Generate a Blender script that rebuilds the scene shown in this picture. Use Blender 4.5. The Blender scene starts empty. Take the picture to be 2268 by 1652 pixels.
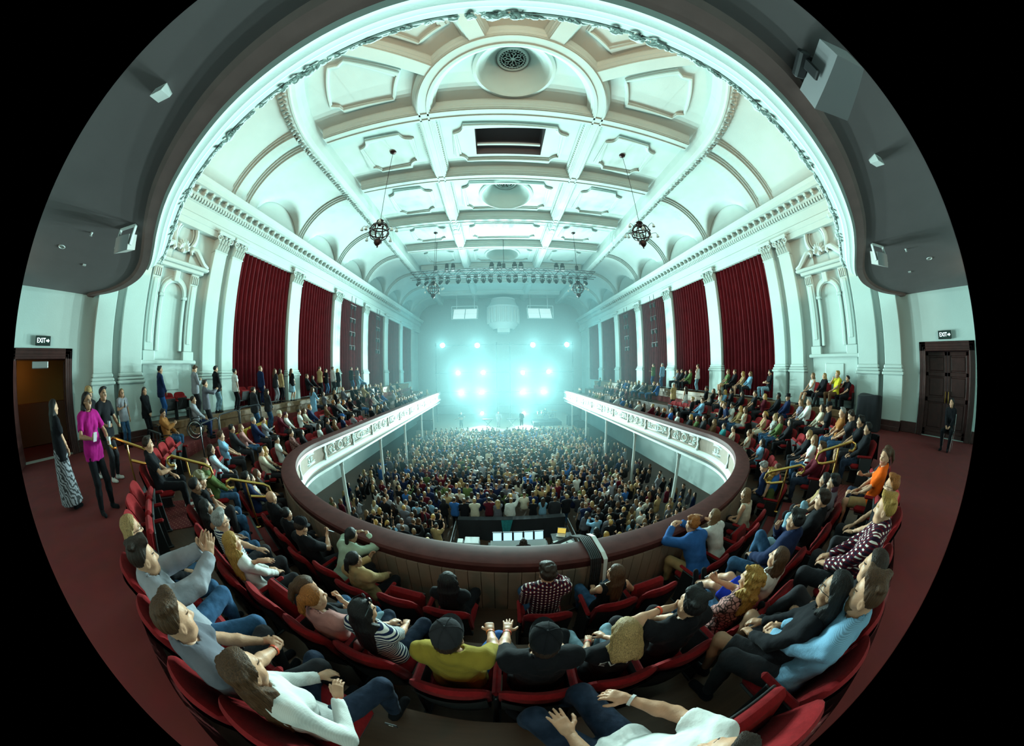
import bpy, bmesh, math, random
import numpy as np
from mathutils import Matrix, Vector

# ------------------------------------------------------------------ camera, world, lights, exposure
SC = bpy.context.scene
COL = SC.collection
E = 7.5                                   # eye height over the stalls floor
F, CX, CY = 620.0, 1097.0, 840.2          # fisheye: pixels per radian and optical centre in the 2268 x 1652 frame
PITCH, YAW, ROLL = -.033, -.001, -.013
cd = bpy.data.cameras.new('camera'); cam = bpy.data.objects.new('camera', cd); COL.objects.link(cam); SC.camera = cam
cd.type = 'PANO'; cd.panorama_type = 'FISHEYE_LENS_POLYNOMIAL'
cd.sensor_fit = 'HORIZONTAL'; cd.sensor_width = 36
cd.fisheye_polynomial_k0 = 0; cd.fisheye_polynomial_k1 = -1 / (F * 36 / 2268)
cd.fisheye_polynomial_k2 = cd.fisheye_polynomial_k3 = cd.fisheye_polynomial_k4 = 0
cd.fisheye_fov = 2 * 1068 / F
cd.shift_x = (1134 - CX) / 2268; cd.shift_y = (CY - 826) / 1652
cd.clip_start = .02; cd.clip_end = 200


def _cammat():
    c, s = math.cos(ROLL), math.sin(ROLL); A = Matrix(((c, 0, -s), (0, 1, 0), (s, 0, c)))
    c, s = math.cos(PITCH), math.sin(PITCH); B = Matrix(((1, 0, 0), (0, c, -s), (0, s, c)))
    c, s = math.cos(YAW), math.sin(YAW); D = Matrix(((c, -s, 0), (s, c, 0), (0, 0, 1)))
    return (D @ B @ A @ Matrix(((1, 0, 0), (0, 0, -1), (0, 1, 0)))).to_4x4()


cam.matrix_world = Matrix.Translation((-.8, 0, E)) @ _cammat()

w = bpy.data.worlds.new('world'); SC.world = w; w.use_nodes = True
w.node_tree.nodes['Background'].inputs[0].default_value = (.01, .01, .012, 1)
SC.view_settings.view_transform = 'Standard'; SC.view_settings.look = 'None'
SC.view_settings.exposure = 0.0; SC.view_settings.gamma = 1; SC.view_settings.use_curve_mapping = False
SC.cycles.use_denoising = True
SC.cycles.max_bounces = 6; SC.cycles.diffuse_bounces = 1; SC.cycles.glossy_bounces = 2
SC.cycles.transmission_bounces = 4; SC.cycles.volume_bounces = 0; SC.cycles.transparent_max_bounces = 8
SC.cycles.sample_clamp_indirect = 4


def lamp(kind, name, loc, power, color, size=.1, target=None, cone=None, blend=.6):
    d = bpy.data.lights.new(name, kind); o = bpy.data.objects.new(name, d); COL.objects.link(o)
    d.energy = power; d.color = color; o.location = loc
    if kind == 'AREA': d.size = size
    else: d.shadow_soft_size = size
    if kind == 'SPOT': d.spot_size = cone; d.spot_blend = blend
    if target is not None:
        o.rotation_euler = (Vector(target) - Vector(loc)).to_track_quat('-Z', 'Y').to_euler()
    return o


CYAN = (.28, .88, 1.0); WARM = (1.0, .56, .30)
# the four upper, four middle and four lower lamps of the stage wall: x, z (y = 33)
STAGE_LAMPS = [(-7.0, 10.55, 1.0), (-2.85, 10.45, 1.0), (3.74, 10.45, 1.0), (7.9, 10.5, 1.0),
               (-5.15, 7.23, .7), (-2.19, 7.24, .7), (2.5, 7.18, .7), (5.6, 7.25, .7),
               (-4.76, 4.86, .5), (-2.39, 4.89, .5), (2.43, 4.88, .5), (4.87, 4.89, .5), (-2.38, 2.41, .45), (2.58, 2.33, .45)]
BEAM = (.60, .98, .93)
for i, (x, z, k) in enumerate(STAGE_LAMPS):
    lamp('SPOT', 'stage_beam', (x, 32.6, z), (3600, 7000, 10500, 7000)[min(i // 4, 3)], BEAM, .12, (x * .45, 0, 10.5), math.radians(105), 1.0)
    lamp('POINT', 'stage_glow', (x, 32.75, z), (240, 100, 50, 25)[min(i // 4, 3)], CYAN, .1)
# unseen warm house fill added over the upper gallery; downlights and more fill below it
for (x, y, z, p) in ((-6, -2.5, 11.6, 520), (6, -2.5, 11.6, 520), (0, -2.8, 11.6, 420)):
    lamp('POINT', 'house_fill', (x, y, z), p, WARM, .3)
for (x, y, z, p) in ((-8.4, -.3, 9.85, 8), (8.4, -.3, 9.85, 8), (-9.5, -3.2, 9.7, 110), (9.5, -3.2, 9.7, 110), (-3.6, -2.8, 9.75, 85), (2.8, -2.8, 9.75, 85)):  # first pair are the soffit downlights, the rest unseen warm fill added behind
    lamp('SPOT', 'downlight_and_fill', (x, y, z), p, WARM, .05, (x, y + 4, 3) if p < 100 else (x, y + 14, 7.5), math.radians(140 if p < 100 else 100), .8)

# ------------------------------------------------------------------ helpers
PI = math.pi


class MB:
    """collects vertices, faces and material numbers of one mesh"""
    def __init__(s): s.v = []; s.f = []; s.m = []

    def add(s, vs, fs, m=0):
        n = len(s.v); s.v += [tuple(p) for p in vs]; s.f += [tuple(i + n for i in f) for f in fs]; s.m += [m] * len(fs); return s

    def box(s, x0, x1, y0, y1, z0, z1, m=0):
        return s.add([(x0, y0, z0), (x1, y0, z0), (x1, y1, z0), (x0, y1, z0), (x0, y0, z1), (x1, y0, z1), (x1, y1, z1), (x0, y1, z1)],
                     [(3, 2, 1, 0), (4, 5, 6, 7), (0, 1, 5, 4), (1, 2, 6, 5), (2, 3, 7, 6), (3, 0, 4, 7)], m)

    def hexa(s, p, m=0):
        return s.add(p, [(3, 2, 1, 0), (4, 5, 6, 7), (0, 1, 5, 4), (1, 2, 6, 5), (2, 3, 7, 6), (3, 0, 4, 7)], m)

    def bevbox(s, x0, x1, y0, y1, z0, z1, b, m=0):
        b = min(b, (x1 - x0) / 2.01, (y1 - y0) / 2.01, (z1 - z0) / 2.01)
        vs = []; fs = []
        X = [(x0, x0 + b), (x1, x1 - b)]; Y = [(y0, y0 + b), (y1, y1 - b)]; Z = [(z0, z0 + b), (z1, z1 - b)]
        id = {}
        for i in (0, 1):
            for j in (0, 1):
                for k in (0, 1):
                    for a in range(3):
                        id[i, j, k, a] = len(vs)
                        vs.append((X[i][a != 0], Y[j][a != 1], Z[k][a != 2]))
        def q(*l): fs.append(tuple(id[t] for t in l))
        for i in (0, 1): q(*[(i, j, k, 0) for j, k in ((0, 0), (1, 0), (1, 1), (0, 1))][::1 if i else -1])
        for j in (0, 1): q(*[(i, j, k, 1) for i, k in ((0, 0), (1, 0), (1, 1), (0, 1))][::-1 if j else 1])
        for k in (0, 1): q(*[(i, j, k, 2) for i, j in ((0, 0), (1, 0), (1, 1), (0, 1))][::1 if k else -1])
        for i in (0, 1):
            for j in (0, 1): q((i, j, 0, 0), (i, j, 1, 0), (i, j, 1, 1), (i, j, 0, 1))
            for k in (0, 1): q((i, 0, k, 0), (i, 1, k, 0), (i, 1, k, 2), (i, 0, k, 2))
        for j in (0, 1):
            for k in (0, 1): q((0, j, k, 1), (1, j, k, 1), (1, j, k, 2), (0, j, k, 2))
        for i in (0, 1):
            for j in (0, 1):
                for k in (0, 1): q((i, j, k, 0), (i, j, k, 1), (i, j, k, 2))
        return s.add(vs, fs, m)

    def sweep(s, path, prof, m=0, closed=False, cap=True, side=1, pclosed=True):
        """prof: (out, up) points swept along path of 3-D points in roughly horizontal planes; out is to the left of travel * side"""
        n = len(path); k = len(prof); P = [Vector(p) for p in path]; vs = []
        for i in range(n):
            a = P[(i - 1) % n] if (closed or i > 0) else P[i]; b = P[(i + 1) % n] if (closed or i < n - 1) else P[i]
            t = (b - a); t.z = 0; t.normalize()
            nrm = Vector((-t.y, t.x, 0)) * side
            if (closed or 0 < i < n - 1):
                d = (P[i] - a); d.z = 0
                if d.length > 1e-6:
                    d.normalize(); c = d.dot(t); nrm = nrm / max(c, .4)
            for (o, u) in prof: vs.append(P[i] + nrm * o + Vector((0, 0, u)))
        fs = []
        kk = k if pclosed else k - 1
        for i in range(n if closed else n - 1):
            j = (i + 1) % n
            for q in range(kk):
                r = (q + 1) % k; fs.append((i * k + q, j * k + q, j * k + r, i * k + r))
        if not closed and cap and pclosed: fs += [tuple(range(k)), tuple(reversed(range((n - 1) * k, n * k)))]
        return s.add(vs, fs, m)

    def tube(s, path, r, m=0, n=8, closed=False, cap=True):
        P = [Vector(p) for p in path]; L = len(P); vs = []; up = None
        R = r if isinstance(r, (list, tuple)) else [r] * L
        for i in range(L):
            a = P[(i - 1) % L] if (closed or i > 0) else P[i]; b = P[(i + 1) % L] if (closed or i < L - 1) else P[i]
            t = (b - a).normalized()
            if up is None: up = Vector((0, 0, 1)) if abs(t.z) < .9 else Vector((1, 0, 0))
            x = t.cross(up)
            if x.length < 1e-4: x = t.cross(Vector((.3, 1, .2)))
            x.normalize(); up = x.cross(t).normalized()
            for q in range(n):
                an = 2 * math.pi * q / n; vs.append(P[i] + (x * math.cos(an) + up * math.sin(an)) * R[i])
        fs = []
        for i in range(L if closed else L - 1):
            j = (i + 1) % L
            for q in range(n): fs.append((i * n + q, i * n + (q + 1) % n, j * n + (q + 1) % n, j * n + q))
        if cap and not closed: fs += [tuple(reversed(range(n))), tuple(range((L - 1) * n, L * n))]
        return s.add(vs, fs, m)

    def lathe(s, prof, c=(0, 0, 0), n=16, m=0, axis='z', a0=0., a1=2 * math.pi):
        full = a1 - a0 > 6.28; k = len(prof); nn = n if full else n + 1; vs = []; fs = []
        for i in range(nn):
            a = a0 + (a1 - a0) * i / n
            for (r, z) in prof:
                p = (r * math.cos(a), r * math.sin(a), z)
                if axis == 'x': p = (z, p[0], p[1])
                elif axis == 'y': p = (p[1], z, p[0])
                vs.append((c[0] + p[0], c[1] + p[1], c[2] + p[2]))
        for i in range(n):
            j = (i + 1) % nn
            for q in range(k - 1): fs.append((i * k + q, j * k + q, j * k + q + 1, i * k + q + 1))
        return s.add(vs, fs, m)

    def ball(s, c, r, m=0, n=8, k=5, sc=(1, 1, 1)):
        prof = [(r * math.sin(math.pi * i / k) + 1e-5, -r * math.cos(math.pi * i / k)) for i in range(k + 1)]
        a = len(s.v); s.lathe(prof, (0, 0, 0), n, m)
        for i in range(a, len(s.v)):
            p = s.v[i]; s.v[i] = (c[0] + p[0] * sc[0], c[1] + p[1] * sc[1], c[2] + p[2] * sc[2])
        return s

    def grid(s, fn, nu, nv, m=0, closed_u=False):
        vs = [fn(i / nu, j / nv) for i in range(nu + (0 if closed_u else 1)) for j in range(nv + 1)]; fs = []
        for i in range(nu):
            i2 = (i + 1) % nu if closed_u else i + 1
            for j in range(nv): fs.append((i * (nv + 1) + j, i2 * (nv + 1) + j, i2 * (nv + 1) + j + 1, i * (nv + 1) + j + 1))
        return s.add(vs, fs, m)

    def xf(s, M, start=0):
        for i in range(start, len(s.v)): s.v[i] = tuple(M @ Vector(s.v[i]))
        return s

    def mesh(s, name, mats, smooth=False, angle=None):
        me = bpy.data.meshes.new(name); me.from_pydata(s.v, [], s.f)
        for m in (mats if isinstance(mats, (list, tuple)) else [mats]): me.materials.append(m)
        if any(s.m): me.polygons.foreach_set('material_index', s.m)
        if smooth:
            me.polygons.foreach_set('use_smooth', [True] * len(me.polygons))
            if angle: me.set_sharp_from_angle(angle=math.radians(angle))
        me.update(); return me


def link(name, me, parent=None, loc=None, rotz=None):
    o = bpy.data.objects.new(name, me); COL.objects.link(o)
    if parent is not None: o.parent = parent
    if loc is not None: o.location = loc
    if rotz is not None: o.rotation_euler = (0, 0, rotz)
    return o


def obj(name, mb, mats, parent=None, loc=None, rotz=None, smooth=False, angle=35):
    return link(name, mb.mesh(name, mats, smooth, angle), parent, loc, rotz)


def tag(o, label=None, cat=None, group=None, kind=None):
    if label: o['label'] = label
    if cat: o['category'] = cat
    if group: o['group'] = group
    if kind: o['kind'] = kind
    return o


def thing(name, label, cat, loc=(0, 0, 0), rotz=0, group=None):
    o = bpy.data.objects.new(name, None); COL.objects.link(o); o.location = loc; o.rotation_euler = (0, 0, rotz); o.empty_display_size = .1
    return tag(o, label, cat, group)


def struct(name, mb, mats, parent=None, smooth=False, angle=35):
    o = obj(name, mb, mats, parent, smooth=smooth, angle=angle)
    if parent is None: o['kind'] = 'structure'
    return o


def children(o): return [c for c in COL.objects if c.parent == o]


KIDS = {}


def dup(root, loc, rotz, label=None, group=None):
    r = root.copy(); COL.objects.link(r); r.location = loc; r.rotation_euler = (0, 0, rotz)
    if label: r['label'] = label
    if group: r['group'] = group
    if root.name not in KIDS: KIDS[root.name] = [(c, children(c)) for c in children(root)]
    for c, gs in KIDS[root.name]:
        k = c.copy(); COL.objects.link(k); k.parent = r
        for g in gs:
            q = g.copy(); COL.objects.link(q); q.parent = k
    return r


# ------------------------------------------------------------------ materials
MATS = {}


def mat(name, color, rough=.6, metal=0., noise=0., nscale=8., bump=0., bscale=60., emis=None, es=0., spec=.5, sheen=0.):
    if name in MATS: return MATS[name]
    m = bpy.data.materials.new(name); m.use_nodes = True; nt = m.node_tree; b = nt.nodes['Principled BSDF']
    b.inputs['Base Color'].default_value = (*color, 1); b.inputs['Roughness'].default_value = rough; b.inputs['Metallic'].default_value = metal
    b.inputs['Specular IOR Level'].default_value = spec
    if sheen: b.inputs['Sheen Weight'].default_value = sheen
    if emis: b.inputs['Emission Color'].default_value = (*emis, 1); b.inputs['Emission Strength'].default_value = es
    if noise or bump:
        tc = nt.nodes.new('ShaderNodeTexCoord')
    if noise:
        n = nt.nodes.new('ShaderNodeTexNoise'); n.inputs['Scale'].default_value = nscale; n.inputs['Detail'].default_value = 4
        nt.links.new(tc.outputs['Object'], n.inputs['Vector'])
        r = nt.nodes.new('ShaderNodeValToRGB'); r.color_ramp.elements[0].position = .3; r.color_ramp.elements[1].position = .7
        lo = [c * (1 - noise) for c in color]; hi = [min(1, c * (1 + noise)) for c in color]
        r.color_ramp.elements[0].color = (*lo, 1); r.color_ramp.elements[1].color = (*hi, 1)
        nt.links.new(n.outputs['Fac'], r.inputs['Fac']); nt.links.new(r.outputs['Color'], b.inputs['Base Color'])
    if bump:
        n2 = nt.nodes.new('ShaderNodeTexNoise'); n2.inputs['Scale'].default_value = bscale; n2.inputs['Detail'].default_value = 3
        nt.links.new(tc.outputs['Object'], n2.inputs['Vector'])
        bp = nt.nodes.new('ShaderNodeBump'); bp.inputs['Strength'].default_value = bump; bp.inputs['Distance'].default_value = .02
        nt.links.new(n2.outputs['Fac'], bp.inputs['Height']); nt.links.new(bp.outputs['Normal'], b.inputs['Normal'])
    MATS[name] = m; return m


PLASTER = mat('plaster', (.66, .79, .75), .75, noise=.05, nscale=.7, bump=.12, bscale=30)
CARVED = mat('carved_plaster', (.66, .77, .72), .7, noise=.10, nscale=9, bump=1.0, bscale=16)
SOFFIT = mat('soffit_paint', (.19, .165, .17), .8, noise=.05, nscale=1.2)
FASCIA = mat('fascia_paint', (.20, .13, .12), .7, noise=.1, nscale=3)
VELVET = mat('red_velvet', (.25, .009, .012), .85, noise=.15, nscale=30, bump=.3, bscale=250, sheen=.05, spec=.15)
CURTAIN = mat('curtain_velvet', (.13, .008, .014), .9, noise=.2, nscale=2, sheen=.1, spec=.1)
RAILWOOD = mat('rail_wood', (.10, .030, .028), .6, noise=.2, nscale=6, spec=.2)
BOARD = mat('parapet_paint', (.30, .215, .16), .6, noise=.1, nscale=5)
BLACK = mat('black_metal', (.012, .012, .014), .5)
BLACKP = mat('black_plastic', (.018, .018, .02), .55)
DARKWOOD = mat('dark_wood', (.055, .016, .014), .5, noise=.25, nscale=5)
OAK = mat('oak_boards', (.24, .125, .055), .45, noise=.25, nscale=6)
BRASS = mat('brass', (.62, .36, .10), .28, 1.0)
CHROME = mat('chrome', (.7, .7, .7), .2, 1.0)
WHITE = mat('white_paint', (.74, .78, .76), .6)
GREYP = mat('grey_plastic', (.3, .3, .31), .5)
YELLOW = mat('yellow_panel', (.72, .42, .015), .6, noise=.08, nscale=6)


def node_mat(name):
    m = bpy.data.materials.new(name); m.use_nodes = True; MATS[name] = m
    return m, m.node_tree, m.node_tree.nodes['Principled BSDF']


def carpet_mat():
    m, nt, b = node_mat('red_carpet'); N = nt.nodes.new; L = nt.links.new
    tc = N('ShaderNodeTexCoord'); v = N('ShaderNodeTexVoronoi'); v.inputs['Scale'].default_value = 13; v.inputs['Randomness'].default_value = .15
    L(tc.outputs['Object'], v.inputs['Vector'])
    r = N('ShaderNodeValToRGB'); r.color_ramp.elements[0].position = .12; r.color_ramp.elements[1].position = .19
    r.color_ramp.elements[0].color = (.52, .20, .14, 1); r.color_ramp.elements[1].color = (.20, .022, .022, 1)
    L(v.outputs['Distance'], r.inputs['Fac'])
    n = N('ShaderNodeTexNoise'); n.inputs['Scale'].default_value = 3
    L(tc.outputs['Object'], n.inputs['Vector'])
    mx = N('ShaderNodeMix'); mx.data_type = 'RGBA'; mx.blend_type = 'MULTIPLY'; mx.inputs['Factor'].default_value = .4
    L(r.outputs['Color'], mx.inputs['A']); L(n.outputs['Color'], mx.inputs['B']); L(mx.outputs['Result'], b.inputs['Base Color'])
    b.inputs['Roughness'].default_value = .95; return m


CARPET = carpet_mat()


def planks_mat(name, a, c, sx=9., rot=0):
    m, nt, b = node_mat(name); N = nt.nodes.new; L = nt.links.new
    tc = N('ShaderNodeTexCoord'); mp = N('ShaderNodeMapping'); mp.inputs['Rotation'].default_value = (0, 0, rot); L(tc.outputs['Object'], mp.inputs['Vector'])
    n = N('ShaderNodeTexNoise'); n.inputs['Scale'].default_value = 2; n.inputs['Detail'].default_value = 6
    mp2 = N('ShaderNodeMapping'); mp2.inputs['Scale'].default_value = (1, 12, 1); L(mp.outputs['Vector'], mp2.inputs['Vector']); L(mp2.outputs['Vector'], n.inputs['Vector'])
    r = N('ShaderNodeValToRGB'); r.color_ramp.elements[0].color = (*a, 1); r.color_ramp.elements[1].color = (*c, 1)
    L(n.outputs['Fac'], r.inputs['Fac']); L(r.outputs['Color'], b.inputs['Base Color']); b.inputs['Roughness'].default_value = .5
    return m


FLOORWOOD = planks_mat('floor_wood', (.05, .022, .012), (.12, .055, .03))
STAGEWOOD = planks_mat('stage_wood', (.40, .32, .24), (.55, .45, .36))
STALLS = planks_mat('stalls_wood', (.06, .03, .02), (.10, .05, .03))
# ------------------------------------------------------------------ the hall
AISLE, RC, RB, RA = 5.65, 5.3, 4.8, 4.25      # gallery levels: back aisle, third, second, front row
YEND = 31.0


def curve(o, t):
    """the horseshoe at offset o outside the front edge; t in degrees along the bow (0 right end .. 180 left end of the bow)"""
    a = math.radians(t); return ((7 + o) * math.cos(a), 8.2 - (5 + o) * math.sin(a))


def horseshoe(o, n=60, m=10, yend=YEND):
    p = [(7 + o, yend + (8.2 - yend) * i / m) for i in range(m)]
    p += [curve(o, 180 * i / n) for i in range(n + 1)]
    p += [(-7 - o, 8.2 + (yend - 8.2) * (i + 1) / m) for i in range(m)]
    return p


# floor slabs
fl = MB().box(-12.4, 12.4, -4.2, 41, -.3, 0); struct('floor', fl, STALLS)


def tier(name, o0, o1, ztop, zbot, m, yend=YEND, ts=None):
    a, b = horseshoe(o0, yend=yend), horseshoe(o1, yend=yend); mb = MB(); n = len(a)
    vs = []
    for (p, q) in zip(a, b): vs += [(p[0], p[1], ztop), (min(max(q[0], -12.05), 12.05), max(q[1], -3.95), ztop), (min(max(q[0], -12.05), 12.05), max(q[1], -3.95), zbot), (p[0], p[1], zbot)]
    fs = []
    for i in range(n - 1):
        for k in range(4): fs.append((i * 4 + k, i * 4 + (k + 1) % 4, i * 4 + 4 + (k + 1) % 4, i * 4 + 4 + k))
    fs += [(0, 1, 2, 3), (n * 4 - 1, n * 4 - 2, n * 4 - 3, n * 4 - 4)]
    mb.add(vs, fs); return struct(name, mb, m)


tier('floor', .30, 1.42, RA, 4.0, FLOORWOOD)
tier('floor', 1.42, 2.52, RB, 4.0, FLOORWOOD)
tier('floor', 2.52, 3.62, RC, 4.0, FLOORWOOD)
tier('floor', 3.62, 10.5, AISLE, 4.0, CARPET)
sl = MB()
a, b = horseshoe(.05), horseshoe(10)
vs = []
for (p, q) in zip(a, b):
    q = (min(max(q[0], -12.05), 12.05), max(q[1], -3.95)); vs += [(p[0], p[1], 4.0), (q[0], q[1], 4.0), (q[0], q[1], 3.9), (p[0], p[1], 3.9)]
fs = []
for i in range(len(a) - 1):
    for k in range(4): fs.append((i * 4 + k, i * 4 + (k + 1) % 4, i * 4 + 4 + (k + 1) % 4, i * 4 + 4 + k))
sl.add(vs, fs); struct('ceiling', sl, WHITE)
# carpeted stair aisles through the rows
for sg, tc in ((-1, 127.5), (1, 57.)):
    st = MB()
    for (o0, o1, z) in ((1.15, 1.42, RA + .27), (2.27, 2.52, RB + .25), (3.42, 3.62, RC + .18), (.42, 1.2, RA + .01), (1.42, 2.3, RB + .01), (2.52, 3.45, RC + .01)):
        p = [curve(o0, tc - 3.8), curve(o0, tc + 3.8), curve(o1, tc + 3.8), curve(o1, tc - 3.8)]
        zb = z - .02 if z - int(z) in (.26, .81, .31) else z - .28
        st.hexa([(x, y, zb) for x, y in p] + [(x, y, z) for x, y in p])
    struct('floor', st, CARPET)
    ed = MB()
    for (o0, z) in ((1.42, RB), (2.52, RC), (3.62, AISLE), (1.15, RA + .27), (2.27, RB + .25), (3.42, RC + .18)):
        p = [curve(o0 - .012, tc - 3.8), curve(o0 - .012, tc + 3.8), curve(o0 + .04, tc + 3.8), curve(o0 + .04, tc - 3.8)]
        ed.hexa([(x, y, z - .05) for x, y in p] + [(x, y, z + .012) for x, y in p])
    struct('trim_%d' % (20 + sg), ed, BLACKP)
# side ledges with an oak nosing
for sg in (-1, 1):
    lb = MB(); x0, x1 = sorted((sg * 10.75, sg * 12.05)); lb.box(x0, x1, 3.75, YEND, AISLE - 1, 6.15); struct('floor', lb, FLOORWOOD)
    ob = MB(); x0, x1 = sorted((sg * 10.68, sg * 10.95)); ob.bevbox(x0, x1, 3.7, YEND, 5.95, 6.18, .015)
    x0, x1 = sorted((sg * 10.72, sg * 10.76)); ob.box(x0, x1, 3.7, YEND, 5.3, 5.95); struct('trim_%d' % (2 + sg), ob, OAK)
struct('floor', MB().bevbox(-9.2, 9.2, 28.2, 40, 0, 1.25, .03), STAGEWOOD)

# walls
for sg, nm in ((-1, 'wall_left'), (1, 'wall_right')):
    wb = MB()
    def W(y0, y1, z0, z1):
        x0, x1 = sorted((sg * 12.05, sg * 12.45)); wb.box(x0, x1, y0, y1, z0, z1)
    W(-4.2, -1.62, 0, 18.6); W(.42, 41, 0, 18.6); W(-1.62, .42, 8.18, 18.6); W(-1.62, .42, 0, AISLE)
    struct(nm, wb, PLASTER)
struct('wall_back', MB().box(-12.4, 12.4, 40, 40.4, 0, 18.6), mat('stage_wall', (.30, .30, .29), .8, noise=.1))
struct('wall_rear', MB().box(-12.4, 12.4, -4.2, -3.95, 0, 18.6), PLASTER)

# pilasters
PIERS = [(1.5, 2.25), (2.6, 3.5), (6.35, 7.05), (7.4, 8.05)] + [(c - .48, c + .48) for c in (12.45, 17.25, 22.0, 26.8, 31.6, 36.4)]
PLBASE = {}


def scroll(mb, c, r, ax, turns=1.6, th=.035, n=26):
    """a volute in the plane normal to x"""
    pts = []
    for i in range(n):
        k = i / (n - 1); rr = r * (1 - .85 * k); an = ax + turns * 2 * PI * k * (1 if ax < 1 else -1)
        pts.append((c[0], c[1] + rr * math.cos(an), c[2] + rr * math.sin(an)))
    mb.tube(pts, [th * (1 - .5 * i / n) for i in range(n)], n=5)


for sg in (-1, 1):
    for i, (y0, y1) in enumerate(PIERS):
        ym = (y0 + y1) / 2; wd = (y1 - y0) / 2
        e = thing('pilaster', None, None, (0, ym, 0)); e['kind'] = 'structure'
        zb = AISLE if y0 < 4 else 6.15
        pr = .30 if 5 < y0 or y0 < 4 else .2
        X = lambda d: sg * (12.05 - d)
        def bx(mb, d, ya, yb, za, zc, bv=.012):
            x0, x1 = sorted((X(-.02), X(d))); mb.bevbox(x0, x1, ya, yb, za, zc, bv)
        s = MB(); bx(s, pr, -wd, wd, 7.75, 12.6); obj('shaft', s, PLASTER, e)
        b = MB(); bx(b, pr + .07, -wd - .06, wd + .06, zb - (1 if y0 > 8.2 else 0), 7.42); bx(b, pr + .14, -wd - .12, wd + .12, 7.42, 7.52, .03); bx(b, pr + .10, -wd - .09, wd + .09, 7.52, 7.62, .04); bx(b, pr + .05, -wd - .05, wd + .05, 7.62, 7.75, .04)
        obj('base', b, PLASTER, e)
        c = MB(); bx(c, pr + .03, -wd - .03, wd + .03, 12.5, 12.56); bx(c, pr + .02, -wd, wd, 12.56, 13.2); bx(c, pr + .2, -wd - .14, wd + .14, 13.2, 13.36, .03)
        obj('capital', c, PLASTER, e)
        lv = MB()
        if y0 > 3 and y0 < 25:
            for row, (z, n, h) in enumerate(((12.58, 5, .26), (12.80, 4, .28))):
                for k in range(n):
                    yy = -wd + 2 * wd * (k + .5) / n; r = .07 if n == 5 else .085
                    lv.tube([(X(pr), yy, z), (X(pr + .07), yy, z + h * .6), (X(pr + .13), yy, z + h * .95), (X(pr + .17), yy, z + h * .8)], [r, r * .95, r * .6, .02], n=5)
            for q in (-1, 1): scroll(lv, (X(pr + .12), q * (wd - .02), 13.06), .15, 0 if q < 0 else PI, th=.04)
            lv.ball((X(pr + .14), 0, 13.12), .07, n=6, k=4)
            obj('acanthus', lv, PLASTER, e, smooth=True)

# entablature along both side walls, with modillions and dentils
for sg in (-1, 1):
    co = thing('trim_%d' % (5 + sg), None, None); co['kind'] = 'structure'
    prof = [(0, 13.05), (.33, 13.05), (.33, 13.3), (.37, 13.32), (.37, 13.55), (.31, 13.6), (.31, 14.0), (.38, 14.02), (.40, 14.2), (.46, 14.22), (.46, 14.5), (.80, 14.52), (.80, 14.66), (.86, 14.7), (.92, 14.86), (0, 14.9)]
    c = MB(); c.sweep([(sg * 12.06, -3.9, 0), (sg * 12.06, 39.9, 0)], prof, side=sg); obj('entablature', c, PLASTER, co)
    bm = MB(); x0, x1 = sorted((sg * 11.36, sg * 11.62))
    bm.bevbox(x0, x1, -.065, .065, 14.37, 14.515, .015); x0, x1 = sorted((sg * 11.42, sg * 11.58)); bm.bevbox(x0, x1, -.05, .05, 14.29, 14.38, .03)
    me = bm.mesh('bracket', PLASTER)
    for k in range(66): link('bracket', me, co, (0, 2.2 + k * .43, 0))
    d = MB()
    for k in range(250):
        y = -1 + k * .16; x0, x1 = sorted((sg * 11.52, sg * 11.68)); d.box(x0, x1, y, y + .09, 14.04, 14.19)
    o = obj('dentils', d, PLASTER, co); o['kind'] = 'stuff'

# vault coves with lunettes
RIBS = [6.7, 7.72, 12.45, 17.25, 22.0, 26.8, 31.6, 36.4]


def cove(x): return 14.6 + 2.9 * math.sqrt(max(0, 1 - ((x - 8.9) / 3.12) ** 2))


for sg in (-1, 1):
    for (ya, yb) in zip(RIBS[1:-1], RIBS[2:]):
        yc = (ya + yb) / 2; hb = (yb - ya) / 2 - .45
        def fn(u, v):
            x = 8.85 + 3.17 * u; y = ya + (yb - ya) * v
            q = ((y - yc) / hb) ** 2
            z = max(cove(x), 14.8 + 1.75 * math.sqrt(1 - q) if q < 1 else 0); return (sg * x, y, z)
        struct('ceiling', MB().grid(fn, 22, 36), PLASTER, smooth=True, angle=60)
    # plain end cove beyond the last rib
    struct('ceiling', MB().grid(lambda u, v: (sg * (8.85 + 3.17 * u), 36.4 + 3.6 * v, cove(8.85 + 3.17 * u)), 14, 2), PLASTER, smooth=True)
    for yr in RIBS:
        r = MB(); pts = [(11.92, 14.7)] + [(x, cove(x) - .02) for x in [8.9 + 2.98 * math.cos(PI / 2 * k / 16) for k in range(17)]]
        for (hw, d) in ((.44, .05), (.32, .11), (.20, .17)):
            vs = []
            for i, (x, z) in enumerate(pts):
                a = PI / 2 * max(0, i - 1) / 16; nx, nz = -math.cos(a), -math.sin(a)
                for (yy, dd) in ((-hw, 0), (-hw, d), (hw, d), (hw, 0)): vs.append((sg * (x + nx * dd), yr + yy, z + nz * dd))
            fs = [(i * 4 + k, i * 4 + k + 1, i * 4 + 5 + k, i * 4 + 4 + k) for i in range(len(pts) - 1) for k in range(3)]
            r.add(vs, fs)
        o = struct('trim_%d' % (30 + RIBS.index(yr) * 2 + (sg > 0)), r, PLASTER)

# rear apse: the cove turns round behind the camera
def apse(u, v, r=8.85):
    th = PI * u; cx, cy = math.cos(th), -math.sin(th)
    t = min(12.0 / max(abs(cx), 1e-6), 11.6 / max(-cy, 1e-6)); x = r + (t - r) * v
    k = (x - r) / max(t - r, .01); z = 14.6 + 2.9 * math.sqrt(max(0, 1 - k * k)); return (x * cx, 7.72 + x * cy, z)


struct('ceiling', MB().grid(apse, 72, 14), PLASTER, smooth=True, angle=60)

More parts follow.
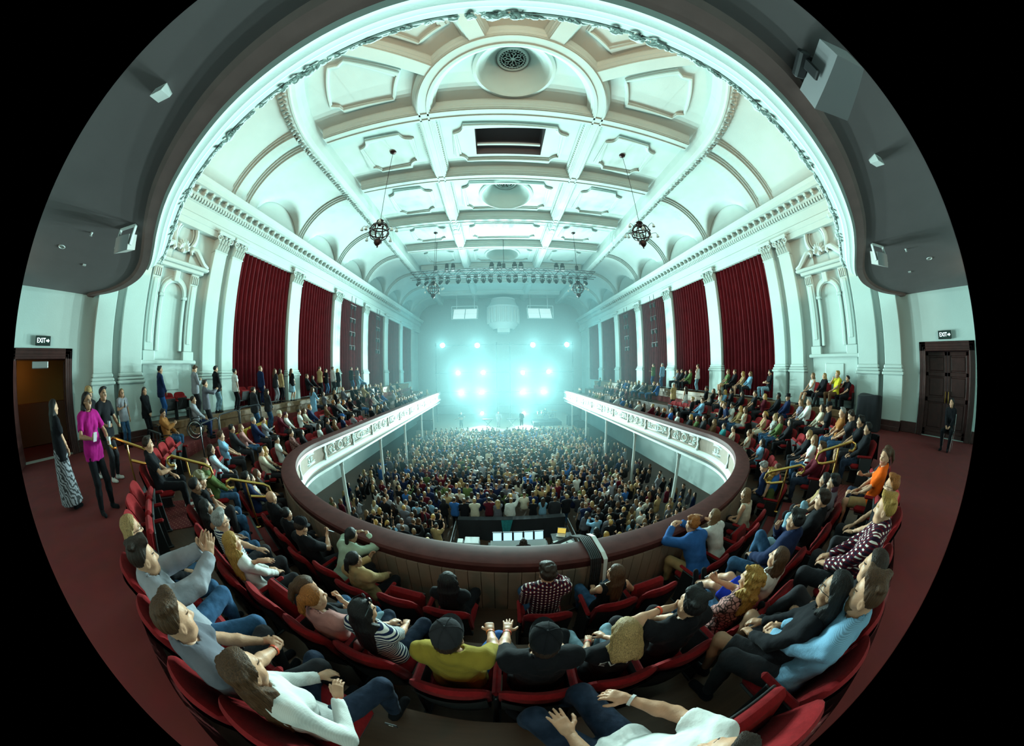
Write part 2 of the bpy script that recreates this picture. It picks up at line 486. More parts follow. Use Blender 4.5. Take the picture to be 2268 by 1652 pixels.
# flat ceiling: coffers between beams
CE = thing('ceiling', None, None); CE['kind'] = 'structure'
ZP, ZB = 18.05, 17.6
BEAMS = [7.68, 12.22, 17.03, 21.5, 26.4, 31.3, 36.2]


def hole(mb, x0, x1, y0, y1, cx, cy, r, z, n=48):
    an = sorted([2 * PI * i / n for i in range(n)] + [math.atan2(y - cy, x - cx) % (2 * PI) for x in (x0, x1) for y in (y0, y1)])
    vs = []
    for a in an:
        c, s = math.cos(a), math.sin(a); t = min([(x1 - cx) / c if c > 1e-6 else 1e9, (x0 - cx) / c if c < -1e-6 else 1e9, (y1 - cy) / s if s > 1e-6 else 1e9, (y0 - cy) / s if s < -1e-6 else 1e9])
        vs += [(cx + r * c, cy + r * s, z), (cx + t * c, cy + t * s, z)]
    m = len(an); mb.add(vs, [(i * 2, i * 2 + 1, (i * 2 + 3) % (2 * m), (i * 2 + 2) % (2 * m)) for i in range(m)])


sb = MB(); DOMES = [(0, 5.7, 1.25), (0, 14.55, 1.4), (0, 24.0, 1.4)]
hole(sb, -9.3, 9.3, -1.6, 7.68, *DOMES[0], ZP)
hole(sb, -3.45, 3.45, 12.22, 17.03, *DOMES[1], ZP); hole(sb, -3.45, 3.45, 21.5, 26.4, *DOMES[2], ZP)
def q(x0, x1, y0, y1): sb.add([(x0, y0, ZP), (x1, y0, ZP), (x1, y1, ZP), (x0, y1, ZP)], [(0, 1, 2, 3)])
q(-9.3, -3.45, 7.68, 40.1); q(3.45, 9.3, 7.68, 40.1); q(-3.45, 3.45, 17.03, 21.5); q(-3.45, 3.45, 26.4, 40.1)
q(-3.45, -1.55, 7.68, 12.22); q(1.55, 3.45, 7.68, 12.22); q(-1.55, 1.55, 7.68, 8.72); q(-1.55, 1.55, 10.82, 12.22)
obj('panel_ground', sb, PLASTER, CE)
struct('ceiling', MB().box(-12.4, 12.4, -4.2, 41, 19.6, 19.8), PLASTER)
# the open hatch in the first bay
h = MB(); z0, z1 = ZP, 19.1
h.add([(-1.55, 8.72, z0), (1.55, 8.72, z0), (1.55, 10.82, z0), (-1.55, 10.82, z0), (-1.55, 8.72, z1), (1.55, 8.72, z1), (1.55, 10.82, z1), (-1.55, 10.82, z1)], [(0, 1, 5, 4), (1, 2, 6, 5), (2, 3, 7, 6), (3, 0, 4, 7), (4, 5, 6, 7)])
obj('hatch', h, mat('hatch_grey', (.16, .14, .15), .8), CE)
hb = MB().box(-1.5, 1.5, 10.3, 10.42, 18.3, 18.42); hb.ball((0, 9.5, 19.05), .08); obj('hatch_bar', hb, WHITE, CE)
# beams
BP = [(-.25, 0), (.25, 0), (.25, .05), (.29, .06), (.29, .12), (.36, .18), (.36, .25), (.46, .36), (.46, .48), (-.46, .48), (-.46, .36), (-.36, .25), (-.36, .18), (-.29, .12), (-.29, .06), (-.25, .05)]
for y in BEAMS: obj('cross_beam', MB().sweep([(-8.0, y, ZB), (8.0, y, ZB)], BP), PLASTER, CE)
for y in BEAMS:
    g = MB(); g.box(-7.95, 7.95, y - .2, y - .13, ZB - .035, ZB + .01); g.box(-7.95, 7.95, y + .13, y + .2, ZB - .035, ZB + .01); obj('fillet', g, PLASTER, CE)
for x in (-3.45, 3.45):
    obj('long_beam', MB().sweep([(x, 7.7, ZB + .004), (x, 40, ZB + .004)], BP), PLASTER, CE)
    g = MB(); g.box(x - .2, x - .13, 7.5, 40, ZB - .035, ZB + .01); g.box(x + .13, x + .2, 7.5, 40, ZB - .035, ZB + .01); obj('fillet', g, PLASTER, CE)
ring = [(3.45 * math.cos(PI * i / 40), 7.6 - 3.45 * math.sin(PI * i / 40), ZB + .002) for i in range(41)]
obj('ring_beam', MB().sweep(ring, BP), PLASTER, CE)
g = MB()
for rr in (3.28, 3.62): g.sweep([(rr * math.cos(PI * i / 40), 7.6 - rr * math.sin(PI * i / 40), ZB) for i in range(41)], [(-.035, -.035), (.035, -.035), (.035, .02), (-.035, .02)])
obj('fillet', g, PLASTER, CE)
for a in (-52, -19, 19, 52):
    s, c = math.sin(math.radians(a)), -math.cos(math.radians(a))
    obj('radial_beam', MB().sweep([(3.3 * s, 7.6 + 3.3 * c, ZB + .006), (8.3 * s, 7.6 + 8.3 * c, ZB + .006)], BP), PLASTER, CE)
# edge band of scrolled leaves
bandp = [(8.85, y, ZB - .1) for y in (40, 30, 20, 12)] + [(8.85 * math.cos(PI * i / 60), 7.72 - 8.85 * math.sin(PI * i / 60), ZB - .1) for i in range(61)] + [(-8.85, y, ZB - .1) for y in (12, 20, 30, 40)]
obj('edge_band', MB().sweep(bandp, [(-.95, .8), (-.95, .10), (-.85, .06), (-.80, .10), (-.42, .10), (-.38, .02), (-.30, .0), (-.28, .04), (.30, -.30), (.36, -.36), (.44, -.36), (.48, -.28), (.62, -.24), (.66, .1), (.66, .8)], side=-1), PLASTER, CE)
L = []; acc = 0
for i in range(len(bandp) - 1):
    p, r = Vector(bandp[i]), Vector(bandp[i + 1]); n = max(1, int((r - p).length / .055))
    for k in range(n): L.append(p.lerp(r, k / n))
NL = len(L); K = 10; vs = []; ds = 0
for i, p in enumerate(L):
    a = L[min(i + 1, NL - 1)] - L[max(i - 1, 0)]; a.normalize(); nr = Vector((a.y, -a.x, 0)); ds = i * .055
    for j in range(K + 1):
        v = j / K; t = ds * 2 * PI / 1.05; y = (v - .5) * 2
        s = math.sin(t) * .55; r = math.hypot(math.cos(t) * .9, y - s * .6)
        hgt = .05 + .05 * math.cos(3 * math.atan2(y - s * .5, math.cos(t)) + 9 * r) * (1 - y * y) + .05 * math.sin(5 * t + 7 * y) * (1 - y * y) if 0 < j < K else 0
        o = -.28 + .58 * v; u = .04 - .34 * v
        vs.append(p + nr * (o - hgt * .5) + Vector((0, 0, u - hgt * .86)))
fs = [(i * (K + 1) + j, (i + 1) * (K + 1) + j, (i + 1) * (K + 1) + j + 1, i * (K + 1) + j + 1) for i in range(NL - 1) for j in range(K)]
o = obj('leaf_frieze', MB().add(vs, fs), PLASTER, CE, smooth=True, angle=80); o['kind'] = 'stuff'
# bead rows of the beams (carved)
o = MB()
for x in (-3.45, 3.45):
    for s in (-.36, .36):
        for k in range(150): o.ball((x + s, 8 + k * .15, ZB + .24), .06, n=5, k=3)
o = obj('bead_rows', o, PLASTER, CE); o['kind'] = 'stuff'


def notched(x0, x1, y0, y1, r):
    p = []
    for (cx, cy, a0) in ((x0, y0, 0), (x1, y0, 90), (x1, y1, 180), (x0, y1, 270)):
        for k in range(7):
            a = math.radians(a0 + 90 - 15 * k); p.append((cx + r * math.cos(a), cy + r * math.sin(a), ZP))
    return p


MP = [(-.07, .01), (-.07, -.07), (-.04, -.08), (-.03, -.12), (.03, -.12), (.04, -.06), (.08, -.05), (.08, .01)]
for (ya, yb) in zip(BEAMS[:5], BEAMS[1:6]):
    for (xa, xb) in ((-7.9, -3.45), (-3.45, 3.45), (3.45, 7.9)):
        if xa > -3.5 and xa < 0 and ya > 12 and ya < 13: ins = .95
        else: ins = 1.0
        obj('panel_moulding', MB().sweep(notched(xa + ins, xb - ins, ya + ins + .1, yb - ins, .42), MP, closed=True), PLASTER, CE)


def polar(r, a): return (r * math.sin(math.radians(a)), 7.6 - r * math.cos(math.radians(a)), ZP)


for (a0, a1) in ((-82, -57.5), (-46, -24.5), (-13, 13), (24.5, 46), (57.5, 82)):
    pth = []
    for (r, a) in [(4.6, a0 + 4)] + [(4.6, a0 + 4 + (a1 - a0 - 8) * k / 8) for k in range(1, 9)]: pth.append(polar(r, a))
    pth += [polar(6.7, a1 - 1), polar(6.85, a1 - 3.2), polar(7.2, a1 - 4)]
    pth += [polar(7.2, a1 - 4 - (a1 - a0 - 8) * k / 10) for k in range(1, 10)]
    pth += [polar(7.2, a0 + 4), polar(6.85, a0 + 3.2), polar(6.7, a0 + 1)]
    obj('panel_moulding', MB().sweep(pth, MP, closed=True), PLASTER, CE)
# domes with pierced rosettes
for (cx, cy, r) in DOMES:
    d = MB().lathe([(r + .22, ZP + .02), (r + .2, ZP - .07), (r + .08, ZP - .12), (r, ZP - .05), (r - .02, ZP + .05), (r * .62, ZP + .85), (r * .5, ZP + 1.0), (r * .5, ZP + 1.08)], (cx, cy, 0), 48)
    obj('dome', d, PLASTER, CE, smooth=True, angle=40)
    ro = MB().lathe([(r * .5, ZP + .98), (r * .46, ZP + .90), (r * .40, ZP + .92), (r * .40, ZP + 1.0)], (cx, cy, 0), 32)
    for k in range(28):
        a = 2 * PI * k / 28; ro.box(-.02, .02, -.05, .05, 0, .03); ro.xf(Matrix.Translation((cx, cy, ZP + .95)) @ Matrix.Rotation(a, 4, 'Z') @ Matrix.Translation((0, r * .36, 0)), len(ro.v) - 8)
    for k in range(8):
        a = 2 * PI * k / 8
        ro.tube([(cx + r * rr * math.cos(a + da), cy + r * rr * math.sin(a + da), ZP + .95) for rr, da in ((.02, 0), (.14, .1), (.24, .35), (.30, .1), (.24, -.2), (.18, .05))], .022, n=5)
    ro.lathe([(.08, ZP + .96), (.05, ZP + .90), (0.001, ZP + .88)], (cx, cy, 0), 10)
    ro.lathe([(r * .32, ZP + .93), (r * .34, ZP + .91), (r * .33, ZP + .97)], (cx, cy, 0), 32)
    obj('rosette', ro, PLASTER, CE)
    obj('vent_void', MB().lathe([(r * .5, ZP + 1.06), (0.001, ZP + 1.06)], (cx, cy, 0), 24), BLACK, CE)

# wall niches with broken pediments, roundels and shells
for sg in (-1, 1):
    N = thing('trim_%d' % (9 + sg), None, None, (0, 4.75, 0)); N['kind'] = 'structure'
    X = lambda d: sg * (12.05 - d)
    def B(mb, d0, d1, ya, yb, za, zb, bv=.02):
        x0, x1 = sorted((X(d0), X(d1))); mb.bevbox(x0, x1, ya, yb, za, zb, bv)
    for q in (-1, 1):
        b = MB(); B(b, 0, .16, q * .92 - .2, q * .92 + .2, 8.45, 11.35); B(b, .1, .19, q * .92 - .11, q * .92 + .11, 8.7, 10.9, .03); B(b, 0, .22, q * .92 - .26, q * .92 + .26, 8.1, 8.45)
        for k in range(4): B(b, .1, .24, q * .92 - .15 + k * .09, q * .92 - .10 + k * .09, 10.95, 11.25)
        obj('small_pilaster', b, PLASTER, N)
    b = MB(); B(b, 0, .1, -1.15, 1.15, 6.3, 8.1); B(b, 0, .26, -1.3, 1.3, 8.0, 8.14, .04); B(b, .05, .14, -.5, .5, 7.1, 7.8, .05); obj('dado', b, PLASTER, N)
    b = MB(); B(b, 0, .14, -.62, -.48, 8.45, 10.35); B(b, 0, .14, .48, .62, 8.45, 10.35); B(b, 0, .2, -.66, -.44, 10.3, 10.42); B(b, 0, .2, .44, .66, 10.3, 10.42)
    arc = [(X(.07), .55 * math.cos(PI * k / 20), 10.42 + .55 * math.sin(PI * k / 20)) for k in range(21)]
    b.tube(arc, .1, n=6); arc = [(X(.05), .68 * math.cos(PI * k / 20), 10.42 + .68 * math.sin(PI * k / 20)) for k in range(21)]; b.tube(arc, .05, n=5)
    B(b, 0, .24, -.12, .12, 10.9, 11.3); obj('niche_arch', b, PLASTER, N, smooth=True)
    b = MB(); B(b, 0, .3, -1.25, 1.25, 11.35, 11.5, .03); B(b, 0, .42, -1.45, 1.45, 11.5, 11.64, .05)
    for q in (-1, 1):
        pts = [(X(.2), q * 1.45, 11.68), (X(.2), q * 1.2, 11.78), (X(.2), q * .95, 12.0), (X(.2), q * .7, 12.22), (X(.2), q * .5, 12.24), (X(.2), q * .42, 12.12), (X(.2), q * .5, 12.02)]
        b.tube(pts, [.1, .12, .13, .13, .11, .09, .06], n=7)
        b.add([(X(.1), q * 1.4, 11.62), (X(.1), q * .45, 11.62), (X(.1), q * .45, 12.15), (X(.1), q * .75, 12.1), (X(.1), q * 1.05, 11.85)], [(0, 1, 2, 3, 4)])
    obj('pediment', b, PLASTER, N, smooth=True)
    b = MB(); b.tube([(X(.1), .56 * math.cos(2 * PI * k / 32), 12.75 + .62 * math.sin(2 * PI * k / 32)) for k in range(32)], .11, n=7, closed=True)
    b.tube([(X(.06), .40 * math.cos(2 * PI * k / 32), 12.75 + .46 * math.sin(2 * PI * k / 32)) for k in range(32)], .04, n=5, closed=True); obj('roundel', b, PLASTER, N, smooth=True)
    b = MB()
    for k in range(9):
        a = PI * (k + .5) / 9; b.tube([(X(.12), 0, 12.1), (X(.24), .22 * math.cos(a), 12.1 + .26 * math.sin(a)), (X(.16), .36 * math.cos(a), 12.1 + .42 * math.sin(a))], [.03, .06, .05], n=6)
    b.ball((X(.2), 0, 12.08), .1, n=8, k=5); obj('shell', b, PLASTER, N, smooth=True)

# plain dado mouldings and baseboards at the back of the gallery
for sg, nm in ((-1, 'baseboard_left'), (1, 'baseboard_right')):
    b = MB()
    for (ya, yb, d) in ((.7, 1.42, .04), (1.42, 2.35, .42), (2.35, 2.5, .1), (2.5, 3.72, .42)):
        x0, x1 = sorted((sg * 12.06, sg * (12.05 - d))); b.bevbox(x0, x1, ya, yb, AISLE, AISLE + .34, .015); x0, x1 = sorted((sg * 12.06, sg * (12.03 - d))); b.bevbox(x0, x1, ya, yb, AISLE, AISLE + .16, .015)
    x0, x1 = sorted((sg * 12.06, sg * 12.0)); b.bevbox(x0, x1, -3.9, -1.9, AISLE, AISLE + .34, .015)
    struct(nm, b, DARKWOOD)

# ------------------------------------------------------------------ lower gallery front
PR = thing('parapet', None, None); PR['kind'] = 'structure'
hs = [(x, y, 5.15) for x, y in horseshoe(.18, 90, 12)]
o = obj('rail', MB().sweep(hs, [(-.20, -.10), (-.22, -.05), (-.20, -.01), (-.15, .0), (.15, .0), (.20, -.01), (.22, -.05), (.22, -.13), (.17, -.15), (.17, -.20), (-.16, -.20)], side=-1), RAILWOOD, PR, smooth=True, angle=40)
core = [(x, y, 4.1) for x, y in horseshoe(.18, 90, 12)]
obj('core', MB().sweep(core, [(-.12, 0), (.14, 0), (.14, .9), (-.12, .9)], side=-1), BOARD, PR)
k = 0; tt = 22.0
while tt < 158:
    p = curve(.36, tt); dt = math.degrees(.172 / math.hypot(7.36 * math.sin(math.radians(tt)), 5.36 * math.cos(math.radians(tt)))); p2 = curve(.36, tt + dt * .955)
    n0 = Vector((p2[1] - p[1], p[0] - p2[0], 0)).normalized() * -.03
    b = MB().hexa([(p[0], p[1], RA), (p2[0], p2[1], RA), (p2[0] + n0.x, p2[1] + n0.y, RA), (p[0] + n0.x, p[1] + n0.y, RA), (p[0], p[1], 4.97), (p2[0], p2[1], 4.97), (p2[0] + n0.x, p2[1] + n0.y, 4.97), (p[0] + n0.x, p[1] + n0.y, 4.97)])
    obj('board', b, BOARD, PR); tt += dt
# outer face: a sloping white front with moulded panels
face = [(x, y, 0) for x, y in horseshoe(.06, 90, 12)]
obj('front', MB().sweep(face, [(.0, 4.98), (-.06, 4.97), (-.08, 4.90), (-.02, 4.86), (.0, 4.4), (-.10, 4.34), (-.14, 4.28), (-.12, 4.22), (-.02, 4.18), (.02, 4.10), (.20, 4.04), (.20, 4.98)], side=1), mat('front_paint', (.82, .84, .80), .6), PR, smooth=True, angle=30)


def scrolls(mb, x0, x1, z0, z1, seed, y=-.02):
    R = random.Random(seed)
    for k in range(7):
        cx = R.uniform(x0 + .08, x1 - .08); cz = R.uniform(z0 + .06, z1 - .06); r = R.uniform(.04, .075); a0 = R.uniform(0, 6.3)
        mb.tube([(cx + r * (1 - .09 * i) * math.cos(a0 + i * .8), y, cz + r * (1 - .09 * i) * math.sin(a0 + i * .8)) for i in range(9)], [.022] * 5 + [.026] * 3 + [.034], n=4)


def panel_long():
    m = MB(); z0, z1 = .07, .43
    m.tube([(x, -.015, z) for x, z in ((-.9, z0), (.9, z0), (.9, z1), (-.9, z1))], .03, n=5, closed=True)
    m.tube([(.55 * math.cos(2 * PI * k / 24), -.02, .25 + .14 * math.sin(2 * PI * k / 24)) for k in range(24)], .026, n=5, closed=True)
    scrolls(m, -.88, -.5, z0, z1, 1); scrolls(m, .5, .88, z0, z1, 2); scrolls(m, -.3, .3, .15, .35, 3); return m


def panel_triple():
    m = MB(); z0, z1 = .07, .43
    for xa, xb in ((-.9, -.34), (-.27, .27), (.34, .9)): m.tube([(x, -.015, z) for x, z in ((xa, z0), (xb, z0), (xb, z1), (xa, z1))], .026, n=5, closed=True); 
    scrolls(m, -.88, -.36, z0, z1, 4); scrolls(m, .36, .88, z0, z1, 5); m.tube([(.17 * math.cos(2 * PI * k / 16), -.02, .25 + .13 * math.sin(2 * PI * k / 16)) for k in range(16)], .03, n=5, closed=True); return m


def divider():
    m = MB(); m.tube([(0, -.03, .5), (.02, -.07, .42), (-.03, -.05, .3), (.03, -.05, .18), (0, -.09, .06), (-.03, -.14, -.02), (.02, -.13, -.06)], [.05, .07, .06, .05, .065, .07, .03], n=7)
    m.ball((0, -.07, .46), .085, n=7, k=4); m.ball((0, -.12, .02), .08, n=7, k=4); return m


def flat(m): m.v = [(x, y * .34, z) for x, y, z in m.v]; return m


ml, mt, md = flat(panel_long()).mesh('front_panel', CARVED, True), flat(panel_triple()).mesh('front_panel', CARVED, True), flat(divider()).mesh('scroll_divider', CARVED, True)
pts = horseshoe(.04, 240, 120); acc = 0; nxt = .6; alt = 0; Lp = [Vector((p[0], p[1], 0)) for p in pts]
for i in range(len(Lp) - 1):
    sgm = (Lp[i + 1] - Lp[i]).length
    if acc + sgm >= nxt and pts[i][1] > 4.6:
        d = (Lp[i + 1] - Lp[i]).normalized(); an = math.atan2(d.y, d.x)
        p = Lp[i]; big = alt % 2 == 0
        if big: 
            o = link('scroll_divider', md, PR, (p.x, p.y, 4.42), an)
        else:
            o = link('front_panel', ml if (alt // 2) % 2 == 0 else mt, PR, (p.x, p.y, 4.42), an)
        alt += 1; nxt += 1.1
    acc += sgm
# slim iron columns carrying the gallery
cm = MB().lathe([(.16, 0), (.16, .25), (.10, .3), (.085, .5), (.075, 3.5), (.1, 3.55), (.09, 3.65), (.16, 3.8), (.18, 3.92)], n=14).mesh('shaft', WHITE, True, 40)
for sg in (-1, 1):
    for y in (6.6, 10.3, 14.8, 19.4, 24.2, 29):
        o = link('pillar', cm, None, (sg * (7.45 if y > 7 else 7.0), y, 0)); o['kind'] = 'structure'

# ------------------------------------------------------------------ underside and front of the upper gallery above the camera
UE = [(0, .45), (.8, .46), (1.5, .5), (2.5, .64), (3.5, .82), (5, 1.17), (6.2, 1.56), (7, 1.85), (7.7, 2.08), (8.3, 2.22), (9, 2.3), (9.6, 2.28), (10.2, 2.18), (10.8, 1.98), (11.3, 1.7), (11.7, 1.4), (12.05, 1.3)]
edge = [(-x, y) for x, y in UE[:0:-1]] + UE
# smooth it
def crm(P, n=4):
    out = []
    for i in range(len(P) - 1):
        p0, p1, p2, p3 = [Vector(P[max(0, min(len(P) - 1, i + k))]) for k in (-1, 0, 1, 2)]
        for k in range(n):
            t = k / n; out.append(tuple(.5 * ((2 * p1) + (p2 - p0) * t + (2 * p0 - 5 * p1 + 4 * p2 - p3) * t * t + (3 * p1 - p0 - 3 * p2 + p3) * t ** 3)))
    return out + [tuple(P[-1])]


edge = crm(edge); ZS = E + 2.45
so = MB(); vs = []
for (x, y) in edge: vs += [(x, y, ZS), (x, -3.95, ZS)]
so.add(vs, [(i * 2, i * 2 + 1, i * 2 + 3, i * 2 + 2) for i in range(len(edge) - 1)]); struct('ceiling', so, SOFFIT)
fb = MB(); vs = []
for (x, y) in edge:
    for (d, z) in ((0, ZS + .02), (0, ZS - .05), (-.22, ZS - .05), (-.30, ZS + .0)): vs.append((x, y + d, z))
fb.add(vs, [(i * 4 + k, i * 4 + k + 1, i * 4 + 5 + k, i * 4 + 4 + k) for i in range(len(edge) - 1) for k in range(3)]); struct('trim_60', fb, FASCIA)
UF = thing('balcony_front', None, None); UF['kind'] = 'structure'
mid = [(x, y, ZS) for x, y in edge if abs(x) < 8.4]
obj('moulding', MB().sweep(mid, [(-.01, -.05), (.05, -.06), (.08, -.02), (.10, .0), (.17, .02), (.20, .06), (.24, .08), (.27, .16), (.33, .20), (.36, .30), (.32, .38), (.26, .42), (.24, 1.1), (-.01, 1.1)]), PLASTER, UF, smooth=True, angle=35)
lo = [(x, y, ZS) for x, y in edge]
obj('breast', MB().sweep(lo, [(-.02, -.04), (.02, 0), (.03, 1.05), (-.3, 1.05), (-.3, .02)]), PLASTER, UF)
o = MB(); vs = []
for (x, y) in edge: vs += [(x, y - .2, ZS + 1.0), (x, -3.95, ZS + 1.1)]
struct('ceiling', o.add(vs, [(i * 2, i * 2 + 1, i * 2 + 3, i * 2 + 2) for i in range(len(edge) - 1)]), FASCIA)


def clump(seed, big):
    m = MB(); R = random.Random(seed)
    for k in range(20 if big else 10):
        a0 = R.uniform(0, 6.3); cx = R.uniform(-.28, .28) if big else -.2 + .044 * k; cz = R.uniform(-.08, .10) if big else R.uniform(-.03, .04); r = R.uniform(.03, .06)
        m.tube([(cx + r * (1 - .08 * i) * math.cos(a0 + i * .7), .02 + .02 * math.sin(i), cz + r * .8 * (1 - .08 * i) * math.sin(a0 + i * .7)) for i in range(9)], [.018 - .0012 * i for i in range(9)], n=4)
    if big:
        m.ball((0, .05, .02), .06, n=8, k=5, sc=(1, .8, 1.1)); m.ball((-.17, .04, .05), .04, n=7, k=4); m.ball((.17, .04, .05), .04, n=7, k=4)
    else: m.tube([(-.24, .0, .0), (-.08, .0, -.03), (.08, 0, -.03), (.24, 0, 0)], .022, n=5)
    return m.mesh('ornament', PLASTER, True)


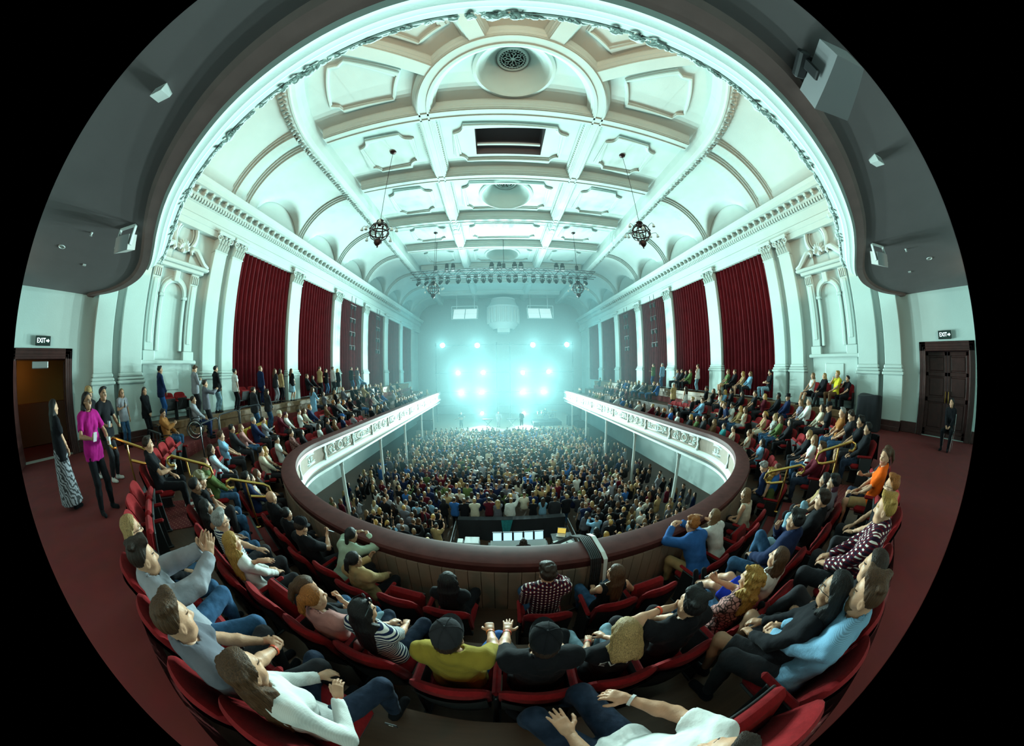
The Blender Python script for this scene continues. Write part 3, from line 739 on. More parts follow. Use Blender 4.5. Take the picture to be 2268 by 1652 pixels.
cl = [clump(7, True), clump(8, False), clump(9, False), clump(11, True)]
acc = 0; nxt = .25; i0 = 0
for i in range(len(mid) - 1):
    p, r = Vector(mid[i]), Vector(mid[i + 1]); acc += (r - p).length
    if acc >= nxt:
        d = (r - p).normalized(); nn = Vector((-d.y, d.x, 0)); p2 = p + nn * .36
        link('ornament', cl[(0, 1, 2, 1, 3, 2, 1)[i0 % 7]], UF, (p2.x, p2.y, ZS + .26), math.atan2(d.y, d.x)); i0 += 1; nxt += .42
PEOPLE = [
('C',-3.47,0.54,-0.21,-0.28,'long-haired blond woman in dark glasses seated above the man who claps',dict(pose='lap',sex='f',skin='p',hair='long',hc='blond',top='long',tc='black',bottom='pants',bc='jeans',glasses=True,hyaw=0.07,lod=0)),
('C',-2.81,0.43,-0.17,-0.23,'dark-haired man in a light grey pullover clapping with both hands raised',dict(pose='clap',sex='m',skin='p',hair='short',hc='dark',top='jacket',tc='light_grey',bottom='pants',bc='jeans',legs='wide',hyaw=0.06,lod=0)),
('C',-2.16,0.30,-0.13,-0.17,'brown-haired man in a grey t-shirt with clasped hands and an orange wristband',dict(pose='clasp',sex='m',skin='p',hair='short',hc='brown',top='tee',tc='grey',bottom='pants',bc='charcoal',legs='wide',extra=[('band', 'r', 'red')],hyaw=0.05,lod=0)),
('C',-1.74,0.34,-0.10,-0.14,'woman with long wavy brown hair in a white ribbed sweater, nearest on the left',dict(pose='rest_r',sex='f',skin='p',hair='curlylong',hc='brown',top='long',tc='white',bottom='pants',bc='dark_jeans',tk='rib',extra=[('band', 'r', 'red')],legs='wide',hyaw=0.04,lod=0)),
('C',0.87,0.13,0.05,0.07,'bearded brown-haired man in a pale blue striped sweater, nearest on the right',dict(pose='clasp',sex='m',skin='p',hair='short',hc='brown',top='long',tc='light_blue',bottom='pants',bc='charcoal',tk='fine',extra=[('band', 'r', 'red')],beard='light',legs='wide',lod=0)),
('C',1.29,0.20,0.08,0.10,'woman in a black frilled top and ripped black jeans beside the pale blue sweater',dict(pose='lap',sex='f',skin='p',hair='bob',hc='dark',top='tee',tc='black',bottom='pants',bc='charcoal',extra=[('band', 'l', 'red')],legs='crossed',lod=0)),
('C',0.87,0.34,0.09,0.07,'black-haired woman in clear glasses, black sweater and skirt, knees bare',dict(pose='lap',sex='f',skin='t',hair='long',hc='black',top='long',tc='black',bottom='skirt',bc='charcoal',glasses=True,hyaw=-0.03,lod=0)),
('C',2.04,0.37,0.12,0.17,'fair-haired man in a dark red checked shirt on the right aisle',dict(pose='lap',sex='m',skin='p',hair='short',hc='gold',top='jacket',tc='maroon',bottom='pants',bc='charcoal',tk='plaid',hyaw=-0.04,lod=0)),
('C',4.16,0.82,0.18,0.35,'woman in a bright orange top looking back over her shoulder',dict(pose='lap',sex='f',skin='p',hair='bun',hc='brown',top='tee',tc='orange',bottom='shorts',bc='tan',hyaw=0.83)),
('C',2.96,0.46,0.24,0.24,'copper-haired woman in glasses and black top by the red aisle',dict(pose='lap',sex='f',skin='p',hair='short',hc='ginger',top='tee',tc='black',bottom='pants',bc='charcoal',glasses=True,hyaw=-0.08)),
('C',4.36,0.83,0.27,0.36,'woman with fair ponytail and glasses holding papers near the right aisle',dict(pose='drink',sex='f',skin='p',hair='pony',hc='brown',top='tee',tc='charcoal',bottom='pants',bc='dark_jeans',glasses=True,hyaw=-0.1)),
('C',6.21,1.69,0.40,0.55,'dark-haired woman half hidden by a draped black coat on the right',dict(pose='lap',sex='f',skin='t',hair='short',hc='black',top='jacket',tc='black',bottom='pants',bc='dark_jeans',hyaw=-0.15)),
('C',6.48,1.98,0.37,0.59,'man in black t-shirt and short black hair next to the draped coat',dict(pose='clasp',sex='m',skin='t',hair='short',hc='black',top='tee',tc='black',bottom='shorts',bc='charcoal',hyaw=-0.14)),
('C',7.12,2.45,0.45,0.67,'tousle-haired boy in charcoal t-shirt looking down, right gallery',dict(pose='clasp',sex='m',skin='p',hair='messy',hc='dark',top='tee',tc='charcoal',bottom='pants',bc='jeans',hpitch=-0.4,hyaw=-0.17)),
('C',7.53,2.88,0.52,0.74,'grey-haired man in a rust t-shirt with navy dungaree front',dict(pose='lap',sex='m',skin='p',hair='short',hc='grey',top='tee',tc='rust',bottom='pants',bc='jeans',beard='grey',hyaw=-0.21,lod=2)),
('C',8.35,3.66,0.55,0.87,'man in a black cap and glasses, right gallery',dict(pose='cross',sex='m',skin='p',hair='short',hc='dark',top='tee',tc='black',bottom='pants',bc='charcoal',cap=('cap', 'black', 'plain'),glasses=True,hyaw=-0.23,lod=2)),
('C',8.70,4.07,0.62,0.94,'dark-haired woman in a cream blouse left of the black-capped man',dict(pose='lap',sex='f',skin='p',hair='long',hc='dark',top='long',tc='cream',bottom='pants',bc='charcoal',hyaw=-0.26,lod=2)),
('C',9.22,4.88,0.65,1.06,'grey-haired man in white sleeves and dark vest, right gallery',dict(pose='lap',sex='m',skin='p',hair='short',hc='grey',top='long',tc='white',bottom='pants',bc='charcoal',hyaw=-0.28,lod=2)),
('C',9.46,5.36,0.68,1.13,'woman in a mauve patterned top beside the white-sleeved man',dict(pose='lap',sex='f',skin='p',hair='long',hc='light',top='tee',tc='lilac',bottom='pants',bc='charcoal',tk='floral',hyaw=-0.3,lod=2)),
('C',9.77,6.17,0.68,1.26,'man in a black brimmed hat and navy jacket, right gallery',dict(pose='lap',sex='m',skin='t',hair='short',hc='black',top='jacket',tc='navy',bottom='pants',bc='charcoal',cap=('hat', 'black', 'plain'),beard='black',hyaw=-0.3,lod=2)),
('C',9.94,6.77,0.70,1.35,'dark-skinned man all in black below the corner pilaster, right gallery',dict(pose='lap',sex='m',skin='d',hair='short',hc='black',top='jacket',tc='black',bottom='pants',bc='charcoal',hyaw=-0.32,lod=2)),
('C',10.08,7.62,0.85,1.48,'blond woman in a dark crimson top, right gallery',dict(pose='cross',sex='f',skin='p',hair='bob',hc='gold',top='long',tc='maroon',bottom='pants',bc='charcoal',hyaw=-0.41,lod=2)),
('C',10.09,8.21,0.89,1.57,'dark-haired man in black seated left of the crimson top',dict(pose='lap',sex='m',skin='p',hair='short',hc='dark',top='tee',tc='black',bottom='pants',bc='charcoal',beard='dark',hyaw=-0.44,lod=2)),
('C',10.11,9.04,1.04,1.57,'woman with long dark hair in a black coat, fourth left of the crimson top',dict(pose='lap',sex='f',skin='t',hair='long',hc='dark',top='jacket',tc='black',bottom='pants',bc='charcoal',hyaw=-0.52,lod=2)),
('C',10.08,9.75,0.87,1.57,'black-haired man in dark jacket, right gallery third row',dict(pose='cross',sex='m',skin='t',hair='short',hc='black',top='jacket',tc='black',bottom='pants',bc='dark_jeans',hyaw=-0.46,lod=2)),
('C',10.11,10.23,1.05,1.57,'blond woman in a pale denim shirt, right gallery third row',dict(pose='lap',sex='f',skin='p',hair='long',hc='gold',top='long',tc='light_blue',bottom='pants',bc='charcoal',hyaw=-0.52,lod=2)),
('C',10.12,10.34,1.06,1.57,'brown-haired woman in a cream vest leaning on her knees, right gallery',dict(pose='knees',sex='f',skin='p',hair='long',hc='brown',top='tank',tc='cream',bottom='pants',bc='charcoal',lean=-10,hyaw=-0.52,lod=2)),
('B',-4.99,2.11,-0.32,-0.47,'shaven-headed bearded man in black resting his chin on his hand',dict(pose='chin',sex='m',skin='b',hair='buzz',hc='black',top='tee',tc='black',bottom='pants',bc='charcoal',beard='black',extra=[('band', 'r', 'red')],legs='up',hyaw=0.12)),
('B',-4.33,1.86,-0.28,-0.40,'woman with very long black hair in a strappy black top',dict(pose='lap',sex='f',skin='b',hair='long',hc='black',top='tank',tc='black',bottom='pants',bc='jeans',hyaw=0.11)),
('B',-3.68,1.68,-0.24,-0.33,'grey-haired man in glasses and striped navy polo hugging the blond woman',dict(pose='around_r',sex='m',skin='p',hair='short',hc='grey',top='tee',tc='navy',bottom='pants',bc='charcoal',tk='stripe',glasses=True,beard='grey',hyaw=0.09)),
('B',-3.33,1.53,-0.21,-0.30,"golden-haired woman in a white blouse with a man's arm round her",dict(pose='lap',sex='f',skin='p',hair='long',hc='gold',top='long',tc='white',bottom='pants',bc='charcoal',hroll=-0.1,hyaw=0.08,lod=0)),
('B',-2.21,1.36,-0.16,-0.19,'brown-haired woman with a ponytail in black looking to the side',dict(pose='lap',sex='f',skin='p',hair='pony',hc='brown',top='long',tc='black',bottom='pants',bc='jeans',hpitch=-0.2,hyaw=-0.44,lod=0)),
('B',-2.10,1.30,-0.13,-0.18,'copper-haired woman with a low ponytail in a blush top',dict(pose='chin',sex='f',skin='p',hair='pony',hc='ginger',top='tee',tc='pink',bottom='pants',bc='pale_jeans',hyaw=-0.35,lod=0)),
('B',-1.69,1.30,-0.11,-0.15,'woman with very long black hair and a striped sleeve beside the olive t-shirt',dict(pose='lap',sex='f',skin='p',hair='long',hc='black',top='tee',tc='navy',bottom='pants',bc='dark_jeans',tk='stripe',extra=[('sunglasses', 'r', '')],hyaw=-0.36,lod=0)),
('B',-1.08,1.14,-0.07,-0.09,'man in a dark cap and olive yellow t-shirt, blue jeans',dict(pose='thigh_r',sex='m',skin='p',hair='short',hc='dark',top='tee',tc='mustard',bottom='pants',bc='blue',cap=('cap', 'charcoal', 'plain'),hpitch=0.25,extra=[('band', 'r', 'orange')],legs='wide',lod=0)),
('B',-0.54,1.10,-0.03,-0.05,'man in a black cap and black t-shirt with yellow print on the shoulder',dict(pose='thigh_l',sex='m',skin='p',hair='short',hc='dark',top='tee',tc='black',bottom='pants',bc='black',cap=('cap', 'black', 'plain'),hpitch=0.25,extra=[('band', 'l', 'red')],legs='wide',lod=0)),
('B',-0.03,1.10,-0.00,-0.00,'blond woman in a black jersey with white letters and ripped pale jeans',dict(pose='lap',sex='f',skin='p',hair='bob',hc='blond',top='tee',tc='black',bottom='pants',bc='pale_jeans',extra=[('band', 'l', 'red')],hpitch=-0.3,lod=0)),
('B',0.45,1.11,0.03,0.04,'person with cropped dark hair and raised sunglasses, arms tattooed, black t-shirt',dict(pose='crown_l',sex='m',skin='p',hair='short',hc='black',top='tee',tc='black',bottom='pants',bc='charcoal',extra=[('sunglasses', 'r', ''), ('band', 'l', 'red')],hpitch=0.1,lod=0)),
('B',1.13,1.12,0.07,0.10,'curly golden-haired woman in a brown floral blouse with phone',dict(pose='phone',sex='f',skin='p',hair='curly',hc='gold',top='tee',tc='pink',bottom='pants',bc='jeans',tk='floral',lod=0)),
('B',1.57,1.15,0.10,0.14,'brown-haired woman in a white top and cobalt blue skirt with feet propped up',dict(pose='lap',sex='f',skin='p',hair='long',hc='brown',top='tee',tc='white',bottom='skirt',bc='royal',hpitch=0.15,legs='propped',hyaw=-0.04,lod=0)),
('B',2.18,1.39,0.14,0.19,'black-haired man in a navy shirt with a hand at his face',dict(pose='chin',sex='m',skin='t',hair='short',hc='black',top='jacket',tc='navy',bottom='pants',bc='jeans',legs='up',hyaw=-0.05,lod=0)),
('B',3.96,1.80,0.16,0.36,'black-haired woman in a tan strappy top',dict(pose='lap',sex='f',skin='t',hair='long',hc='black',top='tank',tc='tan',bottom='pants',bc='charcoal',hyaw=-0.06)),
('B',2.98,1.41,0.19,0.26,'dark curly-haired person in black with pale jeans across the knees',dict(pose='lap',sex='m',skin='p',hair='messy',hc='dark',top='jacket',tc='black',bottom='pants',bc='pale_jeans',legs='up',hyaw=-0.07)),
('B',3.71,1.54,0.25,0.33,'woman with plum red hair in glasses, right side of the second row',dict(pose='lap',sex='f',skin='p',hair='bob',hc='plum',top='jacket',tc='black',bottom='pants',bc='pale_jeans',glasses=True,legs='up',hyaw=-0.09)),
('B',3.69,1.54,0.31,0.33,'tousled black-haired man looking up by the right brass handrail',dict(pose='lap',sex='m',skin='t',hair='messy',hc='black',top='tee',tc='grey',bottom='pants',bc='dark_jeans',hyaw=-0.12)),
('B',5.53,2.62,0.46,0.54,'short-haired man in a maroon checked shirt by the brass handrail',dict(pose='lap',sex='m',skin='p',hair='short',hc='brown',top='jacket',tc='maroon',bottom='pants',bc='dark_jeans',hyaw=-0.19)),
('B',6.47,3.27,0.53,0.67,'light brown-haired woman in a plain white t-shirt, right second row',dict(pose='lap',sex='f',skin='p',hair='long',hc='light',top='tee',tc='white',bottom='pants',bc='jeans',hyaw=-0.22,lod=2)),
('B',6.92,3.66,0.59,0.75,'blond woman in a black top with cream scarf, right second row',dict(pose='lap',sex='f',skin='p',hair='long',hc='blond',top='jacket',tc='black',bottom='pants',bc='charcoal',hyaw=-0.25,lod=2)),
('B',8.08,5.02,0.65,1.00,'black-haired woman in a black leather jacket, right second row',dict(pose='lap',sex='f',skin='p',hair='long',hc='black',top='jacket',tc='black',bottom='pants',bc='black',hyaw=-0.29,lod=2)),
('B',8.31,5.57,0.74,1.09,'brown-haired woman in an olive shirt, right second row',dict(pose='lap',sex='f',skin='p',hair='long',hc='brown',top='long',tc='green',bottom='pants',bc='jeans',hyaw=-0.34,lod=2)),
('B',8.59,6.02,0.82,1.17,'blond woman in a white t-shirt with dark print, right second row',dict(pose='lap',sex='f',skin='p',hair='bob',hc='blond',top='tee',tc='white',bottom='pants',bc='jeans',tk='floral',hyaw=-0.38,lod=2)),
('B',8.74,6.63,0.86,1.28,'fair-haired woman in a beige dress, right second row',dict(pose='lap',sex='f',skin='p',hair='pony',hc='gold',top='tank',tc='tan',bottom='skirt',bc='cream',hyaw=-0.41,lod=2)),
('B',9.03,7.92,0.97,1.52,'woman in a sleeveless cream top between gaps, right second row',dict(pose='cross',sex='f',skin='p',hair='long',hc='brown',top='tank',tc='cream',bottom='pants',bc='light_grey',hyaw=-0.49,lod=2)),
('B',9.07,8.24,1.02,1.57,'golden long-haired woman in a sand cardigan, right second row',dict(pose='lap',sex='f',skin='p',hair='long',hc='gold',top='long',tc='tan',bottom='pants',bc='jeans',hyaw=-0.52,lod=2)),
('B',9.05,8.74,1.01,1.57,'black-haired man in a white t-shirt, right second row',dict(pose='lap',sex='m',skin='t',hair='messy',hc='black',top='tee',tc='white',bottom='pants',bc='dark_jeans',hyaw=-0.53,lod=2)),
('B',9.04,8.87,1.04,1.57,'man in a navy t-shirt bending forward, right second row',dict(pose='lap',sex='m',skin='p',hair='short',hc='light',top='tee',tc='navy',bottom='pants',bc='charcoal',lean=-14,hyaw=-0.54,lod=2)),
('B',9.07,10.86,1.04,1.57,'man in a light blue shirt near the empty red seats, right',dict(pose='knees',sex='m',skin='p',hair='short',hc='brown',top='long',tc='light_blue',bottom='pants',bc='jeans',hyaw=-0.54,lod=2)),
('B',-5.13,2.30,-0.45,-0.49,'man in a camouflage cap and black t-shirt by the middle brass handrail',dict(pose='lap',sex='m',skin='p',hair='short',hc='brown',top='tee',tc='black',bottom='pants',bc='jeans',cap=('cap', 'cream', 'camo'),beard='light',hyaw=0.18)),
('B',-6.11,3.00,-0.53,-0.62,'woman in a dark green jacket behind the camouflage cap',dict(pose='lap',sex='f',skin='p',hair='pony',hc='brown',top='jacket',tc='green',bottom='pants',bc='jeans',hyaw=0.22)),
('B',-7.04,3.77,-0.60,-0.77,'woman in a pale blue striped shirt before the yellow panel',dict(pose='lap',sex='f',skin='p',hair='long',hc='dark',top='long',tc='light_blue',bottom='pants',bc='charcoal',tk='stripe',glasses=True,hyaw=0.26)),
('B',-7.77,4.62,-0.63,-0.92,'young man in a light blue t-shirt before the yellow panel',dict(pose='clasp',sex='m',skin='p',hair='messy',hc='brown',top='tee',tc='light_blue',bottom='pants',bc='charcoal',hyaw=0.28)),
('B',-8.35,5.47,-0.66,-1.08,'dark-haired man in a charcoal cardigan before the yellow panel',dict(pose='lap',sex='m',skin='t',hair='short',hc='black',top='jacket',tc='charcoal',bottom='pants',bc='charcoal',hyaw=0.3,lod=2)),
('B',-8.62,6.06,-0.75,-1.18,'older woman with short light hair in a dusty pink top',dict(pose='lap',sex='f',skin='p',hair='bob',hc='light',top='long',tc='pink',bottom='pants',bc='jeans',hyaw=0.35,lod=2)),
('B',-8.88,6.89,-0.79,-1.33,'balding grey man in a dark navy jacket, left gallery',dict(pose='lap',sex='m',skin='p',hair='buzz',hc='grey',top='jacket',tc='navy',bottom='pants',bc='charcoal',hyaw=0.38,lod=2)),
('B',-9.02,7.52,-0.93,-1.45,'woman in a light grey sweater and dark vest, left gallery',dict(pose='phone',sex='f',skin='p',hair='pony',hc='dark',top='long',tc='light_grey',bottom='pants',bc='charcoal',hyaw=0.46,lod=2)),
('B',-9.06,8.52,-0.97,-1.57,'man in a cream beanie and maroon sweater, left gallery',dict(pose='lap',sex='m',skin='p',hair='short',hc='brown',top='long',tc='maroon',bottom='pants',bc='charcoal',cap=('beanie', 'cream', 'plain'),hyaw=0.5,lod=2)),
('B',-9.04,8.88,-1.01,-1.57,'woman with plum hair tied up in a white top, left gallery',dict(pose='lap',sex='f',skin='p',hair='bun',hc='plum',top='long',tc='white',bottom='pants',bc='charcoal',hyaw=0.53,lod=2)),
('B',-9.04,9.78,-1.03,-1.57,'dark-haired woman in a white t-shirt, left second row',dict(pose='lap',sex='f',skin='p',hair='bun',hc='dark',top='tee',tc='white',bottom='pants',bc='charcoal',hyaw=0.54,lod=2)),
('B',-9.04,10.18,-1.04,-1.57,'brown-haired woman in a pale knit, left second row',dict(pose='lap',sex='f',skin='p',hair='long',hc='brown',top='long',tc='cream',bottom='pants',bc='light_grey',hyaw=0.54,lod=2)),
('B',-9.07,10.65,-1.04,-1.57,'ginger-haired man in a navy jacket over a blue shirt, left second row',dict(pose='lap',sex='m',skin='p',hair='short',hc='ginger',top='jacket',tc='navy',bottom='pants',bc='charcoal',hyaw=0.54,lod=2)),
('B',-9.06,11.97,-1.05,-1.57,'woman in a dusty brown top with hair tied up, left second row',dict(pose='lap',sex='f',skin='t',hair='bun',hc='dark',top='long',tc='brown',bottom='pants',bc='charcoal',hyaw=0.53,lod=2)),
('C',-6.21,1.82,-0.45,-0.56,'dark-haired man in a black shirt and white sneakers beside the first brass handrail',dict(pose='drink',sex='m',skin='p',hair='short',hc='dark',top='tee',tc='black',bottom='pants',bc='black',shoes='white',hyaw=0.17)),
('A',-4.57,3.38,-0.34,-0.49,'bald bearded man in black at the curve of the front rail',dict(pose='lap',sex='m',skin='p',hair='bald',hc='dark',top='jacket',tc='black',bottom='pants',bc='charcoal',beard='dark',hyaw=0.14)),
('A',-4.01,3.13,-0.29,-0.42,'dark-haired woman in black seated left of the man in a black cap',dict(pose='lap',sex='f',skin='t',hair='bun',hc='black',top='jacket',tc='black',bottom='pants',bc='charcoal',hyaw=0.12)),
('A',-3.43,2.80,-0.24,-0.34,'man in a black cap and black t-shirt looking at his phone by the rail',dict(pose='phone',sex='m',skin='p',hair='short',hc='dark',top='tee',tc='black',bottom='pants',bc='charcoal',cap=('cap', 'black', 'plain'),beard='dark',hpitch=-0.3,hyaw=0.1)),
('A',-2.90,2.69,-0.20,-0.29,'black-haired person in a mint hoodie leaning on the front rail',dict(pose='rail',sex='f',skin='t',hair='pony',hc='black',top='jacket',tc='mint',bottom='pants',bc='charcoal',lean=-38,hyaw=0.08)),
('A',-2.43,2.48,-0.17,-0.23,'black-haired woman in a tan jacket with one hand lifted',dict(pose='raise_l',sex='f',skin='t',hair='pony',hc='black',top='jacket',tc='tan',bottom='pants',bc='black',hyaw=-0.23,lod=0)),
('A',-1.30,2.34,-0.09,-0.12,'straight black-haired woman in black seen from behind at the middle of the front row',dict(pose='lap',sex='f',skin='p',hair='long',hc='black',top='long',tc='black',bottom='pants',bc='black',hyaw=0.04,lod=0)),
('A',-0.29,2.27,-0.02,-0.03,'curly dark-haired man in a dark plaid shirt seen from behind',dict(pose='chin',sex='m',skin='p',hair='messy',hc='dark',top='long',tc='maroon',bottom='pants',bc='jeans',tk='plaid',lean=4,lod=0)),
('A',0.44,2.28,0.02,0.04,'brown long-haired woman in a thin-strapped top beside the plaid shirt',dict(pose='prop_r',sex='f',skin='p',hair='long',hc='brown',top='tank',tc='black',bottom='pants',bc='jeans',hyaw=0.49,lod=0)),
('A',1.96,2.41,0.13,0.19,'ginger-haired man in a blue hoodie leaning on the rail',dict(pose='rail',sex='m',skin='p',hair='messy',hc='ginger',top='jacket',tc='blue',bottom='pants',bc='tan',lean=-34,hyaw=-0.05)),
('A',2.49,2.59,0.17,0.24,'light-haired woman in a white t-shirt leaning on the rail',dict(pose='rail',sex='f',skin='p',hair='long',hc='light',top='tee',tc='white',bottom='pants',bc='charcoal',lean=-24,hyaw=-0.07)),
('A',3.53,2.96,0.25,0.36,'long-haired blond woman in a cream lace vest by the rail',dict(pose='lap',sex='f',skin='p',hair='long',hc='light',top='tank',tc='cream',bottom='pants',bc='charcoal',lean=-8,hyaw=-0.1)),
('A',4.97,3.38,0.22,0.53,'curly golden-haired woman with bare tattooed arms by the rail',dict(pose='lap',sex='f',skin='p',hair='curly',hc='gold',top='tank',tc='green',bottom='pants',bc='charcoal',lean=-8,hyaw=-0.09)),
('A',5.02,3.50,0.30,0.54,'curly grey-haired man in navy bending down at the rail',dict(pose='lap',sex='m',skin='p',hair='messy',hc='grey',top='jacket',tc='navy',bottom='pants',bc='charcoal',lean=-20,hpitch=-0.5,hyaw=-0.12)),
('A',5.01,3.49,0.54,0.54,'balding man in a bright blue shirt by the lower brass handrail',dict(pose='lap',sex='m',skin='p',hair='buzz',hc='brown',top='long',tc='blue',bottom='pants',bc='charcoal',beard='brown',hyaw=-0.24,lod=2)),
('A',6.99,5.41,0.74,0.95,'black-haired woman in a light blue shirt at the front rail',dict(pose='lap',sex='f',skin='p',hair='long',hc='black',top='tee',tc='light_blue',bottom='pants',bc='charcoal',hyaw=-0.35,lod=2)),
('A',7.72,6.58,0.81,1.21,'girl in a tan and black striped top at the front rail',dict(pose='lap',sex='f',skin='p',hair='bun',hc='brown',top='tank',tc='tan',bottom='pants',bc='charcoal',tk='stripe',hyaw=-0.4,lod=2)),
('A',7.73,7.41,0.91,1.39,'dark-haired woman with bare back in cream at the front rail',dict(pose='lap',sex='f',skin='p',hair='bun',hc='dark',top='tank',tc='cream',bottom='pants',bc='charcoal',hyaw=-0.47,lod=2)),
('A',7.78,7.99,0.99,1.52,'woman in a teal top at the right front rail',dict(pose='lap',sex='f',skin='p',hair='bun',hc='dark',top='tee',tc='teal',bottom='pants',bc='charcoal',hyaw=-0.53,lod=2)),
('A',8.05,8.87,1.03,1.57,'woman with wavy light hair in a brown jacket at the front rail',dict(pose='lap',sex='f',skin='p',hair='bob',hc='light',top='jacket',tc='brown',bottom='pants',bc='charcoal',hyaw=-0.54,lod=2)),
('A',7.93,9.43,1.03,1.57,'man in a charcoal jacket at the right front rail',dict(pose='lap',sex='m',skin='p',hair='short',hc='dark',top='jacket',tc='charcoal',bottom='pants',bc='charcoal',hyaw=-0.55,lod=2)),
('A',7.92,9.89,1.04,1.57,'woman in a bright green top at the right front rail',dict(pose='lap',sex='f',skin='p',hair='long',hc='brown',top='tee',tc='green',bottom='pants',bc='charcoal',hyaw=-0.53,lod=2)),
('A',7.93,10.39,1.04,1.57,'blond woman in a dark jacket left of the green top',dict(pose='lap',sex='f',skin='p',hair='long',hc='gold',top='jacket',tc='charcoal',bottom='pants',bc='charcoal',hyaw=-0.54,lod=2)),
('A',7.86,11.33,1.04,1.57,'dark-haired girl in white next to the blue-shirted child',dict(pose='lap',sex='f',skin='p',hair='bob',hc='dark',top='tee',tc='white',bottom='pants',bc='charcoal',hyaw=-0.53,lod=2)),
('A',7.93,12.04,1.03,1.57,'fair child in a bright blue t-shirt at the right front rail',dict(pose='lap',sex='m',skin='p',hair='short',hc='light',top='tee',tc='blue',bottom='pants',bc='charcoal',hyaw=-0.54,lod=2)),
('A',-5.83,3.84,-0.53,-0.65,'dark-haired man in a navy shirt by the lowest left brass handrail',dict(pose='lap',sex='m',skin='t',hair='short',hc='black',top='jacket',tc='navy',bottom='pants',bc='charcoal',hyaw=0.23)),
('A',-5.85,3.99,-0.59,-0.67,'short-haired woman in a white vest, left front row',dict(pose='lap',sex='f',skin='p',hair='bob',hc='dark',top='tank',tc='white',bottom='pants',bc='charcoal',hyaw=0.26)),
('A',-5.97,4.30,-0.66,-0.71,'woman with long wavy brown hair in black, left front row',dict(pose='lap',sex='f',skin='p',hair='long',hc='brown',top='tee',tc='black',bottom='pants',bc='charcoal',hyaw=0.3,lod=2)),
('A',-7.11,5.55,-0.66,-0.98,'black-haired man in a cream shirt, left front row',dict(pose='lap',sex='m',skin='p',hair='short',hc='black',top='long',tc='cream',bottom='pants',bc='charcoal',hyaw=0.31,lod=2)),
('A',-7.34,5.95,-0.77,-1.07,'golden long-haired woman in a cream dress, left front row',dict(pose='lap',sex='f',skin='p',hair='long',hc='gold',top='tank',tc='cream',bottom='pants',bc='charcoal',hyaw=0.37,lod=2)),
('A',-7.72,6.89,-0.79,-1.28,'black-haired boy in a white t-shirt where the rail begins to bend',dict(pose='lap',sex='m',skin='t',hair='short',hc='black',top='tee',tc='white',bottom='pants',bc='charcoal',hyaw=0.39,lod=2)),
('A',-7.93,7.91,-0.89,-1.51,'man in a patterned pink shirt at the left front rail',dict(pose='lap',sex='m',skin='p',hair='short',hc='dark',top='long',tc='pink',bottom='pants',bc='charcoal',tk='floral',hyaw=0.47,lod=2)),
('A',-7.83,8.42,-1.02,-1.57,'long black-haired woman in black at the left front rail',dict(pose='lap',sex='f',skin='p',hair='long',hc='black',top='long',tc='black',bottom='pants',bc='charcoal',hyaw=0.55,lod=2)),
('A',-7.93,9.72,-1.03,-1.57,'bob-haired girl in a white t-shirt at the left front rail',dict(pose='lap',sex='f',skin='p',hair='bob',hc='dark',top='tee',tc='white',bottom='pants',bc='charcoal',hyaw=0.55,lod=2)),
('A',-7.92,10.42,-1.02,-1.57,'man in a charcoal top right of the girl in white, left rail',dict(pose='lap',sex='m',skin='p',hair='short',hc='dark',top='jacket',tc='charcoal',bottom='pants',bc='charcoal',hyaw=0.55,lod=2)),
('A',-7.79,10.79,-1.04,-1.57,'light-haired woman in brown at the left front rail',dict(pose='lap',sex='f',skin='p',hair='long',hc='light',top='jacket',tc='brown',bottom='pants',bc='charcoal',hyaw=0.53,lod=2)),
('A',-7.93,11.74,-1.04,-1.57,'person in a blue cap at the left front rail',dict(pose='lap',sex='m',skin='p',hair='short',hc='dark',top='tee',tc='navy',bottom='pants',bc='charcoal',cap=('cap', 'blue', 'plain'),hyaw=0.53,lod=2)),
]
# ------------------------------------------------------------------ red tip-up seats
def off_of(x, y):
    if y > 8.2: return abs(x) - 7
    lo, hi = -4., 12.
    for _ in range(40):
        o = (lo + hi) / 2
        if (x / (7 + o)) ** 2 + ((8.2 - y) / (5 + o)) ** 2 > 1: lo = o
        else: hi = o
    return lo


def inward(x, y):
    if y > 8.2: return Vector((-math.copysign(1, x), 0))
    o = off_of(x, y); return Vector((-x / (7 + o) ** 2, (8.2 - y) / (5 + o) ** 2)).normalized()


def back_mesh():
    m = MB(); nu = 12; prof = []
    L = [(-.16, .40), (-.19, .55), (-.235, .70), (-.27, .80), (-.30, .87), (-.335, .895), (-.365, .87), (-.36, .80), (-.325, .68), (-.28, .52), (-.24, .40)]
    vs = []; k = len(L)
    for i in range(nu + 1):
        x = -.25 + .5 * i / nu; q = abs(x) / .25; tz = .07 * q ** 5; fy = .05 * q ** 2; th = 1 - .35 * q ** 6
        for (y, z) in L:
            yc = -.25 - (z - .6) * .28; vs.append((x, yc + (y - yc) * th + fy, z - tz * max(0, (z - .4) / .5)))
    fs = [(i * k + j, (i + 1) * k + j, (i + 1) * k + (j + 1) % k, i * k + (j + 1) % k) for i in range(nu) for j in range(k)] + [tuple(range(k)), tuple(reversed(range(nu * k, nu * k + k)))]
    return m.add(vs, fs)


def shell_mesh():
    m = MB(); m.grid(lambda u, v: (-.235 + .47 * u, -.268 - .105 * v + .05 * (abs(u - .5) * 2) ** 2 - .012, .36 + .43 * v), 8, 3)
    return m.grid(lambda u, v: (-.235 + .47 * u, -.255 - .105 * v + .05 * (abs(u - .5) * 2) ** 2 - .012, .36 + .43 * v), 8, 3)


def cushion_mesh(up):
    m = MB().bevbox(-.235, .235, -.10, .33, -.055, .05, .04)
    if up: m.xf(Matrix.Translation((0, -.12, .44)) @ Matrix.Rotation(math.radians(74), 4, 'X'))
    else: m.xf(Matrix.Translation((0, -.06, .41)))
    return m


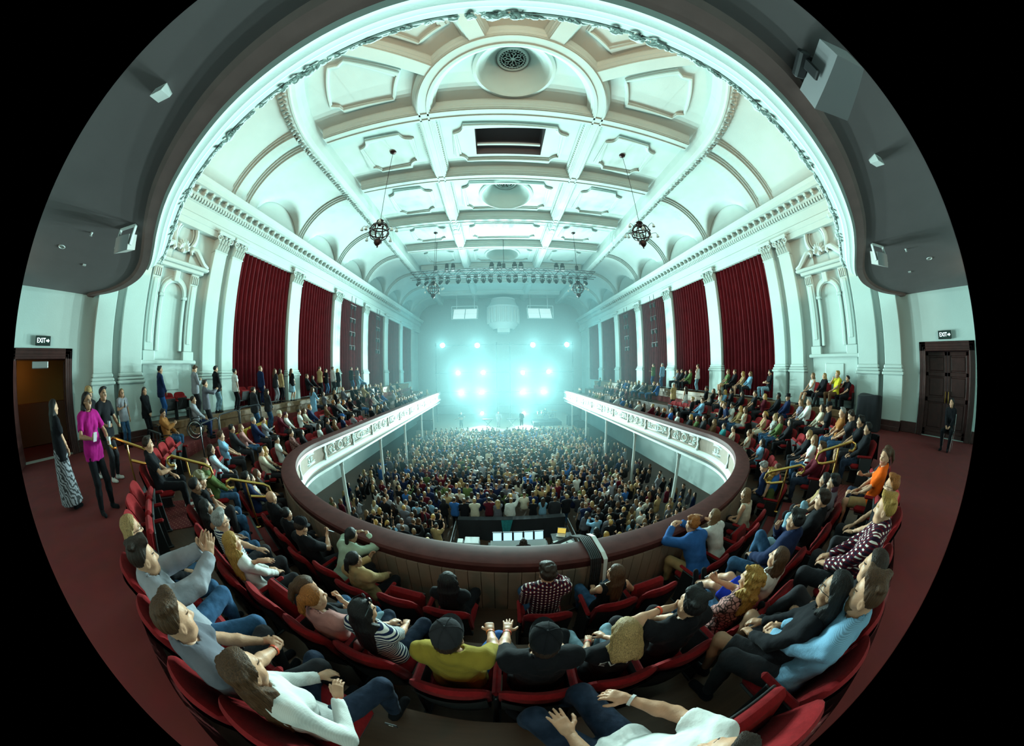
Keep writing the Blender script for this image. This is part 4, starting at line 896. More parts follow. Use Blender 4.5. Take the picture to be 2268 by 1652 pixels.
def pan_mesh(up):
    m = MB().bevbox(-.22, .22, -.08, .30, -.075, -.05, .01)
    if up: m.xf(Matrix.Translation((0, -.12, .44)) @ Matrix.Rotation(math.radians(74), 4, 'X'))
    else: m.xf(Matrix.Translation((0, -.06, .41)))
    return m


am = MB().bevbox(-.30, -.242, -.22, .16, .60, .65, .022); fm = MB().bevbox(-.288, -.256, -.24, .08, 0, .60, .01); fm.bevbox(-.30, -.24, -.30, .10, 0, .03, .01); fm.box(-.26, .24, -.20, -.16, .30, .34)
SM = {'backrest': back_mesh().mesh('backrest', VELVET, True, 50), 'back_shell': shell_mesh().mesh('back_shell', BLACKP, True), 'armrest': am.mesh('armrest', VELVET), 'frame': fm.mesh('frame', BLACK),
      'down': cushion_mesh(False).mesh('seat', VELVET, True, 50), 'up': cushion_mesh(True).mesh('seat', VELVET, True, 50), 'pan0': pan_mesh(False).mesh('seat_pan', BLACKP), 'pan1': pan_mesh(True).mesh('seat_pan', BLACKP)}


def seat_proto(up):
    t = thing('theatre_seat', 'red velvet tip-up theatre seat', 'seat')
    link('backrest', SM['backrest'], t); link('back_shell', SM['back_shell'], t); link('seat', SM['up' if up else 'down'], t); link('seat_pan', SM['pan1' if up else 'pan0'], t); link('armrest', SM['armrest'], t); link('frame', SM['frame'], t)
    return t


SEATP = {}; SEATS = []; USED_LABELS = set()
ORD = ['first', 'second', 'third', 'fourth', 'fifth', 'sixth', 'seventh', 'eighth', 'ninth', 'tenth', 'eleventh', 'twelfth', 'thirteenth', 'fourteenth', 'fifteenth', 'sixteenth', 'seventeenth', 'eighteenth', 'nineteenth', 'twentieth']
ORD += ['twenty-' + o for o in ORD[:9]] + ['thirtieth'] + ['thirty-' + o for o in ORD[:9]] + ['fortieth'] + ['forty-' + o for o in ORD[:9]] + ['fiftieth']
ZROW = {'A': RA, 'B': RB, 'C': RC}; ROWN = {'A': 'front row', 'B': 'second row', 'C': 'third row'}; ROFF = {'A': .93, 'B': 2.05, 'C': 3.10}


def put_seat(x, y, z, yaw, label, up, group):
    SEATS.append((x, y, z))
    if up not in SEATP: SEATP[up] = o = seat_proto(up); o.location = (x, y, z); o.rotation_euler = (0, 0, yaw); o['label'] = label; o['group'] = group; return o
    return dup(SEATP[up], (x, y, z), yaw, label, group)


for (row, x, y, yaw, syaw, lab, kw) in PEOPLE:
    if any(abs(z - ZROW[row]) < .1 and math.hypot(x - a, y - b) < .36 for a, b, z in SEATS): continue
    wds = lab.replace(',', '').split(); short = ' '.join(wds[:11])
    while short.split()[-1] in ('a', 'the', 'in', 'and', 'with', 'of', 'by', 'on', 'at', 'her', 'his', 'from', 'beside', 'above', 'next', 'to', 'an', 'left', 'over', 'who'): short = ' '.join(short.split()[:-1])
    l = 'red tip-up seat under the ' + short
    if l in USED_LABELS: l = 'red tip-up seat under the ' + ' '.join(wds[:12])
    USED_LABELS.add(l); put_seat(x, y, ZROW[row], syaw, l, False, 'occupied red seats of the gallery')
for row in 'CBA':
    o = ROFF[row]; path = [Vector(p) for p in horseshoe(o, 400, 200, 15.)][::-1]; n = 0
    for p in path:
        if abs(p.x) > 6 and p.y > (14 if row != 'C' else 11): continue
        if row == 'C' and -1.35 < p.x < -.25: continue
        if row == 'C' and p.x < 0 and p.y > 3.2: continue
        if p.y < 8.2:
            t = math.degrees(math.atan2((8.2 - p.y) / (5 + o), p.x / (7 + o)))
            if abs(t - 127.5) < 5.2 or abs(t - 57) < 5.2: continue
        if any(abs(z - ZROW[row]) < .1 and math.hypot(p.x - a, p.y - b) < .525 for a, b, z in SEATS): continue
        d = inward(p.x, p.y); put_seat(p.x, p.y, ZROW[row], -math.atan2(d.x, d.y), 'empty red tip-up seat, %s empty one along the %s counted from the left gallery' % (ORD[n], ROWN[row]), True, 'empty red seats of the gallery'); n += 1
# dark red seats standing on the side ledges
for i, (x, y) in enumerate(((-11.35, 4.55), (-11.35, 5.1), (-11.35, 8.5), (-11.35, 9.1), (11.5, 5.7), (11.5, 5.1), (11.5, 4.45), (11.5, 3.95))):
    put_seat(x, y, 6.15, -PI / 2 if x < 0 else PI / 2, ('empty dark red seat on the %s ledge, %s from the back of the hall' % ('left', ORD[i])) if x < 0 else 'red seat on the right ledge below the niche, %s from the pilaster pair' % ORD[i - 4], x < 0, 'red seats on the side ledges')
# ------------------------------------------------------------------ people: smooth fields meshed with surface nets
V3 = lambda *a: np.array(a, np.float32)


def nets(f, o, h):
    s = f < 0
    nx, ny, nz = f.shape
    c = [s[i:nx - 1 + i, j:ny - 1 + j, k:nz - 1 + k] for i in (0, 1) for j in (0, 1) for k in (0, 1)]
    cnt = sum(x.astype(np.int8) for x in c); act = (cnt > 0) & (cnt < 8)
    idx = np.full(act.shape, -1, np.int32); ii = np.argwhere(act); n = len(ii)
    if n == 0: return np.zeros((0, 3), np.float32), np.zeros((0, 4), np.int32)
    idx[act] = np.arange(n)
    fv = np.stack([f[ii[:, 0] + i, ii[:, 1] + j, ii[:, 2] + k] for i in (0, 1) for j in (0, 1) for k in (0, 1)], 1)
    corner = np.array([(i, j, k) for i in (0, 1) for j in (0, 1) for k in (0, 1)], np.float32)
    acc = np.zeros((n, 3), np.float32); w = np.zeros(n, np.float32)
    for a in range(8):
        for b in range(a + 1, 8):
            if bin(a ^ b).count('1') == 1:
                fa, fb = fv[:, a], fv[:, b]; m = (fa < 0) != (fb < 0)
                t = np.where(m, fa / np.where(m, fa - fb, 1), 0)[:, None]
                acc += np.where(m[:, None], corner[a] + (corner[b] - corner[a]) * t, 0); w += m
    V = (ii + acc / w[:, None]) * h + o
    Q = []
    for ax in range(3):
        sl0 = [slice(None)] * 3; sl1 = [slice(None)] * 3; sl0[ax] = slice(0, -1); sl1[ax] = slice(1, None)
        d = s[tuple(sl0)] != s[tuple(sl1)]; b, c2 = (ax + 1) % 3, (ax + 2) % 3
        e = np.argwhere(d); e = e[(e[:, b] > 0) & (e[:, c2] > 0) & (e[:, b] < f.shape[b] - 1) & (e[:, c2] < f.shape[c2] - 1)]
        if not len(e): continue
        def at(db, dc):
            q = e.copy(); q[:, b] -= db; q[:, c2] -= dc; return idx[q[:, 0], q[:, 1], q[:, 2]]
        qd = np.stack([at(1, 1), at(0, 1), at(0, 0), at(1, 0)], 1)
        ins = s[e[:, 0], e[:, 1], e[:, 2]]; qd[~ins] = qd[~ins][:, ::-1]; Q.append(qd)
    return V.astype(np.float32), np.concatenate(Q).astype(np.int32)


def cone(a, b, ra, rb, k=.03, cap=0, g=1.0): return ('c', V3(*a), V3(*b), ra, rb, k, cap)
def ell(c, r, k=.03, R=None): return ('e', V3(*c), V3(*r), R, k)


def bounds(p):
    if p[0] == 'c':
        r = max(p[3], p[4]); return np.minimum(p[1], p[2]) - r, np.maximum(p[1], p[2]) + r
    r = p[2] if p[3] is None else np.full(3, p[2].max()); return p[1] - r, p[1] + r


def pdist(p, P):
    if p[0] == 'c':
        ab = p[2] - p[1]; L2 = float(ab @ ab) + 1e-12; q = P - p[1]; tr = (q @ ab) / L2; t = np.clip(tr, 0, 1)
        d = np.sqrt(((q - t[..., None] * ab) ** 2).sum(-1)) - (p[3] + (p[4] - p[3]) * t)
        L = math.sqrt(L2)
        if p[6] & 1: d = np.maximum(d, (tr - 1) * L)
        if p[6] & 2: d = np.maximum(d, -tr * L)
        return d
    q = P - p[1]
    if p[3] is not None: q = q @ p[3]
    k0 = np.sqrt(((q / p[2]) ** 2).sum(-1)); k1 = np.sqrt(((q / p[2] ** 2) ** 2).sum(-1)) + 1e-6
    return k0 * (k0 - 1) / k1


def sdf(add, h, sub=(), post=None, infl=0.):
    lo = np.min([bounds(p)[0] for p in add], 0) - infl - 3 * h; hi = np.max([bounds(p)[1] for p in add], 0) + infl + 3 * h
    n = np.ceil((hi - lo) / h).astype(int) + 1
    f = np.full(n, .25, np.float32)
    ax = [lo[i] + h * np.arange(n[i], dtype=np.float32) for i in range(3)]
    def region(p, m):
        b0, b1 = bounds(p); a = np.maximum(np.floor((b0 - m - lo) / h).astype(int), 0); b = np.minimum(np.ceil((b1 + m - lo) / h).astype(int) + 1, n)
        if (b <= a).any(): return None
        sl = tuple(slice(a[i], b[i]) for i in range(3))
        return sl, np.stack(np.meshgrid(*[ax[i][sl[i]] for i in range(3)], indexing='ij'), -1)
    for p in add:
        k = p[5] if p[0] == 'c' else p[4]
        r = region(p, infl + k + 2.5 * h)
        if r is None: continue
        sl, P = r; d = pdist(p, P) - infl; g = f[sl]
        hh = np.maximum(k - np.abs(g - d), 0) / k
        f[sl] = np.minimum(g, d) - hh * hh * k * .25
    for p in sub:
        k = p[5] if p[0] == 'c' else p[4]
        r = region(p, 2.5 * h + k)
        if r is None: continue
        sl, P = r; d = -pdist(p, P); g = f[sl]; hh = np.maximum(k - np.abs(g - d), 0) / k; f[sl] = np.maximum(g, d) + hh * hh * k * .25
    if post is not None:
        P = np.stack(np.meshgrid(*ax, indexing='ij'), -1); f = post(f, P)
    return nets(f, lo, h)


def mesh_np(name, V, Q, mats, mi=None, smooth=True):
    me = bpy.data.meshes.new(name); nq = len(Q)
    me.vertices.add(len(V)); me.vertices.foreach_set('co', np.ascontiguousarray(V, np.float32).ravel())
    me.loops.add(nq * 4); me.loops.foreach_set('vertex_index', np.ascontiguousarray(Q, np.int32).ravel())
    me.polygons.add(nq); me.polygons.foreach_set('loop_start', np.arange(0, nq * 4, 4, dtype=np.int32))
    try: me.polygons.foreach_set('loop_total', np.full(nq, 4, np.int32))
    except Exception: pass
    for m in mats: me.materials.append(m)
    if mi is not None: me.polygons.foreach_set('material_index', np.ascontiguousarray(mi, np.int32))
    if smooth: me.polygons.foreach_set('use_smooth', np.ones(nq, bool))
    me.update(calc_edges=True); me.validate(); return me


def join(parts):
    V = []; Q = []; M = []; n = 0
    for (v, q, m) in parts: V.append(v); Q.append(q + n); M.append(m); n += len(v)
    return np.concatenate(V), np.concatenate(Q), np.concatenate(M)


def rotx(a): c, s = math.cos(a), math.sin(a); return np.array([[1, 0, 0], [0, c, -s], [0, s, c]], np.float32)
def roty(a): c, s = math.cos(a), math.sin(a); return np.array([[c, 0, s], [0, 1, 0], [-s, 0, c]], np.float32)
def rotz(a): c, s = math.cos(a), math.sin(a); return np.array([[c, -s, 0], [s, c, 0], [0, 0, 1]], np.float32)


HEADS = {}


def head(sex, h):
    key = (sex, h)
    if key in HEADS: return HEADS[key]
    w = 1.0 if sex == 'm' else .95; j = 1.0 if sex == 'm' else .9
    a = [ell((0, -.012, .035), (.077 * w, .096 * w, .088 * w), .02), ell((0, .022, -.035), (.061 * w, .068, .080), .04), ell((0, .058, -.090), (.026 * j, .024, .024), .035),
         cone((-.03, .02, -.085), (.03, .02, -.085), .028 * j, .028 * j, .03), ell((.042, .046, -.028), (.026, .028, .026), .03), ell((-.042, .046, -.028), (.026, .028, .026), .03),
         cone((-.034, .078, .026), (.034, .078, .026), .012 * j, .012 * j, .02), cone((0, .082, .018), (0, .106, -.024), .008, .0125, .016), ell((.013, .094, -.027), (.010, .012, .008), .01), ell((-.013, .094, -.027), (.010, .012, .008), .01),
         cone((-.019, .079, -.055), (.019, .079, -.055), .0085, .0085, .008), cone((-.016, .077, -.069), (.016, .077, -.069), .0095, .0095, .008),
         cone((0, -.022, -.05), (0, -.035, -.19), .056 * (1 if sex == 'm' else .85), .060 * (1 if sex == 'm' else .85), .03)]
    for s in (-1, 1): a.append(ell((s * .079 * w, -.006, -.008), (.011, .021, .031), .012))
    sub = [ell((s * .032, .094, .006), (.018, .014, .011), .016) for s in (-1, 1)] + [cone((-.018, .094, -.062), (.018, .094, -.062), .002, .002, .006)]
    sub += [ell((s * .088 * w, .002, -.006), (.008, .011, .018), .008) for s in (-1, 1)]
    V, Q = sdf(a, h, sub)
    C = V[Q].mean(1); mi = np.zeros(len(Q), np.int32)
    if h < .014:
        e1 = np.minimum(np.hypot(C[:, 0] - .032, (C[:, 2] - .005) * 1.7), np.hypot(C[:, 0] + .032, (C[:, 2] - .005) * 1.7))
        mi[(e1 < .0125) & (C[:, 1] > .05)] = 1
        e2 = np.minimum(np.hypot(C[:, 0] - .032, C[:, 2] - .005), np.hypot(C[:, 0] + .032, C[:, 2] - .005)); mi[(e2 < .0058) & (C[:, 1] > .05)] = 2
        br = (np.abs(np.abs(C[:, 0]) - .033) < .02) & (np.abs(C[:, 2] - .030 + .08 * np.abs(np.abs(C[:, 0]) - .03)) < .0045) & (C[:, 1] > .05); mi[br] = 3
        lp = (np.abs(C[:, 0]) < .024) & (np.abs(C[:, 2] + .062) < .0125) & (C[:, 1] > .072); mi[lp] = 4
    HEADS[key] = (V, Q, mi); return HEADS[key]


def hair_prims(style, R):
    P = []; sub = []
    skull = ell((0, -.014, .040), (.087, .106, .096), .02)
    P.append(skull); post = None
    nape = {'short': -.055, 'long': -.09, 'pony': -.06, 'bun': -.06, 'curly': -.09, 'bob': -.09, 'messy': -.065, 'buzz': -.05, 'fringe': -.09}.get(style, -.06)
    if style in ('short', 'messy', 'fringe', 'buzz'):
        if style != 'buzz':
            P.append(ell((0, .045, .105), (.06, .045, .03), .04))
            for k in range(10): P.append(ell((R.uniform(-.06, .06), R.uniform(-.07, .07), .11 + R.uniform(-.01, .014)), (.03, .035, .02), .02))
        if style == 'messy':
            for k in range(22):
                a, b = R.uniform(0, 6.3), R.uniform(.2, 1.4); P.append(ell((.08 * math.cos(a) * math.sin(b), -.014 + .098 * math.sin(a) * math.sin(b), .045 + .09 * math.cos(b)), (.024, .024, .024), .012))
    if style in ('long', 'curly', 'bob', 'fringe'):
        L = {'long': -.36, 'curly': -.30, 'bob': -.14, 'fringe': -.08}[style]
        for x in np.linspace(-.075, .075, 7):
            yb = -.085 + 5 * x * x
            P.append(cone((x * .9, yb + .02, .04), (x * 1.05, yb - .005, -.10), .034, .038, .02)); 
            if L < -.1: P.append(cone((x * 1.05, yb - .005, -.10), (x * 1.15, yb - .035, L + R.uniform(-.03, .04)), .038, .016 if style == 'long' else .03, .02))
        for s in (-1, 1):
            P.append(cone((s * .075, .02, .05), (s * .088, .012, -.10), .026, .030, .02)); P.append(cone((s * .088, -.02, .0), (s * .10, -.03, max(L * .7, -.26)), .03, .02, .02))
    if style == 'curlylong':
        for k in range(26):
            x = R.uniform(-.10, .10); y0 = -.075 + 4 * x * x; z1 = R.uniform(-.44, -.30); ph = R.uniform(0, 6.3)
            pts = [(x * (.75 + .35 * t) + .012 * math.sin(ph + 9 * t), y0 - .03 * t + .012 * math.cos(ph + 8 * t), .06 + (z1 - .06) * t) for t in (0, .2, .4, .6, .8, 1)]
            for a, b2, ra, rb in zip(pts[:-1], pts[1:], (.03, .03, .028, .025, .02), (.03, .028, .025, .02, .01)): P.append(cone(a, b2, ra, rb, .008))
        for s in (-1, 1): P.append(cone((s * .075, .02, .05), (s * .092, .0, -.14), .028, .028, .02)); P.append(cone((s * .092, .0, -.14), (s * .10, .05, -.34), .028, .014, .02))
    if style == 'curly':
        for k in range(70):
            a = R.uniform(0, 6.3); z = R.uniform(-.27, .11); rr = .098 if z > 0 else .115; y = rr * math.sin(a) * 1.05 - .02
            if y > .045 and z < .07: continue
            if z > .06: rr *= .7
            P.append(ell((rr * math.cos(a), min(y, .06), z), (.027, .027, .027), .012))
    if style == 'pony':
        P += [ell((0, -.115, .055), (.028, .028, .028), .02), cone((0, -.125, .05), (0, -.15, -.06), .03, .036, .02), cone((0, -.15, -.06), (0, -.145, -.17), .036, .012, .02)]
    if style == 'bun': P.append(ell((0, -.09, .10), (.042, .042, .04), .015))
    cutz = nape
    def post(f, X):
        x, y, z = X[..., 0], X[..., 1], X[..., 2]
        face = np.minimum(.80 * y - .60 * (z - .052) - .018, y + .012 + np.clip(z + .05, -.5, .1) * .8)      # > 0 in front of and below the hairline
        f = np.maximum(f, face)
        if style in ('short', 'messy', 'pony', 'bun', 'buzz'):
            f = f + np.clip(-(z + .0) * .16, 0, .014)
            low = cutz - z + np.clip((y + .03) * 1.1, -.02, .09)
            low = np.where((y < -.112), -1, low) if style in ('pony', 'bun') else low
            f = np.maximum(f, low)
        return f
    if style in ('fringe',):
        old = post
        def post(f, X):
            y, z = X[..., 1], X[..., 2]; return np.maximum(f, .9 * y - .35 * (z - .02) - .072)
    return P, sub, post


HAIRS = {}


def hair_mesh(style, h, seed=0):
    key = (style, h, seed)
    if key in HAIRS: return HAIRS[key]
    R = random.Random(seed * 7 + 3)
    P, sub, post = hair_prims(style, R)
    V, Q = sdf(P, h, sub, post)
    if len(V) and h < .016:
        a = np.arctan2(V[:, 0], -V[:, 1] - .0); amp = .0016 if style != 'curly' else .005
        n = np.sin(a * 23 + np.sin(V[:, 2] * 22 + seed) * 1.2) + .6 * np.sin(a * 41 + 2 + V[:, 2] * 30)
        r = V * np.array([1, 1, .35], np.float32); r /= np.linalg.norm(r, axis=1)[:, None] + 1e-6; V = V + r * (n * amp)[:, None].astype(np.float32)
    HAIRS[key] = (V, Q); return HAIRS[key]


HANDS = {}


def hand(curl, h):
    """right hand, wrist at the origin, fingers along +y, palm towards -z, thumb on the -x side"""
    key = (curl, h)
    if key in HANDS: return HANDS[key]
    a = [cone((0, -.03, 0), (0, .015, 0), .027, .026, .015)]
    for x in (-.026, -.009, .009, .025): a.append(cone((x * .7, .01, 0), (x, .078 - abs(x + .005) * .25, .002), .016, .0125, .014))
    c = {'flat': (.06, .08, .06), 'relax': (.35, .45, .3), 'grip': (.85, 1.05, .7), 'fist': (1.25, 1.45, 1.0)}[curl]
    for x, L, sp in ((-.027, .070, -.06), (-.009, .078, -.01), (.009, .072, .03), (.026, .056, .10)):
        p = V3(x, .078 - abs(x + .005) * .25, .002); ang = 0
        if curl == 'flat': sp *= 2.2
        for k, (fr, r0, r1) in enumerate(((.45, .0098, .0088), (.31, .0088, .0078), (.24, .0078, .0066))):
            ang += c[k]; d = V3(math.sin(sp) * math.cos(ang), math.cos(sp) * math.cos(ang), -math.sin(ang)); q = p + d * L * fr; a.append(cone(p, q, r0, r1, .004)); p = q
    t = (.25 if curl == 'flat' else .0); p = V3(-.022, .012, -.006); q = p + V3(-.022 - .012 * t * 4, .024, -.010); r = q + V3(-.012 * (1 + t), .026, -.008 if curl != 'fist' else -.016)
    s = r + V3(.002 if curl in ('grip', 'fist') else -.006, .022, -.008)
    a += [cone(p, q, .015, .0125, .01), cone(q, r, .0115, .0105, .005), cone(r, s, .0105, .008, .005)]
    HANDS[key] = sdf(a, h); return HANDS[key]


def ik(a, c, l1, l2, pole):
    a, c = np.array(a, float), np.array(c, float); d = c - a; L = np.linalg.norm(d)
    if L > (l1 + l2) * .995: c = a + d / L * (l1 + l2) * .995; d = c - a; L = np.linalg.norm(d)
    u = d / L; x = (l1 * l1 - l2 * l2 + L * L) / (2 * L); hgt = math.sqrt(max(l1 * l1 - x * x, 0)); p = np.array(pole, float); p = p - u * (p @ u); p /= np.linalg.norm(p) + 1e-9
    return a + u * x + p * hgt, c


# wrist targets (right, left), hand direction, palm direction, curl
SEATED = {
    'thigh_r': (((.19, .35, .71), (-.15, .9, .1), (0, 0, -1), 'fist'), ((-.12, .30, .64), (.3, .9, -.1), (0, 0, -1), 'relax')),
    'thigh_l': (((.12, .30, .64), (-.3, .9, -.1), (0, 0, -1), 'relax'), ((-.20, .36, .71), (.05, .95, .1), (0, 0, -1), 'flat')),
    'rest_r': (((.17, .15, .74), (-.15, .85, .5), (0, 0, -1), 'relax'), ((-.07, .27, .63), (.35, .9, -.1), (0, 0, -1), 'relax')),
    'keysit': (((.25, .36, .85), (-.2, 1, .1), (0, 0, -1), 'grip'), ((-.25, .36, .85), (.2, 1, .1), (0, 0, -1), 'grip')),
    'slouch': (((.19, .20, .72), (-.5, .8, 0), (0, 0, -1), 'relax'), ((-.14, .24, .72), (0, 1, .25), (0, 0, -1), 'flat')),
    'lap': (((.08, .30, .625), (-.35, .9, -.1), (0, 0, -1), 'relax'), ((-.07, .27, .625), (.35, .9, -.1), (0, 0, -1), 'relax')),
    'knees': (((.15, .37, .63), (0, 1, -.2), (0, 0, -1), 'relax'), ((-.15, .36, .63), (0, 1, -.2), (0, 0, -1), 'relax')),
    'clasp': (((.05, .33, .68), (-.55, .8, .15), (-.7, 0, -.7), 'grip'), ((-.05, .33, .68), (.55, .8, .15), (.7, 0, -.7), 'grip')),
    'cross': (((-.08, .20, .80), (-1, .25, .1), (0, -1, -.3), 'relax'), ((.10, .17, .76), (1, .25, .0), (0, -1, -.3), 'relax')),
    'clap': (((.045, .40, 1.04), (-.05, .25, 1), (-1, 0, 0), 'flat'), ((-.045, .38, 1.07), (.05, .35, 1), (1, 0, 0), 'flat')),
    'phone': (((.05, .30, .90), (-.2, .7, .5), (-.5, -.5, .3), 'grip'), ((-.09, .28, .66), (.35, .9, -.1), (0, 0, -1), 'relax')),
    'drink': (((.14, .30, .80), (0, .9, .3), (-1, 0, 0), 'grip'), ((-.09, .28, .64), (.35, .9, -.1), (0, 0, -1), 'relax')),
    'chin': (((.06, .13, 1.02), (-.3, .1, .9), (-.2, -1, 0), 'fist'), ((-.08, .27, .64), (.6, .8, 0), (0, 0, -1), 'relax')),
    'crown': (((.12, -.12, 1.19), (-.9, -.1, .2), (0, 1, 0), 'relax'), ((-.12, -.12, 1.19), (.9, -.1, .2), (0, 1, 0), 'relax')),
    'crown_l': (((.09, .29, .63), (-.35, .9, -.1), (0, 0, -1), 'relax'), ((-.17, .02, 1.12), (.7, -.5, .3), (0, 1, 0), 'relax')),
    'rail': (((.10, .66, .97), (-.8, .6, 0), (0, 0, -1), 'relax'), ((-.12, .64, .97), (.8, .6, 0), (0, 0, -1), 'relax')),
    'around_l': (((.08, .30, .63), (-.35, .9, -.1), (0, 0, -1), 'relax'), ((-.52, .10, .90), (-.6, .75, -.1), (0, .1, -1), 'flat')),
    'around_r': (((.56, .02, .92), (.75, .6, -.15), (0, .1, -1), 'flat'), ((-.07, .30, .64), (.35, .9, -.1), (0, 0, -1), 'relax')),
    'prop_r': (((.34, .20, .64), (.2, 1, -.2), (0, 0, -1), 'relax'), ((-.07, .28, .63), (.35, .9, -.1), (0, 0, -1), 'relax')),
    'raise_l': (((.12, .34, .66), (0, 1, 0), (0, 0, -1), 'relax'), ((-.13, .36, .88), (.1, .4, 1), (1, -.3, 0), 'relax')),
    'photo': (((.06, .36, 1.10), (-.3, .5, .8), (-.6, .5, 0), 'grip'), ((-.06, .36, 1.10), (.3, .5, .8), (.6, .5, 0), 'grip')),
}
STANDING = {
    'pinkpose': (((.12, .30, 1.12), (-.5, .5, .6), (-.5, -.4, .7), 'grip'), ((-.24, .26, 1.02), (.2, .9, .25), (1, 0, 0), 'grip')),
    'hang': (((.25, .06, .80), (0, .12, -1), (-1, 0, 0), 'relax'), ((-.25, .06, .80), (0, .12, -1), (1, 0, 0), 'relax')),
    'cross': (((-.10, .22, 1.17), (-1, .2, .1), (0, -1, -.3), 'relax'), ((.12, .19, 1.13), (1, .2, 0), (0, -1, -.3), 'relax')),
    'phone': (((.15, .30, 1.10), (-.4, .6, .5), (-.6, -.3, .6), 'grip'), ((-.26, .10, .82), (0, .15, -1), (1, 0, 0), 'relax')),
    'cup': (((.20, .26, 1.06), (-.2, .9, .3), (-1, 0, 0), 'grip'), ((-.22, .22, 1.02), (.2, .9, .2), (1, 0, 0), 'grip')),
    'photo': (((.06, .42, 1.40), (-.3, .5, .8), (-.6, .5, 0), 'grip'), ((-.06, .42, 1.40), (.3, .5, .8), (.6, .5, 0), 'grip')),
    'clasp': (((.06, .20, .92), (-.7, .2, -.6), (0, -1, 0), 'relax'), ((-.06, .20, .93), (.7, .2, -.6), (0, -1, 0), 'relax')),
    'raise': (((.24, .14, 1.86), (-.05, .1, 1), (-.3, 1, 0), 'flat'), ((-.25, .06, .82), (0, .12, -1), (1, 0, 0), 'relax')),
    'raise2': (((.22, .16, 1.84), (-.1, .1, 1), (-.3, 1, 0), 'fist'), ((-.22, .16, 1.84), (.1, .1, 1), (.3, 1, 0), 'fist')),
    'chest': (((.07, .22, 1.22), (-.6, .4, .5), (-.3, -1, 0), 'grip'), ((-.25, .06, .80), (0, .12, -1), (1, 0, 0), 'relax')),
    'mic': (((.04, .24, 1.40), (-.3, .3, .9), (-1, 0, 0), 'fist'), ((-.30, .15, .95), (0, .3, -1), (1, 0, 0), 'relax')),
    'guitar': (((.10, .20, 1.0), (-.7, .3, -.5), (0, -1, 0), 'grip'), ((-.42, .28, 1.16), (-.2, .6, .6), (.5, .2, .8), 'grip')),
    'keys': (((.20, .42, 1.0), (0, 1, -.1), (0, 0, -1), 'relax'), ((-.20, .42, 1.0), (0, 1, -.1), (0, 0, -1), 'relax')),
}


def skeleton(sit, pose, sex, lean=12, legs='plain', twist=0.):
    J = {}; wd = 1.0 if sex == 'm' else .88
    if sit:
        P0 = np.array([0, .0, .535]); a = math.radians(lean); S = np.array([0, -math.sin(a), math.cos(a)])
        J['hip'] = [np.array([s * .085, .03, .515]) for s in (1, -1)]
        kz = {'plain': ((.14, .44, .09), (-.14, .42, .09)), 'wide': ((.24, .40, .09), (-.24, .38, .09)), 'ahead': ((.10, .62, .09), (-.13, .56, .09)), 'crossed': ((.02, .62, .30), (-.12, .42, .09)),
              'tucked': ((.13, .28, .09), (-.12, .30, .09)), 'propped': ((.08, .78, .34), (-.06, .80, .36)), 'up': ((.10, .36, .36), (-.13, .42, .09))}[legs]
    else:
        P0 = np.array([0, 0, .93]); a = math.radians(lean * .25); S = np.array([0, -math.sin(a), math.cos(a)])
        J['hip'] = [np.array([s * .085, .0, .90]) for s in (1, -1)]
        kz = {'plain': ((.11, .02, .085), (-.11, -.02, .085)), 'wide': ((.17, .04, .085), (-.15, -.04, .085)), 'step': ((.10, .16, .085), (-.10, -.14, .085)), 'crossed': ((-.03, .08, .085), (-.09, -.02, .085))}.get(legs, ((.11, .02, .085), (-.11, -.02, .085)))
    J['P'] = P0; J['waist'] = P0 + .17 * S; J['chest'] = P0 + .35 * S; J['neck'] = P0 + .525 * S
    up = np.array([0, .5 * S[1] + (.06 if sit else 0), 1.0]); J['head'] = J['neck'] + np.array([0, .02 if lean < 20 else .0, .148]) + (np.array([0, .045, -.01]) if lean < -5 else 0)
    sw = .194 * wd; T = rotz(math.radians(twist))
    J['sh'] = [P0 + .465 * S + T @ np.array([s * sw, 0, 0]) for s in (1, -1)]
    J['arm'] = []
    sp = (SEATED if sit else STANDING)[pose]
    for i, s in enumerate((1, -1)):
        w, hd, pl, curl = sp[i]; w = np.array(w, float)
        if sit and pose not in ('rail', 'slouch'): w = w + (S * .4 - np.array([0, -.083, .391])) * (1 if w[2] > .75 else .0)
        pole = (s * .9, -.7, -.5) if w[2] < (1.25 if sit else 1.6) else (s, -.2, -.1)
        e, w2 = ik(J['sh'][i], w, .285, .255, pole); J['arm'].append((e, w2, np.array(hd, float), np.array(pl, float), curl))
    J['leg'] = []
    for i, s in enumerate((1, -1)):
        k, f = ik(J['hip'][i], kz[i], .43, .42, (s * .25, .6, 1) if sit else (0, 1, 0)); J['leg'].append((k, f))
    return J


def up_to(v, n):
    v = v / (np.linalg.norm(v) + 1e-9); n = n - v * (n @ v); n /= np.linalg.norm(n) + 1e-9; return v, n


BODIES = {}
LOD = {0: (.018, .0155, .018, .0075, .0062), 1: (.030, .026, .031, .0132, .0115), 2: (.055, .050, .060, .022, .028), 3: (.045, .04, .05, .024, .02)}


def torso(J, sex, infl=0.):
    m = 1.0 if sex == 'm' else .90; P, W, C, N = J['P'], J['waist'], J['chest'], J['neck']
    a = [cone(P + [.075 * m, 0, -.01], P + [-.075 * m, 0, -.01], .115, .115, .06), ell(W, (.140 * m, .105, .14), .08), ell(C + [0, .0, -.02], (.165 * m, .112, .17), .08),
         cone(J['sh'][0] + [-.03, 0, 0], J['sh'][1] + [.03, 0, 0], .068 * m, .068 * m, .07), cone(N + [0, -.02, .035], J['sh'][0] + [-.02, 0, .005], .052 * m, .05 * m, .05), cone(N + [0, -.02, .035], J['sh'][1] + [.02, 0, .005], .052 * m, .05 * m, .05), cone(N - (N - C) * .25, N, .085, .06, .05)]
    if sex == 'f':
        for s in (-1, 1): a.append(ell(C + np.array([s * .075, .082, -.02]), (.062, .055, .06), .05))
    return a


